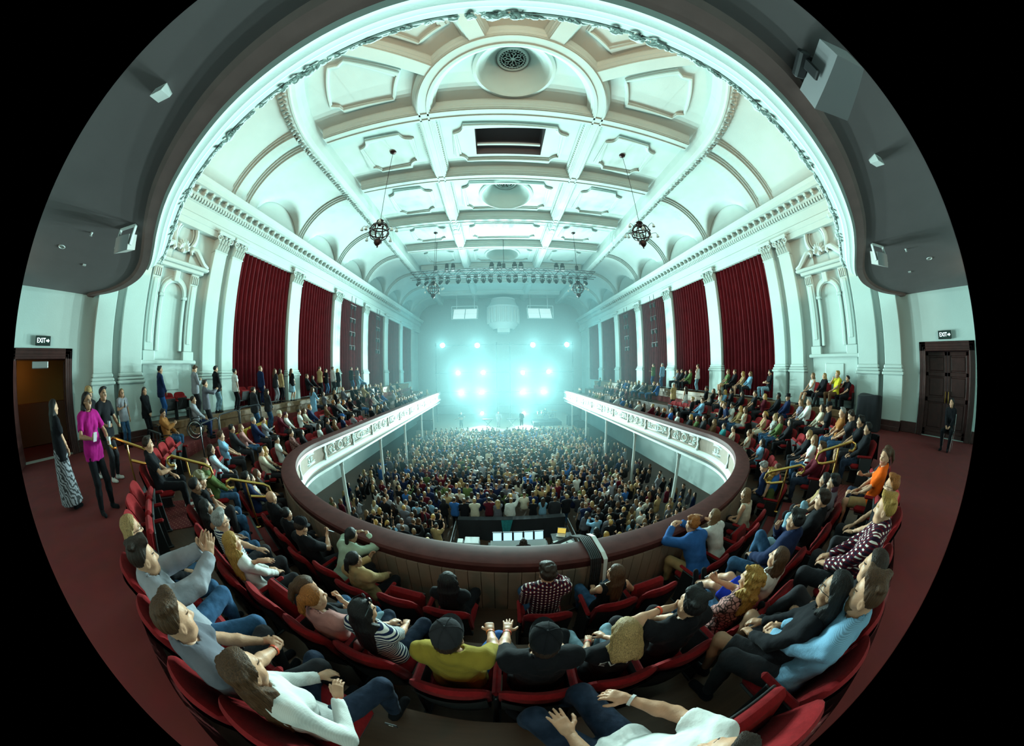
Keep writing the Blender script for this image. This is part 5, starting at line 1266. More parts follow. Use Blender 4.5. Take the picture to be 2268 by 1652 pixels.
def limb_r(sex): return (1.0, 1.0) if sex == 'm' else (.86, .95)


def folds(V, amp, seed):
    s = seed * 1.7
    n = np.sin(V[:, 2] * 34 + 9 * np.sin(V[:, 0] * 9 + s) + V[:, 1] * 14) * np.sin(V[:, 0] * 21 + V[:, 1] * 17 + s) + .5 * np.sin(V[:, 2] * 61 + V[:, 0] * 35 + 5 * np.sin(V[:, 1] * 13) + s)
    return (n * amp).astype(np.float32)


def with_normals(V, Q, d):
    a, b, c = V[Q[:, 0]], V[Q[:, 1]], V[Q[:, 3]]; fn = np.cross(b - a, c - a); N = np.zeros_like(V)
    for k in range(4): np.add.at(N, Q[:, k], fn)
    N /= np.linalg.norm(N, axis=1)[:, None] + 1e-12; return V + N * d[:, None]


def body_parts(sit, pose, sex, lean, legs, top, bottom, lod, hyaw, hpitch, seed=0, hroll=0.):
    """raw meshes: {'body': (V, Q, mi), 'top': (V, Q), 'bottom': (V, Q), 'shoes': (V, Q)} and the head matrix"""
    key = (sit, pose, sex, lean, legs, top, bottom, lod, round(hyaw, 2), round(hpitch, 2), seed % 5 if lod < 2 else 0)
    if key in BODIES: return BODIES[key]
    hb, ht, hp, hh, hd = LOD[lod]; J = skeleton(sit, pose, sex, lean, legs); ra, rl = limb_r(sex)
    sleeved = {'long': 1.0, 'jacket': 1.0, 'tee': .55, 'tank': 0, 'none': 0, 'dress': 0}[top]
    skin = torso(J, sex)
    skin = [(p[0], p[1], p[2], p[3] - .012, p[4] - .012, *p[5:]) if p[0] == 'c' else (p[0], p[1], p[2] - .012, *p[3:]) for p in skin]
    arms = []; parts = []
    for i in (0, 1):
        e, w, hdv, pl, curl = J['arm'][i]; s = J['sh'][i]
        cu = .012 if sleeved else 0; cf = .012 if sleeved == 1 else 0
        skin += [cone(s, e, .053 * ra - cu, .040 * ra - cf, .03), cone(e, e + (w - e) * .35, .040 * ra - cf, .041 * ra - cf, .02), cone(e + (w - e) * .35, w, .041 * ra - cf, .026 * ra, .02)]
        y, n = up_to(hdv, pl); fw = (w - e) / (np.linalg.norm(w - e) + 1e-9); y = y * .75 + fw * .45; y, n = up_to(y, pl)
        x = np.cross(y, -n); M = np.stack([x, y, -n], 1)
        HV, HQ = hand(curl, hd)
        sc = 1.0 if sex == 'm' else .9
        if i == 1: hv = HV * np.array([-1, 1, 1], np.float32); hq = HQ[:, ::-1]
        else: hv, hq = HV, HQ
        parts.append(((hv * sc) @ M.T.astype(np.float32) + (w + y * .018).astype(np.float32), hq, np.zeros(len(hq), np.int32)))
    bare = {'shorts': .45, 'skirt': .3}.get(bottom, 1.0)
    for i in (0, 1):
        k, f = J['leg'][i]; hpn = J['hip'][i]; cv = .012 if bare == 1 else 0
        skin += [cone(hpn, k, .086 * rl - .012, .060 * rl - cv, .04), cone(k, k + (f - k) * .35, .058 * rl - cv, .060 * rl - cv, .03), cone(k + (f - k) * .35, f, .060 * rl - cv, .036 * rl - cv * .6, .03)]
    V, Q = sdf(skin, hb)
    parts.append((V, Q, np.zeros(len(Q), np.int32)))
    HV, HQ, HM = head(sex, hh)
    HR = rotz(hyaw) @ rotx(hpitch) @ roty(hroll); hc = J['head'].astype(np.float32)
    # the neck end of the head mesh stays with the shoulders
    wgt = np.clip((-HV[:, 2] - .06) / .10, 0, 1)[:, None]; base = HV @ np.eye(3, dtype=np.float32)
    hv = (HV @ HR.T) * (1 - wgt) + base * wgt + hc + wgt * np.array([0, (J['neck'] - J['head'])[1] * .6 + .02, 0], np.float32)
    parts.append((hv.astype(np.float32), HQ, HM))
    out = {'body': join(parts), 'J': J, 'HR': HR, 'hc': hc}
    # upper garment
    if top != 'none':
        t = torso(J, sex); fat = {'jacket': .022, 'long': .012, 'tee': .012, 'tank': .006, 'dress': .007}[top]; neck = {'jacket': .078, 'long': .076, 'tee': .080, 'tank': .115, 'dress': .115}[top]
        for i in (0, 1):
            e, w, *_ = J['arm'][i]; s = J['sh'][i]
            if sleeved == 1: t += [cone(s, e, .058 * ra, .047 * ra, .03), cone(e, w - (w - e) * .06, .045 * ra, .034 * ra, .02, 1)]
            elif sleeved: t += [cone(s, s + (e - s) * .68, .060 * ra, .058 * ra, .03, 1)]
        if not sit:
            t += [cone(J['P'] + [q * .058, 0, .14], J['P'] + [q * .064, 0, -.13], .108, .120, .05, 1) for q in (-1, 1)]
        sub = [ell(J['neck'] + np.array([0, .012, .045]), (neck, neck * .9, .075 if top != 'tank' else .11), .01)]
        if top in ('tank', 'dress'): sub += [ell(J['sh'][i] + np.array([(1, -1)[i] * .05, 0, .01]), (.085, .11, .10), .01) for i in (0, 1)]
        V, Q = sdf(t, ht, sub, infl=fat)
        if lod < 2: V = with_normals(V, Q, folds(V, .0042 if lod == 0 else .003, seed))
        out['top'] = (V, Q)
    # lower garment
    b = [cone(J['P'] + [.07, .01, -.04], J['P'] + [-.07, .01, -.04], .108, .108, .05)]
    if bottom == 'skirt' and sit:
        for i in (0, 1):
            k, f = J['leg'][i]; h0 = J['hip'][i]; b.append(cone(h0, h0 + (k - h0) * .8, .098, .09, .09, 1))
    elif bottom == 'skirt': b.append(cone(J['P'] + [0, 0, -.05], J['P'] + [0, 0, -.45], .15, .20, .05, 1)); b.append(cone(J['P'] + [.05, 0, -.05], J['P'] + [-.05, 0, -.05], .13, .13, .05))
    elif bottom == 'maxi': b.append(cone(J['P'] + [0, 0, -.02], J['P'] + [0, 0, -.83], .15, .27, .05, 1)); b.append(cone(J['P'] + [.05, 0, -.05], J['P'] + [-.05, 0, -.05], .13, .13, .05))
    elif bottom == 'shorts':
        for i in (0, 1):
            k, f = J['leg'][i]; h0 = J['hip'][i]; b.append(cone(h0, h0 + (k - h0) * .85, .094 * rl, .085 * rl, .04, 1))
    else:
        for i in (0, 1):
            k, f = J['leg'][i]; h0 = J['hip'][i]; b += [cone(h0, k, .092 * rl, .068 * rl, .04), cone(k, k + (f - k) * .4, .066 * rl, .064 * rl, .03), cone(k + (f - k) * .4, f - (f - k) * .05, .064 * rl, .05 * rl, .03, 1)]
    V, Q = sdf(b, hp, infl=.004)
    if lod < 2 and bottom != 'leggings': V = with_normals(V, Q, folds(V, .0018, seed + 3))
    out['bottom'] = (V, Q)
    s = []
    for i in (0, 1):
        k, f = J['leg'][i]; d = np.array([(f - k)[0] * 0 + (1, -1)[i] * .18, 1, 0.]); d /= np.linalg.norm(d)
        tip = f + d * .15; low = -.05
        if sit and f[2] > .2: d = np.array([0, .45, .9]); tip = f + d * .15; low = 0
        s += [cone(f + [0, 0, -.01], f + np.array([0, 0, low]) + d * .02 * 0, .046, .042, .02), cone(f + np.array([0, 0, low]) - d * .035, tip + np.array([0, 0, low]), .042, .036, .02)]
    out['shoes'] = [sdf(s[0:2], max(hp * .8, .012)), sdf(s[2:4], max(hp * .8, .012))]; BODIES[key] = out
    return out


# ------------------------------------------------------------------ cloth, skin and hair materials
def cloth(c, kind='plain'):
    key = 'cloth_%s_%s' % (kind, '_'.join('%.3f' % x for x in c))
    if key in MATS: return MATS[key]
    m, nt, b = node_mat(key); N = nt.nodes.new; L = nt.links.new
    b.inputs['Roughness'].default_value = .85; b.inputs['Specular IOR Level'].default_value = .1; b.inputs['Sheen Weight'].default_value = .03
    tc = N('ShaderNodeTexCoord'); co = tc.outputs['Object']
    def ramp(fac, p0, c0, p1, c1, const=False):
        r = N('ShaderNodeValToRGB'); r.color_ramp.elements[0].position = p0; r.color_ramp.elements[0].color = (*c0, 1); r.color_ramp.elements[1].position = p1; r.color_ramp.elements[1].color = (*c1, 1)
        if const: r.color_ramp.interpolation = 'CONSTANT'
        L(fac, r.inputs['Fac']); return r.outputs['Color']
    def wave(ax, sc):
        w = N('ShaderNodeTexWave'); w.bands_direction = ax; w.inputs['Scale'].default_value = sc; w.inputs['Distortion'].default_value = .4; w.inputs['Detail'].default_value = 1; L(co, w.inputs['Vector']); return w.outputs['Fac']
    def noise(sc, det=3):
        n = N('ShaderNodeTexNoise'); n.inputs['Scale'].default_value = sc; n.inputs['Detail'].default_value = det; L(co, n.inputs['Vector']); return n.outputs['Fac']
    dk = tuple(x * .55 for x in c); lt = tuple(min(1, x * 1.3 + .01) for x in c)
    if kind == 'plain': col = ramp(noise(7), .3, tuple(x * .85 for x in c), .7, tuple(min(1, x * 1.1) for x in c))
    elif kind == 'denim': col = ramp(noise(11, 6), .3, dk, .75, lt)
    elif kind == 'stripe': col = ramp(wave('Z', 11), .45, c, .55, (.75, .75, .72))
    elif kind == 'fine': col = ramp(wave('Z', 62), .4, c, .6, tuple(x * .68 for x in c))
    elif kind == 'rib': col = ramp(wave('X', 40), .3, c, .7, tuple(x * .93 for x in c))
    elif kind == 'camo': col = ramp(noise(14, 1), .45, (.22, .2, .11), .55, (.5, .47, .36), True)
    elif kind == 'floral':
        v = N('ShaderNodeTexVoronoi'); v.feature = 'DISTANCE_TO_EDGE'; v.inputs['Scale'].default_value = 22; L(co, v.inputs['Vector']); col = ramp(v.outputs['Distance'], .04, (.02, .012, .01), .16, c)
    elif kind == 'leaf':
        w = N('ShaderNodeTexWave'); w.wave_type = 'BANDS'; w.bands_direction = 'DIAGONAL'; w.inputs['Scale'].default_value = 6.5; w.inputs['Distortion'].default_value = 12; w.inputs['Detail'].default_value = 2; L(co, w.inputs['Vector']); col = ramp(w.outputs['Fac'], .35, (.05, .05, .055), .65, c)
    elif kind == 'plaid':
        a = N('ShaderNodeMath'); a.operation = 'ADD'; L(ramp(wave('X', 8), .62, (0, 0, 0), .72, (.5, .5, .5)), a.inputs[0]); L(ramp(wave('Z', 8), .62, (0, 0, 0), .72, (.5, .5, .5)), a.inputs[1])
        r = N('ShaderNodeValToRGB'); r.color_ramp.elements[0].color = (.02, .008, .022, 1); r.color_ramp.elements[1].color = (.85, .78, .72, 1); e = r.color_ramp.elements.new(.5); e.color = (*c, 1); L(a.outputs[0], r.inputs['Fac']); col = r.outputs['Color']
    L(col, b.inputs['Base Color'])
    n = N('ShaderNodeTexNoise'); n.inputs['Scale'].default_value = 16; n.inputs['Detail'].default_value = 5; L(co, n.inputs['Vector'])
    bp = N('ShaderNodeBump'); bp.inputs['Strength'].default_value = .35; bp.inputs['Distance'].default_value = .02; L(n.outputs['Fac'], bp.inputs['Height']); L(bp.outputs['Normal'], b.inputs['Normal'])
    return m


def skin_mat(c):
    key = 'skin_%.2f' % c[0]
    if key in MATS: return MATS[key]
    m = mat(key, c, .5, noise=.12, nscale=14, bump=.1, bscale=90, spec=.35); return m


def hair_mat(c):
    key = 'hair_' + '_'.join('%.3f' % x for x in c)
    if key in MATS: return MATS[key]
    m, nt, b = node_mat(key); N = nt.nodes.new; L = nt.links.new
    tc = N('ShaderNodeTexCoord'); mp = N('ShaderNodeMapping'); mp.inputs['Scale'].default_value = (130, 130, 9); L(tc.outputs['Object'], mp.inputs['Vector'])
    n = N('ShaderNodeTexNoise'); n.inputs['Scale'].default_value = 1.6; n.inputs['Detail'].default_value = 4; L(mp.outputs['Vector'], n.inputs['Vector'])
    r = N('ShaderNodeValToRGB'); r.color_ramp.elements[0].position = .3; r.color_ramp.elements[1].position = .75
    r.color_ramp.elements[0].color = (*[x * .35 for x in c], 1); r.color_ramp.elements[1].color = (*[min(1, x * 1.5) for x in c], 1)
    L(n.outputs['Fac'], r.inputs['Fac']); L(r.outputs['Color'], b.inputs['Base Color']); b.inputs['Roughness'].default_value = .55; b.inputs['Specular IOR Level'].default_value = .3
    bp = N('ShaderNodeBump'); bp.inputs['Strength'].default_value = .6; bp.inputs['Distance'].default_value = .012; L(n.outputs['Fac'], bp.inputs['Height']); L(bp.outputs['Normal'], b.inputs['Normal'])
    return m


SKIN = {'p': (.64, .34, .21), 't': (.42, .22, .13), 'b': (.26, .125, .07), 'd': (.12, .055, .03)}
HAIRC = {'black': (.010, .008, .009), 'dark': (.035, .018, .012), 'brown': (.10, .045, .020), 'light': (.24, .125, .055), 'blond': (.46, .29, .12), 'gold': (.55, .30, .07), 'ginger': (.42, .14, .03), 'grey': (.36, .35, .34), 'white': (.62, .60, .56), 'plum': (.07, .01, .03)}
CLOTH = {'black': (.010, .010, .013), 'white': (.74, .73, .70), 'grey': (.15, .15, .18), 'light_grey': (.33, .33, .37), 'navy': (.012, .022, .07), 'blue': (.03, .12, .36), 'light_blue': (.22, .42, .60), 'jeans': (.045, .12, .24), 'pale_jeans': (.26, .42, .52), 'dark_jeans': (.018, .03, .06),
         'charcoal': (.028, .027, .032), 'red': (.42, .03, .02), 'orange': (.95, .13, .008), 'maroon': (.10, .008, .018), 'magenta': (.42, .012, .20), 'mustard': (.33, .24, .035), 'yellow': (.72, .58, .04), 'green': (.10, .15, .05), 'mint': (.40, .50, .38), 'tan': (.45, .30, .14), 'cream': (.66, .58, .45), 'brown': (.14, .07, .035), 'pink': (.5, .24, .22), 'teal': (.03, .24, .26), 'royal': (.02, .05, .55), 'rust': (.36, .14, .04), 'lilac': (.42, .40, .52)}
EYE = mat('eye_white', (.7, .68, .64), .3); IRIS = mat('iris', (.03, .02, .015), .2); LIPS = mat('lips', (.40, .13, .11), .45)


def setmats(o, mats):
    for i, m in enumerate(mats):
        o.material_slots[i].link = 'OBJECT'; o.material_slots[i].material = m


MCACHE = {}


def cached_mesh(key, fn):
    if key not in MCACHE: MCACHE[key] = fn()
    return MCACHE[key]


def person(loc, yaw, label, sit=True, pose='lap', sex='m', skin='p', hair='short', hc='brown', top='tee', tc='black', tk='plain', bottom='pants', bc='jeans', bk=None, shoes='black', lean=12, legs='plain', hyaw=0., hpitch=0., hroll=0.,
           lod=1, scale=None, seed=0, group=None, glasses=False, cap=None, beard=None, extra=(), name='person'):
    scale = scale or (1.02 if sex == 'm' else .955)
    B = body_parts(sit, pose, sex, lean, legs, top, bottom, lod, hyaw, hpitch, seed, hroll); kid = id(B)
    sm = skin_mat(SKIN[skin]); hm = hair_mat(HAIRC[hc])
    me = cached_mesh(('body', kid), lambda: mesh_np('body', *B['body'][:2], [sm, EYE, IRIS, hm, LIPS], B['body'][2]))
    o = link(name, me); o.location = loc; o.rotation_euler = (0, 0, yaw); o.scale = (scale,) * 3; setmats(o, [sm, EYE, IRIS, hm, LIPS]); tag(o, label, 'person', group)
    def part(nm, key, VQ, m):
        if len(VQ[0]) == 0: return
        mm = cached_mesh(key, lambda: mesh_np(nm, VQ[0], VQ[1], [m])); p = link(nm, mm, o); setmats(p, [m]); return p
    HR, hcn = B['HR'], B['hc']
    hx = lambda V: (V @ HR.T + hcn).astype(np.float32)
    hh = LOD[lod][3] * (1.1 if lod < 2 else 1.45)
    if hair != 'bald' and not (cap and hair in ('short', 'buzz')):
        HV, HQ = hair_mesh(hair, hh, seed % 3 if lod < 3 else 0); part('hair', ('hair', kid, hair, seed % 3 if lod < 3 else 0), (hx(HV), HQ), hm)
    elif cap and hair in ('short', 'buzz') and lod < 2:
        HV, HQ = hair_mesh('buzz', hh); part('hair', ('hair', kid, 'buzz', 0), (hx(HV), HQ), hm)
    if top != 'none': part({'jacket': 'jacket', 'long': 'sweater', 'tee': 'shirt', 'tank': 'tank_top', 'dress': 'dress'}[top], ('top', kid), B['top'], cloth(CLOTH[tc], tk))
    part({'skirt': 'skirt', 'maxi': 'skirt', 'shorts': 'shorts'}.get(bottom, 'trousers'), ('bot', kid), B['bottom'], cloth(CLOTH[bc], bk or ('denim' if 'jeans' in bc else 'plain')))
    if lod < 3:
        for i in (0, 1): part('shoe', ('shoe', kid, i), B['shoes'][i], cloth(CLOTH[shoes]))
    if beard and lod < 3:
        a = [ell((0, .026, -.045), (.066, .072, .075), .03), ell((0, .060, -.092), (.032, .030, .03), .03)]
        def post(f, X): return np.maximum(np.maximum(f, X[..., 2] + .035 - .35 * np.abs(X[..., 0])), np.maximum(-.0 - X[..., 1], .02 - np.hypot(X[..., 0], (X[..., 2] + .062) * 1.6)))
        BV, BQ = cached_mesh(('beard', hh), lambda: sdf(a, hh, (), post)); part('beard', ('beardm', kid), (hx(BV), BQ), hair_mat(HAIRC[beard]))
    if cap:
        kind, ccol, ck = cap; m = cloth(CLOTH[ccol], ck)
        if kind == 'cap':
            c = MB(); c.lathe([(.098, 0), (.100, .02), (.096, .055), (.078, .085), (.045, .102), (.002, .107)], n=18); c.ball((0, 0, .108), .009, n=6, k=3)
            for k in range(6):
                a = PI * k / 3 + .3; c.tube([(.101 * math.cos(a), .101 * math.sin(a), .02), (.097 * math.cos(a), .097 * math.sin(a), .055), (.079 * math.cos(a), .079 * math.sin(a), .086), (.046 * math.cos(a), .046 * math.sin(a), .103), (.004, 0, .108)], .0025, n=4)
            Vt = np.array(c.v, np.float32) * np.array([.92, 1.08, 1.05], np.float32) + np.array([0, -.012, .052], np.float32)
            Vt = Vt @ rotx(-.12).T; c.v = [tuple(v) for v in hx(Vt)]
            b = MB(); n = 12
            prof = []
            for i in range(n + 1):
                a = PI * i / n; x = .088 * math.cos(a); y0 = .088 * math.sin(a) * .9; y1 = y0 + .085 * (math.sin(a) ** .6 if math.sin(a) > 0 else 0)
                zz = -.012 * (x / .088) ** 2
                for (yy, dz) in ((y0, 0), (y1, -.016), (y1, -.022), (y0, -.006)): prof.append((x, yy, .055 + zz + dz))
            b.add(prof, [(i * 4 + k, i * 4 + (k + 1) % 4, i * 4 + 4 + (k + 1) % 4, i * 4 + 4 + k) for i in range(n) for k in range(4)])
            b.v = [tuple(v) for v in hx(np.array(b.v, np.float32))]
            cp = obj('cap', c, m, o, smooth=True, angle=60); obj('brim', b, cloth(CLOTH[cap[3]]) if len(cap) > 3 else m, cp, smooth=True, angle=50)
        elif kind == 'beanie':
            c = MB(); c.lathe([(.098, -.01), (.104, .0), (.103, .03), (.098, .035), (.092, .07), (.07, .10), (.03, .118), (.002, .12)], n=18)
            c.v = [tuple(v) for v in hx(np.array(c.v, np.float32) * np.array([.9, 1.05, 1.0], np.float32) + np.array([0, -.012, .04], np.float32))]; obj('beanie', c, m, o, smooth=True, angle=60)
        elif kind == 'hat':
            c = MB(); c.lathe([(.16, .0), (.165, .008), (.10, .012), (.095, .02), (.092, .09), (.08, .11), (.002, .10)], n=20)
            c.v = [tuple(v) for v in hx(np.array(c.v, np.float32) * np.array([.9, 1.0, 1.0], np.float32) + np.array([0, -.012, .05], np.float32))]; obj('hat', c, m, o, smooth=True, angle=50)
    if glasses:
        g = MB()
        for s in (-1, 1):
            g.tube([(s * .033 + .024 * math.cos(2 * PI * k / 12), .101, .004 + .018 * math.sin(2 * PI * k / 12)) for k in range(12)], .0025, n=4, closed=True); g.tube([(s * .057, .1, .008), (s * .08, .06, .01), (s * .084, -.01, .004)], .0025, n=4)
        g.tube([(-.009, .103, .006), (.009, .103, .006)], .0025, n=4); g.v = [tuple(v) for v in hx(np.array(g.v, np.float32))]; obj('glasses', g, BLACKP, o)
    for ex in extra:
        kind, side, col = ex; i = 0 if side == 'r' else 1
        e, wq, hdv, pl, curl = B['J']['arm'][i]; d = (wq - e) / np.linalg.norm(wq - e)
        if kind == 'band':
            c = MB(); c.lathe([(.031, -.009), (.034, -.009), (.034, .009), (.031, .009)], n=14); q = Vector(d).to_track_quat('Z', 'X'); c.xf(Matrix.Translation(Vector(wq - d * .015)) @ q.to_matrix().to_4x4())
            obj('wristband', c, mat('band_' + col, {'red': (.85, .09, .03), 'white': (.8, .8, .8), 'black': (.01, .01, .01), 'orange': (.9, .2, .02)}[col], .5), o)
        elif kind == 'sunglasses':
            g = MB()
            for s in (-1, 1): g.ball((s * .034, .066, .115), .026, n=8, k=5, sc=(1, .4, .8)); g.tube([(s * .06, .06, .115), (s * .085, .0, .10), (s * .09, -.05, .06)], .004, n=4)
            g.v = [tuple(v) for v in hx(np.array(g.v, np.float32))]; obj('sunglasses', g, mat('dark_lens', (.02, .02, .025), .1), o)
    o['_hand_r'] = [float(x) for x in B['J']['arm'][0][1]]; o['_hand_l'] = [float(x) for x in B['J']['arm'][1][1]]
    return o


def print_on(o, child, me, x, z, size, m, name, front=False):
    """lay a flat mesh (x right, y up) on the back or front of a garment"""
    from mathutils.bvhtree import BVHTree
    g = next(c for c in children(o) if c.name.startswith(child)); bv = BVHTree.FromPolygons([v.co for v in g.data.vertices], [p.vertices[:] for p in g.data.polygons])
    bm = bmesh.new(); bm.from_mesh(me); bmesh.ops.triangulate(bm, faces=bm.faces); bmesh.ops.subdivide_edges(bm, edges=[e for e in bm.edges if e.calc_length() * size > .02], cuts=2); sg = 1 if front else -1
    for v in bm.verts:
        px, pz = x - sg * v.co.x * size, z + v.co.y * size; h = bv.ray_cast(Vector((px, sg * .6, pz)), Vector((0, -sg, 0)))
        v.co = (px, (h[0].y if h[0] is not None else -.12) + sg * .004, pz)
    k = bpy.data.meshes.new(name); bm.to_mesh(k); bm.free(); k.materials.clear(); k.materials.append(m); return link(name, k, o)


def held(o, side, what, label, col=(.8, .8, .78), off=(0, .05, .0), tilt=0.):
    """a cup, bottle or phone in the hand of a person: a thing of its own"""
    wq = Vector(o['_hand_r'] if side == 'r' else o['_hand_l']); M = Matrix.Translation(o.location) @ Matrix.Rotation(o.rotation_euler[2], 4, 'Z') @ Matrix.Scale(o.scale[0], 4)
    p = M @ (wq + Vector(off)); c = MB()
    if what == 'cup':
        c.lathe([(.002, 0), (.029, 0), (.031, .004), (.039, .105), (.041, .108), (.037, .108), (.030, .01), (.002, .008)], n=16); m = mat('cup_%.2f' % col[0], col, .4); cat = 'cup'; nm = 'paper_cup'
    elif what == 'bottle':
        c.lathe([(.002, -.05), (.03, -.05), (.031, .06), (.014, .11), (.013, .16), (.002, .16)], n=12); m = mat('bottle_%.2f' % col[0], col, .15); cat = 'bottle'; nm = 'drink_bottle'
    else:
        c.bevbox(-.036, .036, -.004, .004, -.074, .074, .003); m = mat('phone_case_%.2f' % col[0], col, .3); cat = 'phone'; nm = 'mobile_phone'
    ob = obj(nm, c, m, smooth=what != 'phone', angle=40); ob.location = p; ob.rotation_euler = (tilt, 0, o.rotation_euler[2]); tag(ob, label, cat)
    if what == 'phone':
        s = MB().box(-.032, .032, -.0055, -.0038, -.066, .066); obj('screen', s, mat('phone_screen', (.02, .02, .03), .1, emis=(.5, .7, .9), es=.25), ob)
    return ob
# ------------------------------------------------------------------ the audience in the gallery
LABELS = set(); PO = {}
for i, (row, x, y, yaw, syaw, lab, kw) in enumerate(PEOPLE):
    PO[lab] = person((x, y, ZROW[row] - .03), yaw, lab, seed=i, group='gallery audience, ' + ROWN[row], **kw); LABELS.add(lab)


def find(s): return next(o for l, o in PO.items() if s in l)


def stand(x, y, z, yaw, lab, **kw):
    kw.setdefault('pose', 'hang'); o = person((x, y, z), yaw, lab, sit=False, **kw); PO[lab] = o; return o


TO_STAGE = lambda x, y: -math.atan2(0 - x, 31 - y)
G = AISLE
stand(-7.16, -.06, G, .35, 'woman with long black hair seen from behind in a black top and long patterned skirt', sex='f', hair='long', hc='black', top='tee', tc='black', bottom='maxi', bc='light_grey', bk='leaf', lod=1, pose='clasp')
pk = stand(-6.40, .62, G, -1.25, 'woman in a magenta top and black trousers holding a phone and a paper cup', sex='f', skin='t', hair='long', hc='black', top='tee', tc='magenta', bottom='pants', bc='black', pose='pinkpose', lod=0, glasses=True, legs='wide', hyaw=.35, scale=1.0)
held(pk, 'r', 'phone', 'pale phone in the hand of the woman in magenta', (.75, .7, .75), (-.02, .09, .03), -.5); held(pk, 'l', 'cup', 'white paper cup held by the woman in magenta', (.8, .8, .78), (.03, .07, -.03))
stand(-8.62, .92, G, -.9, 'man in a tan cap with hair tied back, behind the woman in magenta', hair='pony', hc='dark', top='jacket', tc='black', bc='charcoal', cap=('cap', 'tan', 'plain'), lod=1, shoes='white', beard='dark')
bt = stand(-7.95, 1.22, G, -1.0, 'man in a black t-shirt holding drinks and a coat, by the doorway', hair='short', hc='black', skin='t', top='tee', tc='black', bc='charcoal', pose='cup', lod=1, shoes='white')
held(bt, 'r', 'cup', 'clear plastic cup held by the man in black by the doorway', (.5, .55, .6), (-.01, .06, -.02)); held(bt, 'l', 'bottle', 'drink bottle held by the man in black by the doorway', (.12, .16, .12), (.01, .05, .02))
gl = stand(-11.0, 2.45, G, -1.3, 'woman with glasses and fair bob in a grey shirt and jeans against the left wall', sex='f', hair='bob', hc='light', top='tee', tc='light_grey', bc='jeans', pose='chest', lod=1, glasses=True)
held(gl, 'r', 'bottle', 'dark bottle held by the woman with glasses at the left wall', (.05, .03, .02), (-.02, .04, .03))
stand(-11.0, 3.35, G, -1.0, 'woman with long dark hair in a black coat beside the left wall', sex='f', hair='long', hc='dark', top='jacket', tc='black', bc='black', pose='clasp', lod=1)
T = 6.15
LED = [(-11.2, 4.10, 'dark-haired man in a navy sweater and blue jeans standing below the left niche', dict(top='long', tc='navy', bc='blue', hc='black', skin='t', pose='clasp')),
       (-11.2, 5.57, 'man in a pale striped shirt looking down at his hands, left ledge', dict(top='long', tc='light_grey', tk='fine', bc='charcoal', pose='chest', hpitch=-.5)),
       (-11.2, 6.73, 'bearded man in a black sweater and pale jeans against the left pilasters', dict(top='long', tc='black', bc='pale_jeans', hc='black', beard='black', pose='clasp')),
       (-11.2, 7.64, 'woman in a white t-shirt and dark trousers with a shoulder strap, left ledge', dict(sex='f', hair='bun', hc='black', skin='t', top='tee', tc='white', bc='black')),
       (-11.2, 9.38, 'man in a bright navy shirt before the first left curtain', dict(top='long', tc='navy', bc='navy', hc='light')),
       (-11.2, 10.22, 'woman with chestnut hair in grey jeans before the first left curtain', dict(sex='f', hair='long', hc='brown', top='tee', tc='charcoal', bc='light_grey', pose='clasp')),
       (-11.2, 10.80, 'woman in a tan jacket beside the denim skirt, left ledge', dict(sex='f', hair='long', hc='dark', top='jacket', tc='tan', bc='black')),
       (-11.2, 11.50, 'woman in a black top and denim skirt by the first left column', dict(sex='f', hair='long', hc='brown', top='tee', tc='black', bottom='skirt', bc='pale_jeans', pose='clasp')),
       (-11.2, 14.39, 'man in a beige waistcoat standing before the second left curtain', dict(top='tee', tc='tan', bc='charcoal', pose='cross')),
       (-11.2, 14.83, 'person in black top and blue jeans before the second left curtain', dict(sex='f', hair='pony', hc='dark', top='tee', tc='black', bc='jeans', pose='cross')),
       (-11.2, 15.91, 'person in a white shirt beside the second left column', dict(top='long', tc='white', bc='charcoal')),
       (-11.2, 16.25, 'blond woman in a black blazer by the second left column', dict(sex='f', hair='bob', hc='gold', top='jacket', tc='black', bottom='skirt', bc='black')),
       (-11.2, 18.46, 'man in a black t-shirt and jeans with arms folded, third left curtain', dict(top='tee', tc='black', bc='jeans', pose='cross')),
       (-11.2, 19.04, 'man in a grey t-shirt and pale jeans, third left curtain', dict(top='tee', tc='grey', bc='pale_jeans', pose='cross')),
       (11.2, 18.89, 'man in a dark t-shirt and jeans standing at the third right curtain', dict(top='tee', tc='green', bc='jeans', pose='cross')),
       (11.2, 17.36, 'man in a pale shirt and jeans leaning on the second right column', dict(top='long', tc='light_blue', bc='jeans', hc='grey')),
       (11.2, 13.57, 'woman in a white vest and pale trousers standing by the second right curtain', dict(sex='f', hair='bun', hc='brown', top='tank', tc='white', bottom='pants', bc='pale_jeans'))]
for i, (x, y, lab, kw) in enumerate(LED): stand(x + (.18 if x < 0 else -.18) * (i % 2), y, T, TO_STAGE(x, y) - .25 * (1 if x > 0 else -1), lab, seed=i, lod=1 if y < 9 else 2, group='people standing on the side ledges', **kw)
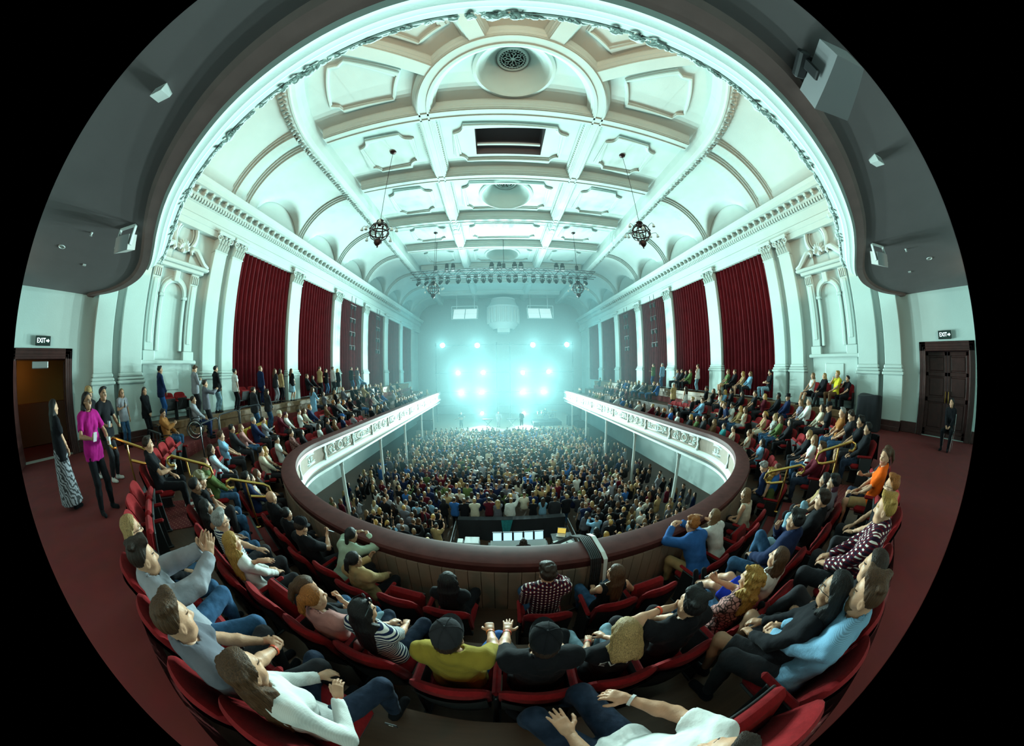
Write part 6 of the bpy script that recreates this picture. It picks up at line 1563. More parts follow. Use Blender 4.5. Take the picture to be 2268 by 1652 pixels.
SLED = [(-11.25, 13.28, 'person in black seated low against the second left curtain, nearer one', dict(tc='black', top='jacket', bc='charcoal')), (-11.25, 13.85, 'person in black seated low against the second left curtain, farther one', dict(sex='f', hair='long', hc='dark', tc='black', top='jacket', bc='black')),
        (-11.2, 19.83, 'person in a pale blue hoodie seated below the third left column', dict(top='jacket', tc='light_blue', bc='jeans')),
        (11.25, 11.07, 'man in khaki seated with bare legs at the first right column', dict(top='tee', tc='green', bottom='shorts', bc='tan', hc='light')), (11.25, 10.55, 'man in a black jacket seated right of the man in khaki', dict(top='jacket', tc='black', bc='black')),
        (11.25, 9.95, 'woman with bare legs seated before the first right curtain', dict(sex='f', hair='long', hc='gold', top='tank', tc='tan', bottom='skirt', bc='charcoal')), (11.25, 9.42, 'woman in a pale shirt seated before the first right curtain', dict(sex='f', hair='long', hc='light', top='long', tc='light_blue', bc='charcoal')),
        (11.25, 8.13, 'man in a black t-shirt and pale jeans seated with folded arms by the right pilasters', dict(top='tee', tc='black', bc='pale_jeans', pose='cross', beard='black', hc='black', legs='wide')),
        (11.3, 5.70, 'woman with long fair hair in a white vest and black skirt below the right niche', dict(sex='f', hair='long', hc='light', top='tank', tc='white', bottom='skirt', bc='black', legs='ahead')),
        (11.3, 5.10, 'platinum blond person in a big black coat below the right niche', dict(sex='f', hair='bob', hc='blond', top='jacket', tc='black', bc='charcoal', legs='ahead')),
        (11.3, 4.45, 'blond man in a yellow t-shirt below the right niche', dict(top='tee', tc='yellow', bc='brown', hc='gold', pose='chin')),
        (11.3, 3.95, 'boy in black with brown hair at the end of the right ledge', dict(top='tee', tc='black', bc='black', hc='dark', pose='chin', scale=.9)),
        (11.25, 15.90, 'person seated on the right ledge in grey, outermost of four', dict(top='tee', tc='grey', bc='charcoal', pose='cross')), (11.25, 15.40, 'person seated on the right ledge in black, second of four', dict(top='jacket', tc='black', bc='charcoal')),
        (11.25, 14.95, 'person seated on the right ledge in charcoal, third of four', dict(sex='f', hair='bob', hc='dark', top='tee', tc='charcoal', bc='black')), (11.25, 14.50, 'person seated on the right ledge in dark green, nearest of four', dict(top='jacket', tc='green', bc='black'))]
for i, (x, y, lab, kw) in enumerate(SLED):
    PO[lab] = person((x, y, T), (TO_STAGE(x, y) + (PI / 2 if x > 0 else -PI / 2)) / 2, lab, seed=i, lod=1 if y < 10 else 2, group='people seated on the side ledges', hyaw=-.5 if x > 0 else .5, **kw)
# the usher by the right door, the platform with wheelchairs
us = PO['usher'] = person((10.35, -.72, G), 1.35, 'woman in dark uniform with tied black hair seated on a chair by the right door', sex='f', hair='pony', hc='black', top='jacket', tc='black', bottom='pants', bc='black', lod=1, hyaw=-.5)
wm = PO['wheel'] = person((-10.05, 3.75, RC + .02), -.75, 'black-haired man in a tan jacket with fleece collar sitting in a wheelchair', hc='black', skin='t', top='jacket', tc='rust', bc='jeans', lod=1, hpitch=-.3, pose='phone')
ww = PO['wheel2'] = person((-10.0, 5.0, AISLE - .05), -.6, 'cropped-haired man in a pale sweater sitting in the second wheelchair', hair='buzz', hc='dark', skin='t', top='long', tc='light_grey', bc='navy', lod=1)
stand(-10.25, 5.6, AISLE, -.3, 'man in a blue-grey sweater holding up a phone to photograph the stage', hc='dark', top='long', tc='grey', bc='charcoal', pose='photo', lod=1)
stand(-10.0, 7.85, RC, -.3, 'bearded man in a dark jacket and jeans standing behind the yellow panel', hc='dark', top='jacket', tc='charcoal', bc='jeans', pose='clasp', lod=1, beard='dark')
stand(-9.95, 8.6, RC, -.3, 'dark curly-haired woman in a black jacket and jeans standing on the left platform', sex='f', hair='curly', hc='dark', top='jacket', tc='charcoal', bc='jeans', pose='clasp', lod=1)
stand(-9.75, 11.7, RC - .1, -.25, 'woman in a pale blue dress standing on the left stairs', sex='f', hair='long', hc='brown', top='long', tc='light_blue', bottom='maxi', bc='light_blue', pose='phone', lod=2)
stand(9.75, 14.2, RB + .1, .3, 'person in a tan t-shirt and white cap bending among the empty right seats', top='tee', tc='tan', bc='black', pose='clasp', lod=2, cap=('cap', 'white', 'plain'), hpitch=-.3)
stand(9.75, 13.0, RB + .1, .3, 'woman in a white top with a black bag standing among the right seats', sex='f', hair='curly', hc='dark', top='tank', tc='white', bottom='maxi', bc='light_grey', lod=2)
# the man lying back in a white t-shirt just below the camera
WT = 'man in a white t-shirt slouched in the nearest seat, legs stretched out to the left'
PO[WT] = person((-.27, .25, RC - .08), .45, WT, pose='slouch', top='tee', tc='white', bc='dark_jeans', lean=38, legs='ahead', lod=0, hair='short', hc='dark', extra=[('band', 'r', 'white')], hpitch=.25)
# things in hands and on people
held(find('magenta') if 0 else find('white sneakers'), 'r', 'cup', 'white paper cup held by the man with white sneakers', (.8, .8, .78), (-.01, .06, -.02))
held(find('looking at his phone'), 'r', 'phone', 'lit phone held by the man in a black cap at the rail', (.05, .05, .06), (-.01, .09, .03), .9)
held(find('brown floral'), 'r', 'phone', 'phone held by the curly woman in the floral blouse', (.6, .6, .62), (-.01, .09, .03), .6)
held(find('clapping'), 'r', 'phone', 'pale phone between the hands of the clapping man', (.7, .7, .68), (-.04, .06, .04), .2) if 0 else None

R = random.Random(5)
TOPW = {'tee': 't-shirt', 'long': 'long-sleeved top', 'jacket': 'jacket', 'tank': 'vest top', 'dress': 'dress'}
def rnd_kw(R):
    sex = R.choice('mf'); tc = R.choice(['black'] * 9 + ['charcoal', 'charcoal', 'navy', 'white', 'white', 'light_grey', 'grey', 'cream', 'blue', 'maroon', 'tan', 'light_blue'])
    return dict(sex=sex, skin=R.choice('pppptb'), hair=R.choice(['short', 'short', 'messy', 'buzz'] if sex == 'm' else ['long', 'long', 'long', 'pony', 'bob', 'curly']), hc=R.choice(['black', 'dark', 'dark', 'brown', 'brown', 'light', 'blond', 'gold'] + (['ginger'] if R.random() < .3 else [])), top=R.choice(['tee', 'tee', 'long', 'jacket']), tc=tc, bc=R.choice(['jeans', 'dark_jeans', 'charcoal', 'black']))


def words(kw): return '%s-haired person in a %s %s' % (kw['hc'].replace('light', 'light-brown'), kw['tc'].replace('_', ' ').replace('light ', 'light '), TOPW[kw['top']])


NFILL = 0
for sg, side in ((-1, 'left'), (1, 'right')):
    for row in 'ABC':
        y = 29.0; n = 0
        while y > 9:
            x = sg * (7 + ROFF[row]); jy = y + R.uniform(-.08, .08)
            free = all(math.hypot(o.location.x - x, o.location.y - jy) > .52 for o in PO.values())
            skip = (sg > 0 and row in 'BC' and 12 < y < 16.5) or (sg < 0 and row == 'C' and y < 11.5) or y > 24 and R.random() < .6
            if free and not skip and R.random() < .8:
                kw = rnd_kw(R)
                if y < 19.5:
                    n += 1; NFILL += 1; lab = '%s, %s in the far %s gallery, %s' % (words(kw), ORD[n - 1], side, ROWN[row])
                    PO[lab] = person((x, jy, ZROW[row] - .03), TO_STAGE(x, jy) * .8 + sg * .3, lab, group='far %s gallery audience' % side, lod=2, seed=0, pose=R.choice(['lap', 'cross', 'knees', 'clasp']), **kw)
                else: FAR = globals().setdefault('FARSEAT', []); FAR.append((x, jy, ZROW[row] - .03, TO_STAGE(x, jy) * .6 + sg * .4, kw))
            y -= .56
# ------------------------------------------------------------------ curtains in the wall bays
BAYS = [(8.08, 11.95), (12.95, 16.75), (17.75, 21.5), (22.5, 26.3), (27.3, 31.1), (32.1, 35.9)]
for sg, side in ((-1, 'left'), (1, 'right')):
    for bi, (ya, yb) in enumerate(BAYS):
        t = thing('curtain', 'tall dark red velvet curtain pair in the %s wall bay, %s from the back' % (side, ORD[bi]), 'curtain', (sg * 11.93, (ya + yb) / 2, 6.2), 0, 'red curtains between the wall pilasters')
        hw = (yb - ya) / 2; RR = random.Random(bi * 2 + (sg > 0))
        for q in (-1, 1):
            ph = RR.uniform(0, 6); n = 84 if bi < 3 else 44
            def fn(u, v):
                y = -hw + hw * u if q < 0 else hw * u; s = y * 2 * PI / .27 + ph + .8 * math.sin(y * 2.3 + ph)
                d = (.06 + .022 * v) * math.sin(s) + .018 * math.sin(s * 2.1 + 1) * v + .03 * math.sin(y * 1.7 + ph) * v
                return (-sg * (.0 + d), y + .012 * math.sin(s * .5) * v, 6.87 * (1 - v))
            obj('curtain_panel', MB().grid(fn, n, 5), CURTAIN, t, smooth=True, angle=80)
        obj('rail_track', MB().tube([(0, -hw, 6.86), (0, hw, 6.86)], .025, n=6), BLACK, t)

# ------------------------------------------------------------------ doors, exit signs, fittings at the back
for sg, nm in ((-1, 'door_1'), (1, 'door_2')):
    D = thing(nm, None, None, (sg * 12.05, -.6, AISLE)); D['kind'] = 'structure'
    def bx(mb, d0, d1, ya, yb, za, zb, bv=.01):
        x0, x1 = sorted((-sg * d0, -sg * d1)); mb.bevbox(x0, x1, ya, yb, za, zb, bv)
    f = MB()
    for (w, d) in ((.26, .05), (.20, .09), (.11, .13), (.04, .16)):
        bx(f, -.3 if w < .05 else -.02, d, -1.02 - w, -1.02 + .02, 0, 2.53 + w); bx(f, -.3 if w < .05 else -.02, d, 1.0, 1.02 + w, 0, 2.53 + w); bx(f, -.3 if w < .05 else -.02, d, -1.02 - w, 1.02 + w, 2.51, 2.53 + w)
    obj('door_frame', f, DARKWOOD, D)
    if sg > 0:
        for q in (-1, 1):
            l = MB(); ya, yb = (-1.0, -.01) if q < 0 else (.01, 1.0); bx(l, -.28, -.24, ya, yb, 0, 2.5)
            for (za, zb) in ((.12, .22), (1.02, 1.16), (1.78, 1.9), (2.38, 2.5), (0, .12)): bx(l, -.25, -.20, ya, yb, za, zb)
            for yy in (ya + .06, yb - .06): bx(l, -.25, -.20, yy - .06, yy + .06, 0, 2.5)
            leaf = obj('door_leaf', l, DARKWOOD, D)
            for (za, zb) in ((.26, .98), (1.2, 1.74), (1.94, 2.34)): 
                pn = MB(); bx(pn, -.25, -.215, ya + .17, yb - .17, za, zb, .02); obj('panel', pn, DARKWOOD, leaf)
        h = MB(); bx(h, -.21, -.12, -.09, -.06, 1.0, 1.35); bx(h, -.21, -.12, .06, .09, 1.0, 1.35); obj('door_handle', h, BRASS, D)
    else:
        l = MB(); l.bevbox(-.28, -.22, -.98, -.02, 0, 2.48, .01); l.xf(Matrix.Translation((.0, -1.0, 0)) @ Matrix.Rotation(-1.75, 4, 'Z') @ Matrix.Translation((.25, 1.0, 0)))
        l.bevbox(-1.3, -.28, .95, .99, 0, 2.48, .01); obj('door_leaf', l, DARKWOOD, D)
        c = MB(); bx(c, -.02, .16, -.32, .32, 2.28, 2.46, .015); obj('door_closer', c, mat('closer_metal', (.45, .45, .45), .35, .8), D)
cor = MB().box(-15.2, -12.44, -2.3, -2.2, AISLE, 8.4); cor.box(-15.2, -12.44, .8, .9, AISLE, 8.4); cor.box(-15.3, -15.2, -2.3, .9, AISLE, 8.4); cor.box(-15.3, -12.44, -2.3, .9, 8.3, 8.4)
struct('wall_corridor', cor, mat('ochre_wall', (.42, .24, .07), .8)); struct('floor', MB().box(-15.3, -12.03, -2.3, .9, AISLE - .2, AISLE - .005), CARPET)
struct('trim_70', MB().bevbox(-15.2, -15.12, -2.2, .8, AISLE, AISLE + 1.35, .02), mat('corridor_dado', (.20, .07, .02), .5))
lamp('POINT', 'corridor_lamp', (-14.2, -2.0, 8.0), 5, (1, .6, .25), .1)


def textmesh(txt, size, depth=.004):
    cu = bpy.data.curves.new('t', 'FONT'); cu.body = txt; cu.size = size; cu.extrude = depth; cu.align_x = 'CENTER'; cu.align_y = 'CENTER'; cu.resolution_u = 2
    o = bpy.data.objects.new('t', cu); COL.objects.link(o); bpy.context.view_layer.update()
    me = bpy.data.meshes.new_from_object(o.evaluated_get(bpy.context.evaluated_depsgraph_get())); bpy.data.objects.remove(o); return me


EXITF = mat('exit_face', (.02, .05, .04), .4); EXITL = mat('exit_letters', (.9, .95, .95), .5, emis=(.75, .95, 1), es=2.2)
for sg, side, y, z in ((-1, 'left', -.52, 8.62), (1, 'right', -.52, 8.62)):
    e = thing('exit_sign', 'lit EXIT sign above the %s door' % ('open left' if sg < 0 else 'closed right'), 'sign', (sg * 11.97, y, z), PI / 2 * sg)
    obj('box', MB().bevbox(-.30, .30, -.08, .03, -.12, .12, .01), BLACKP, e); obj('face', MB().box(-.28, .28, .03, .034, -.10, .10), EXITF, e)
    tm = textmesh('EXIT', .17); tm.transform(Matrix.Translation((.07, .036, 0)) @ Matrix.Rotation(PI, 4, 'Z') @ Matrix.Rotation(PI / 2, 4, 'X')); tm.materials.append(EXITL); link('letters', tm, e)
    a = MB(); a.hexa([(-.13, .034, -.02), (-.2, .034, -.02), (-.2, .037, -.02), (-.13, .037, -.02), (-.13, .034, .02), (-.2, .034, .02), (-.2, .037, .02), (-.13, .037, .02)]); a.add([(-.2, .037, -.05), (-.26, .037, 0), (-.2, .037, .05)], [(0, 1, 2)]); obj('arrow', a, EXITL, e)
for sg, side in ((-1, 'left'), (1, 'right')):
    s = thing('wall_speaker', 'white speaker on a bracket under the %s end of the gallery soffit' % side, 'speaker', (sg * 6.55, 1.05, ZS), -sg * .5); s.scale = (.85, .85, .85)
    b = MB().hexa([(-.24, -.16, -.50), (.24, -.16, -.50), (.15, .20, -.46), (-.15, .20, -.46), (-.24, -.16, -.20), (.24, -.16, -.20), (.15, .20, -.16), (-.15, .20, -.16)]); b.xf(Matrix.Rotation(.25, 4, 'X')); obj('cabinet', b, mat('speaker_paint', (.5, .49, .47), .6), s)
    g = MB().grid(lambda u, v: (-.235 + .47 * u, -.165 - .05 * math.sin(PI * u), -.50 + .30 * v), 10, 2); g.xf(Matrix.Rotation(.25, 4, 'X')); obj('grille', g, GREYP, s)
    k = MB(); k.bevbox(-.28, -.25, -.04, .04, -.42, 0, .005); k.bevbox(.25, .28, -.04, .04, -.42, 0, .005); k.bevbox(-.28, .28, -.04, .04, -.03, 0, .005); obj('bracket', k, WHITE, s)
s = thing('loudspeaker', 'large grey loudspeaker box hung from the soffit, upper right', 'speaker', (1.78, -.08, ZS), -.5)
obj('cabinet', MB().hexa([(-.16, -.32, -.33), (.16, -.32, -.33), (.22, .33, -.36), (-.22, .33, -.36), (-.16, -.32, -.10), (.16, -.32, -.10), (.22, .33, -.10), (-.22, .33, -.10)]), GREYP, s); obj('grille', MB().hexa([(-.13, .32, -.34), (.13, .32, -.34), (.2, .335, -.34), (-.2, .335, -.34), (-.13, .32, -.12), (.13, .32, -.12), (.2, .335, -.12), (-.2, .335, -.12)]), mat('grille_pale', (.55, .55, .54), .6), s)
obj('yoke', MB().bevbox(-.26, -.22, -.06, .06, -.28, 0, .01).bevbox(.22, .26, -.06, .06, -.28, 0, .01).bevbox(-.26, .26, -.06, .06, -.02, 0, .008).bevbox(-.32, -.20, -.12, .20, -.11, -.03, .02), BLACKP, s)
for sg, side in ((-1, 'left'), (1, 'right')):
    s = thing('motion_sensor', 'small white sensor box on the soffit, %s of the camera' % side, 'sensor', (sg * 3.55, .10, ZS), -sg * .4)
    obj('box', MB().hexa([(-.08, -.09, -.10), (.08, -.09, -.10), (.08, .07, -.05), (-.08, .07, -.05), (-.08, -.09, 0), (.08, -.09, 0), (.08, .07, 0), (-.08, .07, 0)]), WHITE, s); obj('lens', MB().box(-.06, .06, -.096, -.088, -.085, -.02), GREYP, s)
    d = thing('downlight', 'recessed downlight in the soffit above the %s aisle' % side, 'light', (sg * 8.4, -.3, ZS)); obj('rim', MB().lathe([(.10, -.001), (.10, -.012), (.085, -.014), (.08, -.001)], n=16), WHITE, d); obj('bulb', MB().lathe([(.08, -.004), (.001, -.004)], n=12), mat('dim_bulb', (.2, .18, .15), .3), d)
    k = obj('sprinkler_head', MB().lathe([(.03, 0), (.02, -.03), (.012, -.05), (.035, -.055), (.001, -.06)], n=10), WHITE); k.location = (sg * 7.3, .35, ZS); tag(k, 'tiny sprinkler head on the soffit near the %s speaker' % side, 'sprinkler')
    k = obj('mounting_pad', MB().bevbox(-.05, .05, -.05, .05, -.02, 0, .004), WHITE); k.location = (sg * 9.2, .5, ZS); tag(k, 'small square pad on the soffit above the %s lobe' % side, 'fitting')
# the covered case on the right
def drape(u, v):
    a = 2 * PI * u; sx, sy = .36, .50; p = 8; r = (abs(math.cos(a)) ** p + abs(math.sin(a)) ** p) ** (-1 / p)
    if v < .3: k = v / .3; return (sx * r * math.cos(a) * k, sy * r * math.sin(a) * k, 1.12 + .03 * math.sin(a * 2) * k)
    k = (v - .3) / .7; f = 1 + .05 * k + .03 * k * math.sin(a * 14); return (sx * r * math.cos(a) * f, sy * r * math.sin(a) * f, 1.12 - 1.1 * k + .03 * math.sin(a * 2) * (1 - k))
o = obj('covered_case', MB().grid(drape, 72, 16, closed_u=True), mat('black_cloth', (.012, .012, .016), .9), smooth=True, angle=60); o.location = (11.1, 2.75, AISLE); tag(o, 'tall case under a black cloth by the right pilaster', 'case')
# usher's chair
c = thing('folding_chair', 'black chair under the woman in uniform by the right door', 'chair', (10.35, -.72, AISLE), 1.35)
obj('seat', MB().bevbox(-.22, .22, -.22, .22, .40, .44, .015), BLACKP, c); obj('backrest', MB().bevbox(-.21, .21, -.27, -.24, .58, .88, .012), BLACKP, c)
for x in (-.2, .2):
    for y0, y1 in ((-.24, -.26), (.2, .22)): obj('leg', MB().tube([(x, y1, 0), (x, y0, .42 if y0 > 0 else .88)], .014, n=6), CHROME, c)

# ------------------------------------------------------------------ handrails, guard rails, yellow barrier, wheelchairs
for i, (o_, tc, z, lab) in enumerate(((3.62, 127.5, AISLE, 'brass loop handrail at the top of the left gallery stairs'), (2.42, 127.5, RC, 'brass loop handrail in the middle of the left gallery stairs'), (1.35, 127.5, RB, 'brass loop handrail at the foot of the left gallery stairs'),
                                       (2.42, 57., RC, 'brass loop handrail in the middle of the right gallery stairs'), (1.35, 57., RB, 'brass loop handrail at the foot of the right gallery stairs'))):
    x, y = curve(o_, tc); d = inward(x, y); h = thing('handrail', lab, 'handrail', (x, y, z), -math.atan2(d.x, d.y), 'brass handrails on the gallery stairs')
    loop = [(0, -.36, .98), (0, -.40, .92), (0, -.37, .86), (0, -.30, .86)]; top = [(0, -.30, 1.0), (0, .0, .90), (0, .32, .79), (0, .42, .72), (0, .44, .62), (0, .38, .55), (0, .28, .55), (0, .02, .62)]
    obj('rail', MB().tube([(0, -.26, .84), (0, -.35, .84), (0, -.40, .90), (0, -.38, .97), (0, -.30, 1.0)] + top[1:], .026, n=8), BRASS, h, smooth=True)
    obj('post', MB().tube([(0, .02, -.0), (0, .0, .3), (0, -.02, .90)], .019, n=8), BRASS, h, smooth=True); obj('flange', MB().lathe([(.05, 0), (.05, .012), (.02, .02)], n=12), BRASS, h)
yb = thing('barrier', 'long yellow padded panel behind the second row, left gallery', 'barrier')
ts = [143.5 + 9.0 * k for k in range(5)]
for a, b2 in zip(ts[:-1], ts[1:]):
    m = MB(); vs = []
    for k in range(7):
        t = a + .2 + (b2 - a - .4) * k / 6; za = 5.44 + .35 * (t - 143) / 37
        for (oo, z) in ((2.58, 4.82), (2.56, za - .03), (2.575, za), (2.62, za), (2.635, za - .03), (2.635, 4.82)):
            x, y = curve(oo, t); vs.append((x, y, z))
    m.add(vs, [(k * 6 + j, k * 6 + (j + 1) % 6, k * 6 + 6 + (j + 1) % 6, k * 6 + 6 + j) for k in range(6) for j in range(6)] + [(0, 1, 2, 3, 4, 5), (41, 40, 39, 38, 37, 36)]); obj('panel', m, YELLOW, yb, smooth=True, angle=40)
for k in range(3):
    t0 = 148 + 10.2 * k; t1 = t0 + 9.6; z0 = RC; pts = []
    g = thing('guard_rail', 'black hooped guard rail behind the yellow panel, %s from the back' % ORD[k], 'railing', (*curve(2.72, t0), z0), 0, 'black guard rails on the left platform'); ox, oy = curve(2.72, t0)
    def P(t, z): x, y = curve(2.72, t); return (x - ox, y - oy, z)
    hgt = 1.02 + .05 * k
    path = [P(t0, 0), P(t0, hgt - .15), P(t0 + .25, hgt - .05), P(t0 + .9, hgt)] + [P(t0 + 1 + (t1 - t0 - 2) * i / 4, hgt) for i in range(1, 5)] + [P(t1 - .25, hgt - .05), P(t1, hgt - .15), P(t1, 0)]
    obj('hoop', MB().tube(crm(path, 3), .021, n=8), mat('satin_black', (.02, .022, .028), .3, .3), g, smooth=True); obj('base_plate', MB().box(-.06, .06, -.06, .06, 0, .012), BLACK, g)
g = thing('guard_rail', 'flat black guard rail with upright bars in front of the wheelchair in the corner', 'railing', (-9.25, 3.05, RC)); obj('top_bar', MB().bevbox(-.75, .30, -.03, .03, .84, .90, .01), BLACK, g); obj('bottom_bar', MB().bevbox(-.75, .30, -.02, .02, .10, .14, .01), BLACK, g)
for x in (-.74, -.4, -.05, .28): obj('upright', MB().tube([(x, 0, 0), (x, 0, .88)], .014, n=6), mat('satin_black', (.02, .022, .028), .3, .3), g)


def wheelchair(loc, rz, lab, rim):
    c = thing('wheelchair', lab, 'wheelchair', loc, rz)
    obj('seat', MB().bevbox(-.22, .22, -.22, .24, .42, .48, .02), BLACKP, c); obj('backrest', MB().bevbox(-.21, .21, -.27, -.22, .48, .92, .02), BLACKP, c)
    f = MB()
    for s in (-1, 1):
        f.tube([(s * .23, -.26, .95), (s * .23, -.24, .45), (s * .23, .24, .45), (s * .2, .42, .12), (s * .1, .52, .10)], .013, n=6); f.tube([(s * .23, -.2, .66), (s * .23, .16, .66), (s * .23, .18, .45)], .016, n=6); f.tube([(s * .23, -.26, .92), (s * .23, -.38, .93)], .02, n=6)
    f.tube([(-.23, 0, .40), (.23, 0, .40)], .012, n=6); obj('frame', f, BLACK, c)
    for s in (-1, 1):
        w_ = MB(); w_.tube([(s * .30, -.1 + .29 * math.cos(2 * PI * k / 28), .30 + .29 * math.sin(2 * PI * k / 28)) for k in range(28)], .016, n=6, closed=True)
        for k in range(12): w_.tube([(s * .30, -.1, .30), (s * .30, -.1 + .28 * math.cos(2 * PI * k / 12), .30 + .28 * math.sin(2 * PI * k / 12))], .003, n=3)
        w_.tube([(s * .26, -.1, .30), (s * .33, -.1, .30)], .03, n=8); wo = obj('wheel', w_, BLACK, c)
        obj('hand_rim', MB().tube([(s * .335, -.1 + .24 * math.cos(2 * PI * k / 28), .30 + .24 * math.sin(2 * PI * k / 28)) for k in range(28)], .009, n=5, closed=True), rim, wo)
        obj('caster', MB().tube([(s * .2 - .015, .36, .06), (s * .2 + .015, .36, .06)], .06, n=10), BLACKP, c)


wheelchair((-10.05, 3.75, RC), -.75, 'black wheelchair with green wheel rims under the man in tan', mat('green_rim', (.03, .30, .08), .4)); wheelchair((-10.0, 5.0, AISLE), -.6, 'black wheelchair with large spoked wheels under the man in a pale sweater', CHROME)
o = obj('coat', MB().grid(lambda u, v: (-.30 + .6 * u + .02 * math.sin(9 * v), -.03 * math.sin(20 * u) - (.12 if v < .5 else -.10) * (abs(v - .5) * 2) ** .6 - .05, .98 - 1.2 * max(0, abs(v - .5) - .08) + .02 * math.sin(7 * u)), 24, 16), cloth(CLOTH['black']), smooth=True, angle=70); o.location = (6.62, 1.62, RC); o.rotation_euler = (0, 0, .9); tag(o, 'black coat with blue lining draped over a red seat on the right', 'coat')
# stage cables hung over the rail
c = thing('cable_bundle', 'bundle of black cables with a white strap hanging over the front rail', 'cable', (.42, 3.1, 4.2))
for k in range(6):
    x = -.05 + .025 * k; obj('cable', MB().tube([(x - .3, .9, .35), (x - .1, .35, .90), (x - .02, .16, .975), (x, -.20, .975), (x, -.33, .95), (x + .01, -.36, .82), (x + .03, -.36, .45), (x + .05, -.37, .15), (x + .12 * (k - 2), -.42, .07)], .011, n=5), BLACKP, c, smooth=True)
obj('strap', MB().sweep([(.14, .4, .86), (.13, .16, .97), (.13, -.25, .975), (.14, -.36, .93), (.16, -.40, .55)], [(-.03, 0), (.03, 0), (.03, .008), (-.03, .008)]), WHITE, c)
for x, y, rz, side in ((-1.29, .42, -.06, 'left'), (1.02, .42, .1, 'right')):
    t = thing('number_plate', 'small seat number plate on the nearest %s red seat' % side, 'plate', (x, y, 5.93), rz); obj('plate', MB().bevbox(-.03, .03, -.004, .004, -.014, .014, .002), BLACKP, t)
    tm = textmesh('46', .024, .001); tm.transform(Matrix.Translation((0, -.005, 0)) @ Matrix.Rotation(PI / 2, 4, 'X')); tm.materials.append(WHITE); link('digits', tm, t)

# ------------------------------------------------------------------ chandeliers
BRONZE = mat('dark_bronze', (.035, .012, .012), .4, .6); BULBG = mat('lamp_glass', (.75, .78, .74), .15)
def chandelier(x, y, zc, lab):
    c = thing('chandelier', lab, 'chandelier', (x, y, zc), 0, 'bronze chandeliers')
    obj('rod', MB().tube([(0, 0, .62), (0, 0, ZP - zc)], .012, n=5), BRONZE, c); obj('ceiling_rose', MB().lathe([(.16, ZP - zc), (.15, ZP - zc - .05), (.05, ZP - zc - .1), (.02, ZP - zc - .14)], n=14), BRONZE, c)
    obj('crown', MB().lathe([(.03, .66), (.16, .56), (.17, .52), (.10, .46), (.12, .34), (.05, .3)], n=14), BRONZE, c, smooth=True); obj('finial', MB().lathe([(.12, -.36), (.17, -.42), (.17, -.52), (.10, -.62), (.03, -.66), (.035, -.72), (.001, -.75)], n=14), BRONZE, c, smooth=True)
    rg = MB()
    for z, r in ((.22, .36), (-.05, .42)): rg.tube([(r * math.cos(2 * PI * k / 24), r * math.sin(2 * PI * k / 24), z) for k in range(24)], .028, n=6, closed=True)
    for k in range(8):
        a = 2 * PI * k / 8; rg.tube([(r * math.cos(a), r * math.sin(a), z) for r, z in ((.12, .48), (.30, .34), (.40, .12), (.42, -.06), (.34, -.24), (.15, -.38))], .022, n=5); rg.ball((.42 * math.cos(a), .42 * math.sin(a), .08), .045, n=6, k=4)
    obj('cage', rg, BRONZE, c, smooth=True)
    for k in range(8):
        a = 2 * PI * (k + .5) / 8; ca, sa = math.cos(a), math.sin(a); lo_ = k % 2
        ar = obj('arm', MB().tube([(r * ca, r * sa, z) for r, z in ((.40, -.05 if lo_ else .15), (.55, .02 if lo_ else .26), (.68, .04 if lo_ else .28), (.74, -.04 if lo_ else .2))], .011, n=5), BRONZE, c)
        obj('lamp_shade', MB().lathe([(.03, 0), (.05, -.05), (.075, -.13), (.07, -.14)], (.74 * ca, .74 * sa, -.04 if lo_ else .2), 8), BULBG, ar, smooth=True)


for x, y, z, lab in ((-5.5, 9.95, 13.3, 'bronze chandelier hanging at the left, nearer the camera'), (5.55, 9.95, 13.35, 'bronze chandelier hanging at the right, nearer the camera'), (-5.15, 19.3, 13.4, 'hazy bronze chandelier under the left end of the truss'), (5.35, 19.3, 13.4, 'hazy bronze chandelier under the right end of the truss')): chandelier(x, y, z, lab)

# ------------------------------------------------------------------ lighting truss over the hall
tr = thing('lighting_truss', 'long silver lighting truss hung across the hall from cables', 'truss', (0, 21, 15.15)); ALU = mat('truss_alloy', (.10, .10, .105), .45, .6)
for y in (-.25, .25):
    for z in (-.25, .25): obj('chord', MB().tube([(-7.4, y, z), (7.4, y, z)], .035, n=6), ALU, tr)
b = MB()
for k in range(30):
    x = -7.4 + k * .493
    for y in (-.25, .25): b.tube([(x, y, -.25 if k % 2 else .25), (x + .493, y, .25 if k % 2 else -.25)], .016, n=4, cap=False)
    b.tube([(x, -.25 if k % 2 else .25, .25), (x + .493, .25 if k % 2 else -.25, .25)], .016, n=4, cap=False)
bo = obj('bracing', b, ALU, tr); bo['kind'] = 'stuff'
for x in (-5.4, 0, 5.9): obj('hoist_cable', MB().tube([(x, 0, .25), (x, 0, 2.9)], .02, n=5), BLACK, tr); obj('hoist', MB().bevbox(x - .12, x + .12, -.1, .1, .28, .75, .03), BLACKP, tr)


def fixture_parts(up):
    s = 1.0 if up else -1.0; base = MB().bevbox(-.15, .15, -.12, .12, 0, s * .14, .02) if up else MB().bevbox(-.15, .15, -.12, .12, -.14, 0, .02)
    yk = MB().tube([(-.17, 0, s * .44), (-.17, 0, s * .15), (.17, 0, s * .15), (.17, 0, s * .44)], .028, n=4)
    hd = MB().lathe([(.001, -.2), (.10, -.19), (.14, -.1), (.14, .14), (.12, .2), (.11, .2), (.10, .17), (.001, .17)], n=14)
    hd.xf(Matrix.Translation((0, 0, s * .42)) @ Matrix.Rotation(0 if up else 2.3, 4, 'X')); return base.mesh('base', BLACKP), yk.mesh('yoke', BLACKP), hd.mesh('lamp_head', BLACKP, True, 40)


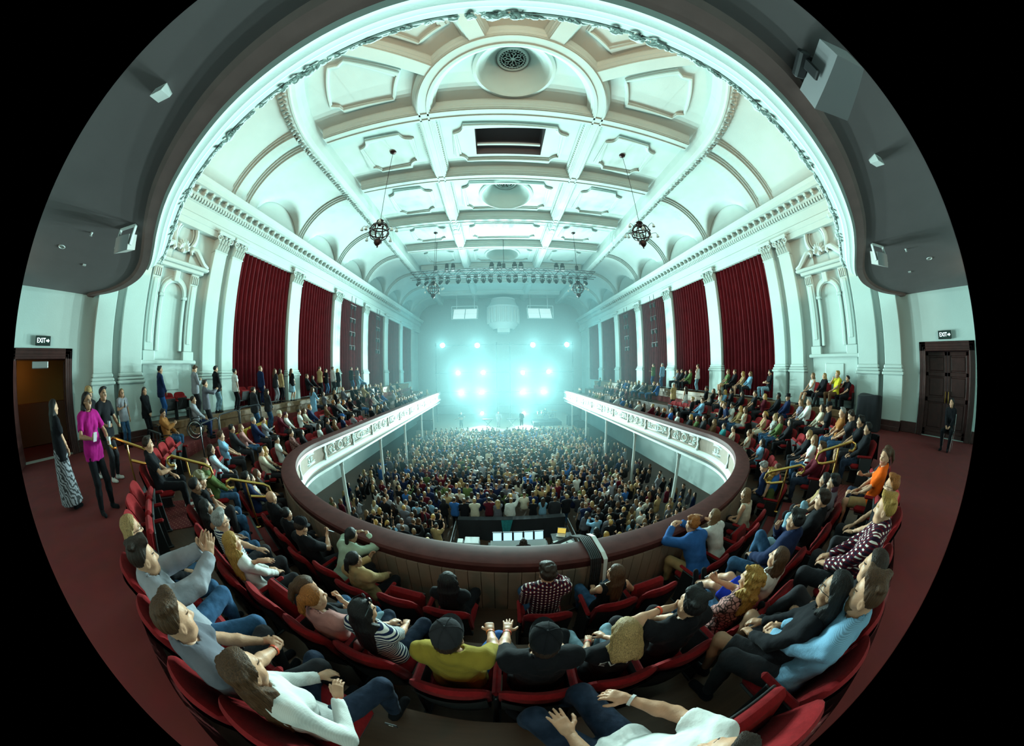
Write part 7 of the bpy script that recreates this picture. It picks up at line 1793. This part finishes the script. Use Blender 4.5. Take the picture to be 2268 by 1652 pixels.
FX = {u: fixture_parts(u) for u in (True, False)}; fixture_root = {}
LOWX = [-6.75, -6.1, -5.55, -4.95, -4.4, -3.55, -2.75, -2.2, -1.6, -1.05, -.35, .35, .9, 1.6, 2.3, 3.0, 3.55, 4.1, 4.75, 5.3, 5.9, 6.55]
for up, xs in ((True, (-4.5, -4.0, -.95, -.35, .85, 1.35, 4.2, 4.7)), (False, LOWX)):
    for k, x in enumerate(xs):
        lab = 'moving head lamp %s the hall truss, %s from the left' % ('standing on' if up else 'hanging below', ORD[k]); loc = (x, 21, 15.4 if up else 14.88); rz = (k * 1.3) % 1.2 - .6
        if up not in fixture_root:
            t = fixture_root[up] = thing('stage_lamp', lab, 'lamp', loc, rz, 'moving lamps on the hall truss')
            for nm, me in zip(('base', 'yoke', 'lamp_head'), FX[up]): link(nm, me, t)
        else: dup(fixture_root[up], loc, rz, lab)
# lamp ladders hung in front of the side curtains
for sg, side in ((-1, 'left'), (1, 'right')):
    for bi, y in ((3, 18.6), (4, 23.4)):
        l = thing('lamp_ladder', 'hanging ladder of small lamps before the %s curtain of the %s wall' % (ORD[bi - 1], side), 'lighting rig', (sg * 11.2, y, 9.2)); obj('side_pipe', MB().tube([(0, -.3, 0), (0, -.3, 3.95)], .022, n=5), BLACK, l); obj('side_pipe', MB().tube([(0, .3, 0), (0, .3, 3.95)], .022, n=5), BLACK, l)
        for k in range(4):
            r = obj('rung', MB().tube([(0, -.45, .3 + k), (0, .45, .3 + k)], .022, n=5), BLACK, l)
            for q in (-.25, .25): obj('small_lamp', MB().lathe([(.001, -.16), (.09, -.15), (.1, .1), (.085, .1), (.07, .05), (.001, .05)], (0, q, .12 + k), 10), BLACKP, r, smooth=True)

# ------------------------------------------------------------------ the stage: lamp wall, band, organ front, loudspeakers
LENS = mat('lit_lens', (1, 1, 1), .3, emis=(.85, 1, 1), es=60)
fr = thing('lighting_scaffold', 'tall black pipe frame carrying the bright stage lamps', 'frame', (0, 33.3, 1.25))
for x in (-7.9, -.6, 1.0, 8.7): obj('mast', MB().tube([(x, 0, 0), (x, 0, 9.6)], .04, n=6), BLACK, fr)
for z in (2.0, 3.65, 6.0, 9.3): obj('crossbar', MB().tube([(-8, 0, z - .0), (8.8, 0, z)], .035, n=6), BLACK, fr)
for k, (x, z, kk) in enumerate(STAGE_LAMPS):
    nm = ('top', 'middle', 'lower', 'floor')[0 if k < 4 else 1 if k < 8 else 2 if k < 12 else 3]; i = k - (0 if k < 4 else 4 if k < 8 else 8 if k < 12 else 12); r = .30 * kk ** .5
    t = thing('stage_blinder', 'blazing white stage lamp in the %s row, %s from the left' % (nm, ORD[i]), 'lamp', (x, 33.0, z), 0, 'bright lamps of the stage wall')
    obj('housing', MB().lathe([(.001, .25), (r * .7, .24), (r, .0), (r * 1.05, -.12), (r * .95, -.12), (r * .9, -.05)], n=16, axis='y'), BLACK, t, smooth=True); obj('lens', MB().lathe([(r * .9, -.06), (r * .5, -.1), (.001, -.11)], n=16, axis='y'), LENS, t, smooth=True); obj('clamp', MB().box(-.03, .03, .15, .35, -.04, .45 if k >= 12 else .2), BLACK, t)
S = 1.25
BAND = [(-4.55, 30.0, 'guitarist in dark clothes standing at the left of the stage', dict(pose='guitar', top='tee', tc='black', bc='black')), (-.47, 30.3, 'singer in pale clothes behind a keyboard in mid stage', dict(pose='mic', top='long', tc='light_grey', bc='light_grey')),
        (2.03, 30.0, 'musician in dark clothes on a small rug right of mid stage', dict(pose='keys', top='jacket', tc='charcoal', bc='black'))]
for x, y, lab, kw in BAND: PO[lab] = person((x, y, S), PI, lab, sit=False, lod=2, group='band on the stage', **kw)
PO['drummer'] = person((5.0, 31.9, S + .45), PI, 'drummer seated behind the drum kit on the riser', pose='keysit', lod=2, top='tee', tc='black', group='band on the stage')
gt = obj('guitar', MB().ball((0, 0, 0), .2, n=12, k=6, sc=(1, .2, .8)).bevbox(-.75, -.15, -.02, .02, .02, .08, .01), mat('guitar_wood', (.25, .10, .04), .3), smooth=True); gt.location = (-4.5, 29.74, S + 1.08); gt.rotation_euler = (0, -.25, 0); tag(gt, 'electric guitar slung on the musician at the left of the stage', 'guitar')
for x, lab in ((-1.6, 'keyboard on a stand left of the singer'), (.95, 'keyboard on a stand right of the singer')):
    k = thing('keyboard', lab, 'keyboard', (x, 29.7, S)); obj('case', MB().bevbox(-.6, .6, -.16, .16, .92, 1.02, .02), BLACKP, k); obj('keys', MB().box(-.56, .56, -.14, 0, 1.02, 1.03), WHITE, k)
    obj('leg', MB().tube([(-.4, 0, 0), (.4, 0, .92)], .02, n=5), BLACK, k); obj('leg', MB().tube([(.4, 0, 0), (-.4, 0, .92)], .02, n=5), BLACK, k)
o = obj('drum_riser', MB().bevbox(3.4, 6.6, 30.3, 32.6, S, S + .45, .02), mat('riser_carpet', (.03, .03, .035), .9)); tag(o, 'low dark drum riser on the right of the stage', 'platform')
dk = thing('drum_kit', 'drum kit with cymbals on the riser', 'drum kit', (5.0, 31.2, S + .45)); DR = mat('drum_shell', (.05, .05, .06), .3)
def drum(x, y, z, r, h, ax='z', nm='tom'):
    d = MB().lathe([(.001, 0), (r, 0), (r, h), (.001, h)], (x, y, z), 18, axis=ax); obj(nm, d, DR, dk)
drum(0, .1, .32, .3, .4, 'y', 'bass_drum'); drum(-.3, .25, .66, .17, .2); drum(.25, .25, .66, .17, .2); drum(.75, .5, .3, .2, .32, nm='floor_tom'); drum(-.6, .55, .5, .17, .14, nm='snare_drum')
for x, y, z in ((-1.0, .2, 1.05), (-.6, -.1, 1.2), (.7, -.05, 1.2), (1.15, .3, 1.1)): cy = obj('cymbal', MB().lathe([(.001, .03), (.06, .025), (.22, 0), (.21, -.003)], (x, y, z), 18), BRASS, dk, smooth=True); obj('stand', MB().tube([(x, y, 0), (x, y, z + .02)], .015, n=5), CHROME, cy)
for i, (x, y, w_, h_, lab) in enumerate(((-8.35, 28.9, 1.5, 1.0, 'black flight case at the left edge of the stage'), (7.9, 30.2, 1.3, 1.1, 'dark amplifier rack at the right edge of the stage'), (8.3, 28.8, .9, .7, 'smaller black case before the amplifier rack at right'))):
    t = thing('flight_case', lab, 'case', (x, y, S)); obj('body', MB().bevbox(-w_ / 2, w_ / 2, -.4, .4, .02, h_, .02), BLACKP, t); e_ = MB()
    for sx in (-1, 1):
        for sy in (-1, 1): e_.box(sx * w_ / 2 - .025, sx * w_ / 2 + .025, sy * .4 - .025, sy * .4 + .025, 0, h_ + .01)
    obj('edging', e_, ALU, t)['kind'] = 'stuff'
og = thing('organ_case', 'pale round-topped organ case high behind the stage lamps', 'organ', (.4, 37.3, 11.5)); OW = mat('organ_paint', (.72, .74, .72), .6)
obj('tower', MB().lathe([(1.4, 1.4), (1.9, 2.0), (2.0, 2.4), (2.05, 4.2), (2.2, 4.4), (1.9, 4.75), (1.6, 5.4), (1.65, 5.55)], n=24), OW, og, smooth=True, angle=40); obj('box', MB().bevbox(-.8, .8, -1.3, .6, 0.9, 2.2, .04), OW, og)
for k in range(13):
    a = PI * k / 12; obj('pipe', MB().tube([(2.08 * math.cos(a), -2.08 * math.sin(a), 2.2), (2.08 * math.cos(a), -2.08 * math.sin(a), 4.2)], .12, n=8), OW, og)
for sg, side in ((-1, 'left'), (1, 'right')):
    f = thing('light_panel_frame', 'hanging frame of four pale panels at the %s of the organ' % side, 'panel', (.3 + sg * 4.95, 36.0, 14.2)); u = MB()
    for a, b2 in (((-1.7, 1.0, 1.6), (1.7, 1.0, 1.6)), ((-1.7, -.2, 0), (1.7, -.2, 0)), ((-1.7, 1.0, 1.6), (-1.7, -.2, 0)), ((1.7, 1.0, 1.6), (1.7, -.2, 0)), ((-1.7, -.2, 0), (-1.7, -.2, 1.7)), ((1.7, -.2, 0), (1.7, -.2, 1.7)), ((-1.7, -.2, 1.7), (1.7, -.2, 1.7)), ((-1.2, 1.0, 1.6), (-1.2, 1.0, 3.9)), ((1.2, 1.0, 1.6), (1.2, 1.0, 3.9))): u.tube([a, b2], .05, n=5)
    obj('frame', u, OW, f)
    for i in (0, 1):
        for j in (0, 1):
            q = MB(); x0 = -1.55 + i * 1.6; pts = [(x0, -.12 + 1.2 * s, .1 + 1.6 * s) for s in (j * .48, j * .48 + .44)]
            q.hexa([(x0, pts[0][1], pts[0][2]), (x0 + 1.5, pts[0][1], pts[0][2]), (x0 + 1.5, pts[0][1] + .04, pts[0][2] - .03), (x0, pts[0][1] + .04, pts[0][2] - .03), (x0, pts[1][1], pts[1][2]), (x0 + 1.5, pts[1][1], pts[1][2]), (x0 + 1.5, pts[1][1] + .04, pts[1][2] - .03), (x0, pts[1][1] + .04, pts[1][2] - .03)])
            obj('panel', q, mat('pale_panel', (.85, .85, .85), .5, emis=(.7, 1, 1), es=.5), f)

# ------------------------------------------------------------------ mixing position on the stalls floor
t = thing('mixing_desk', 'mixing desk with a row of lit screens below the middle of the rail', 'mixing desk', (0, 8.95, 0)); SCRN = mat('desk_screen', (.1, .2, .25), .2, emis=(.45, .80, .95), es=1.3); DESK = mat('desk_grey', (.42, .44, .44), .45)
obj('table', MB().bevbox(-1.15, 1.15, -.35, .45, .80, .86, .01), BLACKP, t)
for x in (-1.1, 1.1):
    for y in (-.3, .4): obj('leg', MB().box(x - .03, x + .03, y - .03, y + .03, 0, .8), BLACK, t)
obj('console', MB().hexa([(-1.05, -.3, .86), (1.05, -.3, .86), (1.05, .3, .86), (-1.05, .3, .86), (-1.05, -.3, .93), (1.05, -.3, .93), (1.05, .3, 1.05), (-1.05, .3, 1.05)]), DESK, t)
fd = MB()
for k in range(48): fd.bevbox(-1.0 + k * .042, -.985 + k * .042, -.2 + (k * 7 % 5) * .03, -.17 + (k * 7 % 5) * .03, .95, .985, .004)
fo = obj('faders', fd, BLACKP, t); fo['kind'] = 'stuff'
for k in range(5):
    x = -.98 + k * .40; s_ = obj('screen_bezel', MB().hexa([(x, .28, 1.03), (x + .37, .28, 1.03), (x + .37, .33, 1.03), (x, .33, 1.03), (x, .42, 1.36), (x + .37, .42, 1.36), (x + .37, .47, 1.36), (x, .47, 1.36)]), BLACKP, t); obj('screen', MB().hexa([(x + .025, .278, 1.06), (x + .345, .278, 1.06), (x + .345, .29, 1.06), (x + .025, .29, 1.06), (x + .025, .408, 1.34), (x + .345, .408, 1.34), (x + .345, .42, 1.34), (x + .025, .42, 1.34)]), SCRN, s_)
t = thing('equipment_rack', 'pale equipment rack and lamp left of the mixing desk', 'rack', (-1.75, 9.15, 0)); obj('cabinet', MB().bevbox(-.3, .3, -.3, .3, 0, .95, .02), BLACKP, t); obj('unit', MB().bevbox(-.28, .28, -.28, .2, .96, 1.18, .02), DESK, t); obj('vent_slot', MB().box(-.2, .2, -.285, -.27, 1.02, 1.10), BLACKP, t); obj('white_box', MB().bevbox(-.55, -.34, -.2, .1, .9, 1.15, .02), WHITE, t); obj('side_table', MB().box(-.6, -.3, -.3, .3, .86, .9), BLACK, t)
t = thing('laptop', 'open silver laptop with a yellow screen right of the mixing desk', 'laptop', (1.72, 9.45, 1.0), -.35); obj('keyboard_deck', MB().bevbox(-.18, .18, -.13, .12, 0, .02, .005), mat('silver', (.6, .6, .6), .3, .4), t); obj('screen', MB().hexa([(-.18, .12, .02), (.18, .12, .02), (.18, .135, .02), (-.18, .135, .02), (-.18, .2, .25), (.18, .2, .25), (.18, .215, .25), (-.18, .215, .25)]), BLACKP, t); obj('display', MB().hexa([(-.165, .118, .035), (.165, .118, .035), (.165, .122, .035), (-.165, .122, .035), (-.165, .194, .235), (.165, .194, .235), (.165, .2, .235), (-.165, .2, .235)]), mat('yellow_display', (.3, .22, .03), .3, emis=(.85, .6, .1), es=.8), t)
t = thing('work_table', 'black side table with papers right of the mixing desk', 'table', (1.75, 9.2, 0)); obj('tabletop', MB().bevbox(-.42, .42, -.45, .45, .95, 1.0, .01), BLACKP, t)
for x in (-.38, .38):
    for y in (-.4, .4): obj('leg', MB().box(x - .02, x + .02, y - .02, y + .02, 0, .95), BLACK, t)
for k, (x, y, r) in enumerate(((1.45, 8.95, .3), (1.7, 8.9, -.2), (1.95, 9.0, .5))): o = obj('paper_sheet', MB().bevbox(-.105, .105, -.15, .15, 0, .004, .001), WHITE); o.location = (x, y, 1.0); o.rotation_euler = (0, 0, r); tag(o, 'white paper sheet on the side table by the laptop, %s from the left' % ORD[k], 'paper', 'papers by the laptop')
for sg, side in ((-1, 'left'), (1, 'right')):
    g = thing('crowd_barrier', 'steel barrier along the %s side of the mixing position' % side, 'barrier', (sg * 2.4 - .15, 9.5, 0)); 
    for z in (1.12, .75, .2): obj('bar', MB().tube([(0, -1.0, z), (0, 1.1, z)], .024, n=6), ALU, g)
    for y in (-1, .05, 1.1): obj('upright', MB().tube([(0, y, 0), (0, y, 1.12)], .022, n=6), ALU, g)
o = obj('draped_barrier', MB().grid(lambda u, v: (-2.5 + 4.7 * u, 10.75 + .05 * math.sin(40 * u) * v + .05 * v, 1.12 - 1.12 * v), 60, 4).box(-2.5, 2.2, 10.74, 11.05, 1.08, 1.13), mat('black_cloth', (.012, .012, .016), .9), smooth=True, angle=50); tag(o, 'black draped barrier between the crowd and the mixing desk', 'barrier')
o = obj('teal_cloth', MB().grid(lambda u, v: (-.62 + .5 * u * (1 - .45 * v) + .08 * v, 10.68 - .04 * math.sin(16 * u) * v, 1.15 - .75 * v), 20, 8), cloth(CLOTH['teal']), smooth=True); tag(o, 'teal cloth hung on the black draped barrier', 'cloth')
PO['tech'] = person((.10, 8.3, 0), 0, 'curly dark-haired technician at the mixing desk seen from above', hair='curly', hc='dark', top='tee', tc='black', pose='keys', sit=False, lod=1)

WM = mat('print_white', (.8, .8, .78), .6); YM = mat('print_yellow', (.75, .5, .03), .6)
print_on(find('white letters'), 'shirt', textmesh('EV', 1.0, 0), -.10, .955, .125, WM, 'letters'); print_on(find('white letters'), 'shirt', textmesh('I', 1.0, 0), .05, .955, .125, WM, 'letters')
st = MB().add([((.5 if k % 2 else .9) * math.cos(PI * k / 7), (.5 if k % 2 else .9) * math.sin(PI * k / 7) * .6, 0) for k in range(14)], [tuple(range(14))]).mesh('p', YM)
print_on(find('yellow print'), 'shirt', st, -.085, .985, .05, YM, 'print', True)
# ------------------------------------------------------------------ the standing crowd on the stalls floor
LOD[4] = (.1, .095, .09, .05, .05)
NPERS = len(PO); R = random.Random(11); SPOTS = []
row = 0; y = 6.6
while y < 27.9:
    x = -9.6 + R.uniform(0, .3); n = 0
    while x < 9.6:
        px, py = x + R.uniform(-.1, .1), y + R.uniform(-.12, .12)
        lim = 6.6 if y > 8.2 else 7 * math.sqrt(max(0, 1 - ((8.2 - y) / 5) ** 2))
        ok = not (-2.85 < px < 2.6 and py < 11.35) and (abs(px) < 8.9 - max(0, y - 20) * .15 if y > 8 else abs(px) < 8.0)
        ok = ok and all(math.hypot(abs(px) - (7.45 if yy > 7 else 7.0), py - yy) > .4 for yy in (6.6, 10.3, 14.8, 19.4, 24.2, 29))
        if ok and R.random() < (.93 if abs(px) < 6.4 else .55): n += 1; SPOTS.append((px, py, row, n))
        x += .52
    y += .56; row += 1
SPOTS.sort(key=lambda s: math.hypot(s[0] + .8, s[1]) + (3 if abs(s[0]) > 6.5 else 0))
N1 = max(0, 330 - NPERS); POSES = ['hang', 'hang', 'cross', 'clasp', 'phone', 'hang', 'cup', 'raise', 'photo', 'raise2', 'clasp', 'hang']
for (px, py, rw, n) in SPOTS[:N1]:
    kw = rnd_kw(R); po = ('hang', 'clasp', 'photo', 'raise', 'hang', 'cross')[R.randrange(6)]; kw['top'] = 'jacket' if kw['top'] == 'long' else kw['top']
    lab = '%s, %s crowd row, %s from left' % (words(kw), ORD[rw], ORD[n - 1])
    PO[lab] = person((px, py, 0), TO_STAGE(px, py) + R.uniform(-.35, .35), lab, sit=False, pose=po, group='standing crowd on the stalls floor', lod=2, seed=0, **kw)
# everyone farther off is one mass
pal_t = ['black', 'black', 'charcoal', 'navy', 'white', 'light_grey', 'grey', 'cream', 'maroon', 'tan', 'blue', 'green']; pal_h = ['black', 'dark', 'dark', 'brown', 'light', 'blond']; pal_s = ['p', 'p', 't', 'b']
cm = [skin_mat(SKIN[s]) for s in ('p', 't', 'b')] + [hair_mat(HAIRC[h]) for h in ('black', 'dark', 'brown', 'light', 'blond')] + [cloth(CLOTH[t]) for t in ('black', 'charcoal', 'navy', 'white', 'light_grey', 'grey', 'cream', 'maroon', 'tan', 'blue', 'green', 'dark_jeans')]
VAR = {}
def variant(sit, pose, sex, hair, top):
    k = (sit, pose, sex, hair, top)
    if k not in VAR:
        B = body_parts(sit, pose, sex, 12, 'plain', top, 'pants', 4, 0., 0., 0); HV, HQ = hair_mesh(hair, .056, 0)
        bq = B['body'][1]; bq = bq[B['body'][0][bq][:, :, 2].mean(1) > (.84 if not sit else .3)]; tq = B['top'][1]
        VAR[k] = [(B['body'][0], bq, 0), ((HV @ B['HR'].T + B['hc']).astype(np.float32), HQ, 1), (*B['top'], 2)]
    return VAR[k]
VV = []; QQ = []; MM = []; base = 0
def add_mass(x, y, z, yaw, kw, sit, pose):
    global base
    c, s = math.cos(yaw), math.sin(yaw); M = np.array([[c, -s, 0], [s, c, 0], [0, 0, 1]], np.float32) * (1.02 if kw['sex'] == 'm' else .955)
    sk = R.randrange(3) if R.random() < .5 else 0; hr = 3 + R.randrange(5); tp = 8 + R.randrange(11); tp = 8 + R.randrange(3) if R.random() < .5 else tp
    for V, Q, kind in variant(sit, pose, kw['sex'], kw['hair'] if kw['hair'] in ('short', 'long', 'pony', 'bob') else 'short' if kw['sex'] == 'm' else 'long', 'tee' if kw['top'] == 'tee' else 'jacket'):
        VV.append(V @ M.T + np.array([x, y, z], np.float32)); QQ.append(Q + base); MM.append(np.full(len(Q), (sk, hr, tp, 19)[kind], np.int32)); base += len(V)
for (px, py, rw, n) in SPOTS[N1:]: add_mass(px, py, 0, TO_STAGE(px, py) + R.uniform(-.2, .2), rnd_kw(R), False, POSES[R.randrange(12)])
for (x, y, z, yw, kw) in globals().get('FARSEAT', []): add_mass(x, y, z, yw, kw, True, R.choice(['lap', 'cross']))
o = link('crowd', mesh_np('crowd', np.concatenate(VV), np.concatenate(QQ), cm, np.concatenate(MM))); tag(o, 'dense far crowd of standing and seated people near the stage', kind='stuff')
# ------------------------------------------------------------------ stage haze
hz = bpy.data.materials.new('haze'); hz.use_nodes = True; nt = hz.node_tree; nt.nodes.clear()
vo = nt.nodes.new('ShaderNodeVolumeScatter'); vo.inputs['Color'].default_value = (.55, .95, 1, 1); vo.inputs['Density'].default_value = .010; vo.inputs['Anisotropy'].default_value = .2
out = nt.nodes.new('ShaderNodeOutputMaterial'); nt.links.new(vo.outputs[0], out.inputs['Volume'])
hb = obj('haze', MB().box(-11.15, 11.15, 14.5, 39.7, 1.35, 17.2), hz); hb['kind'] = 'stuff'; hb['label'] = 'pale cyan stage haze drifting round the lamps above the stage'
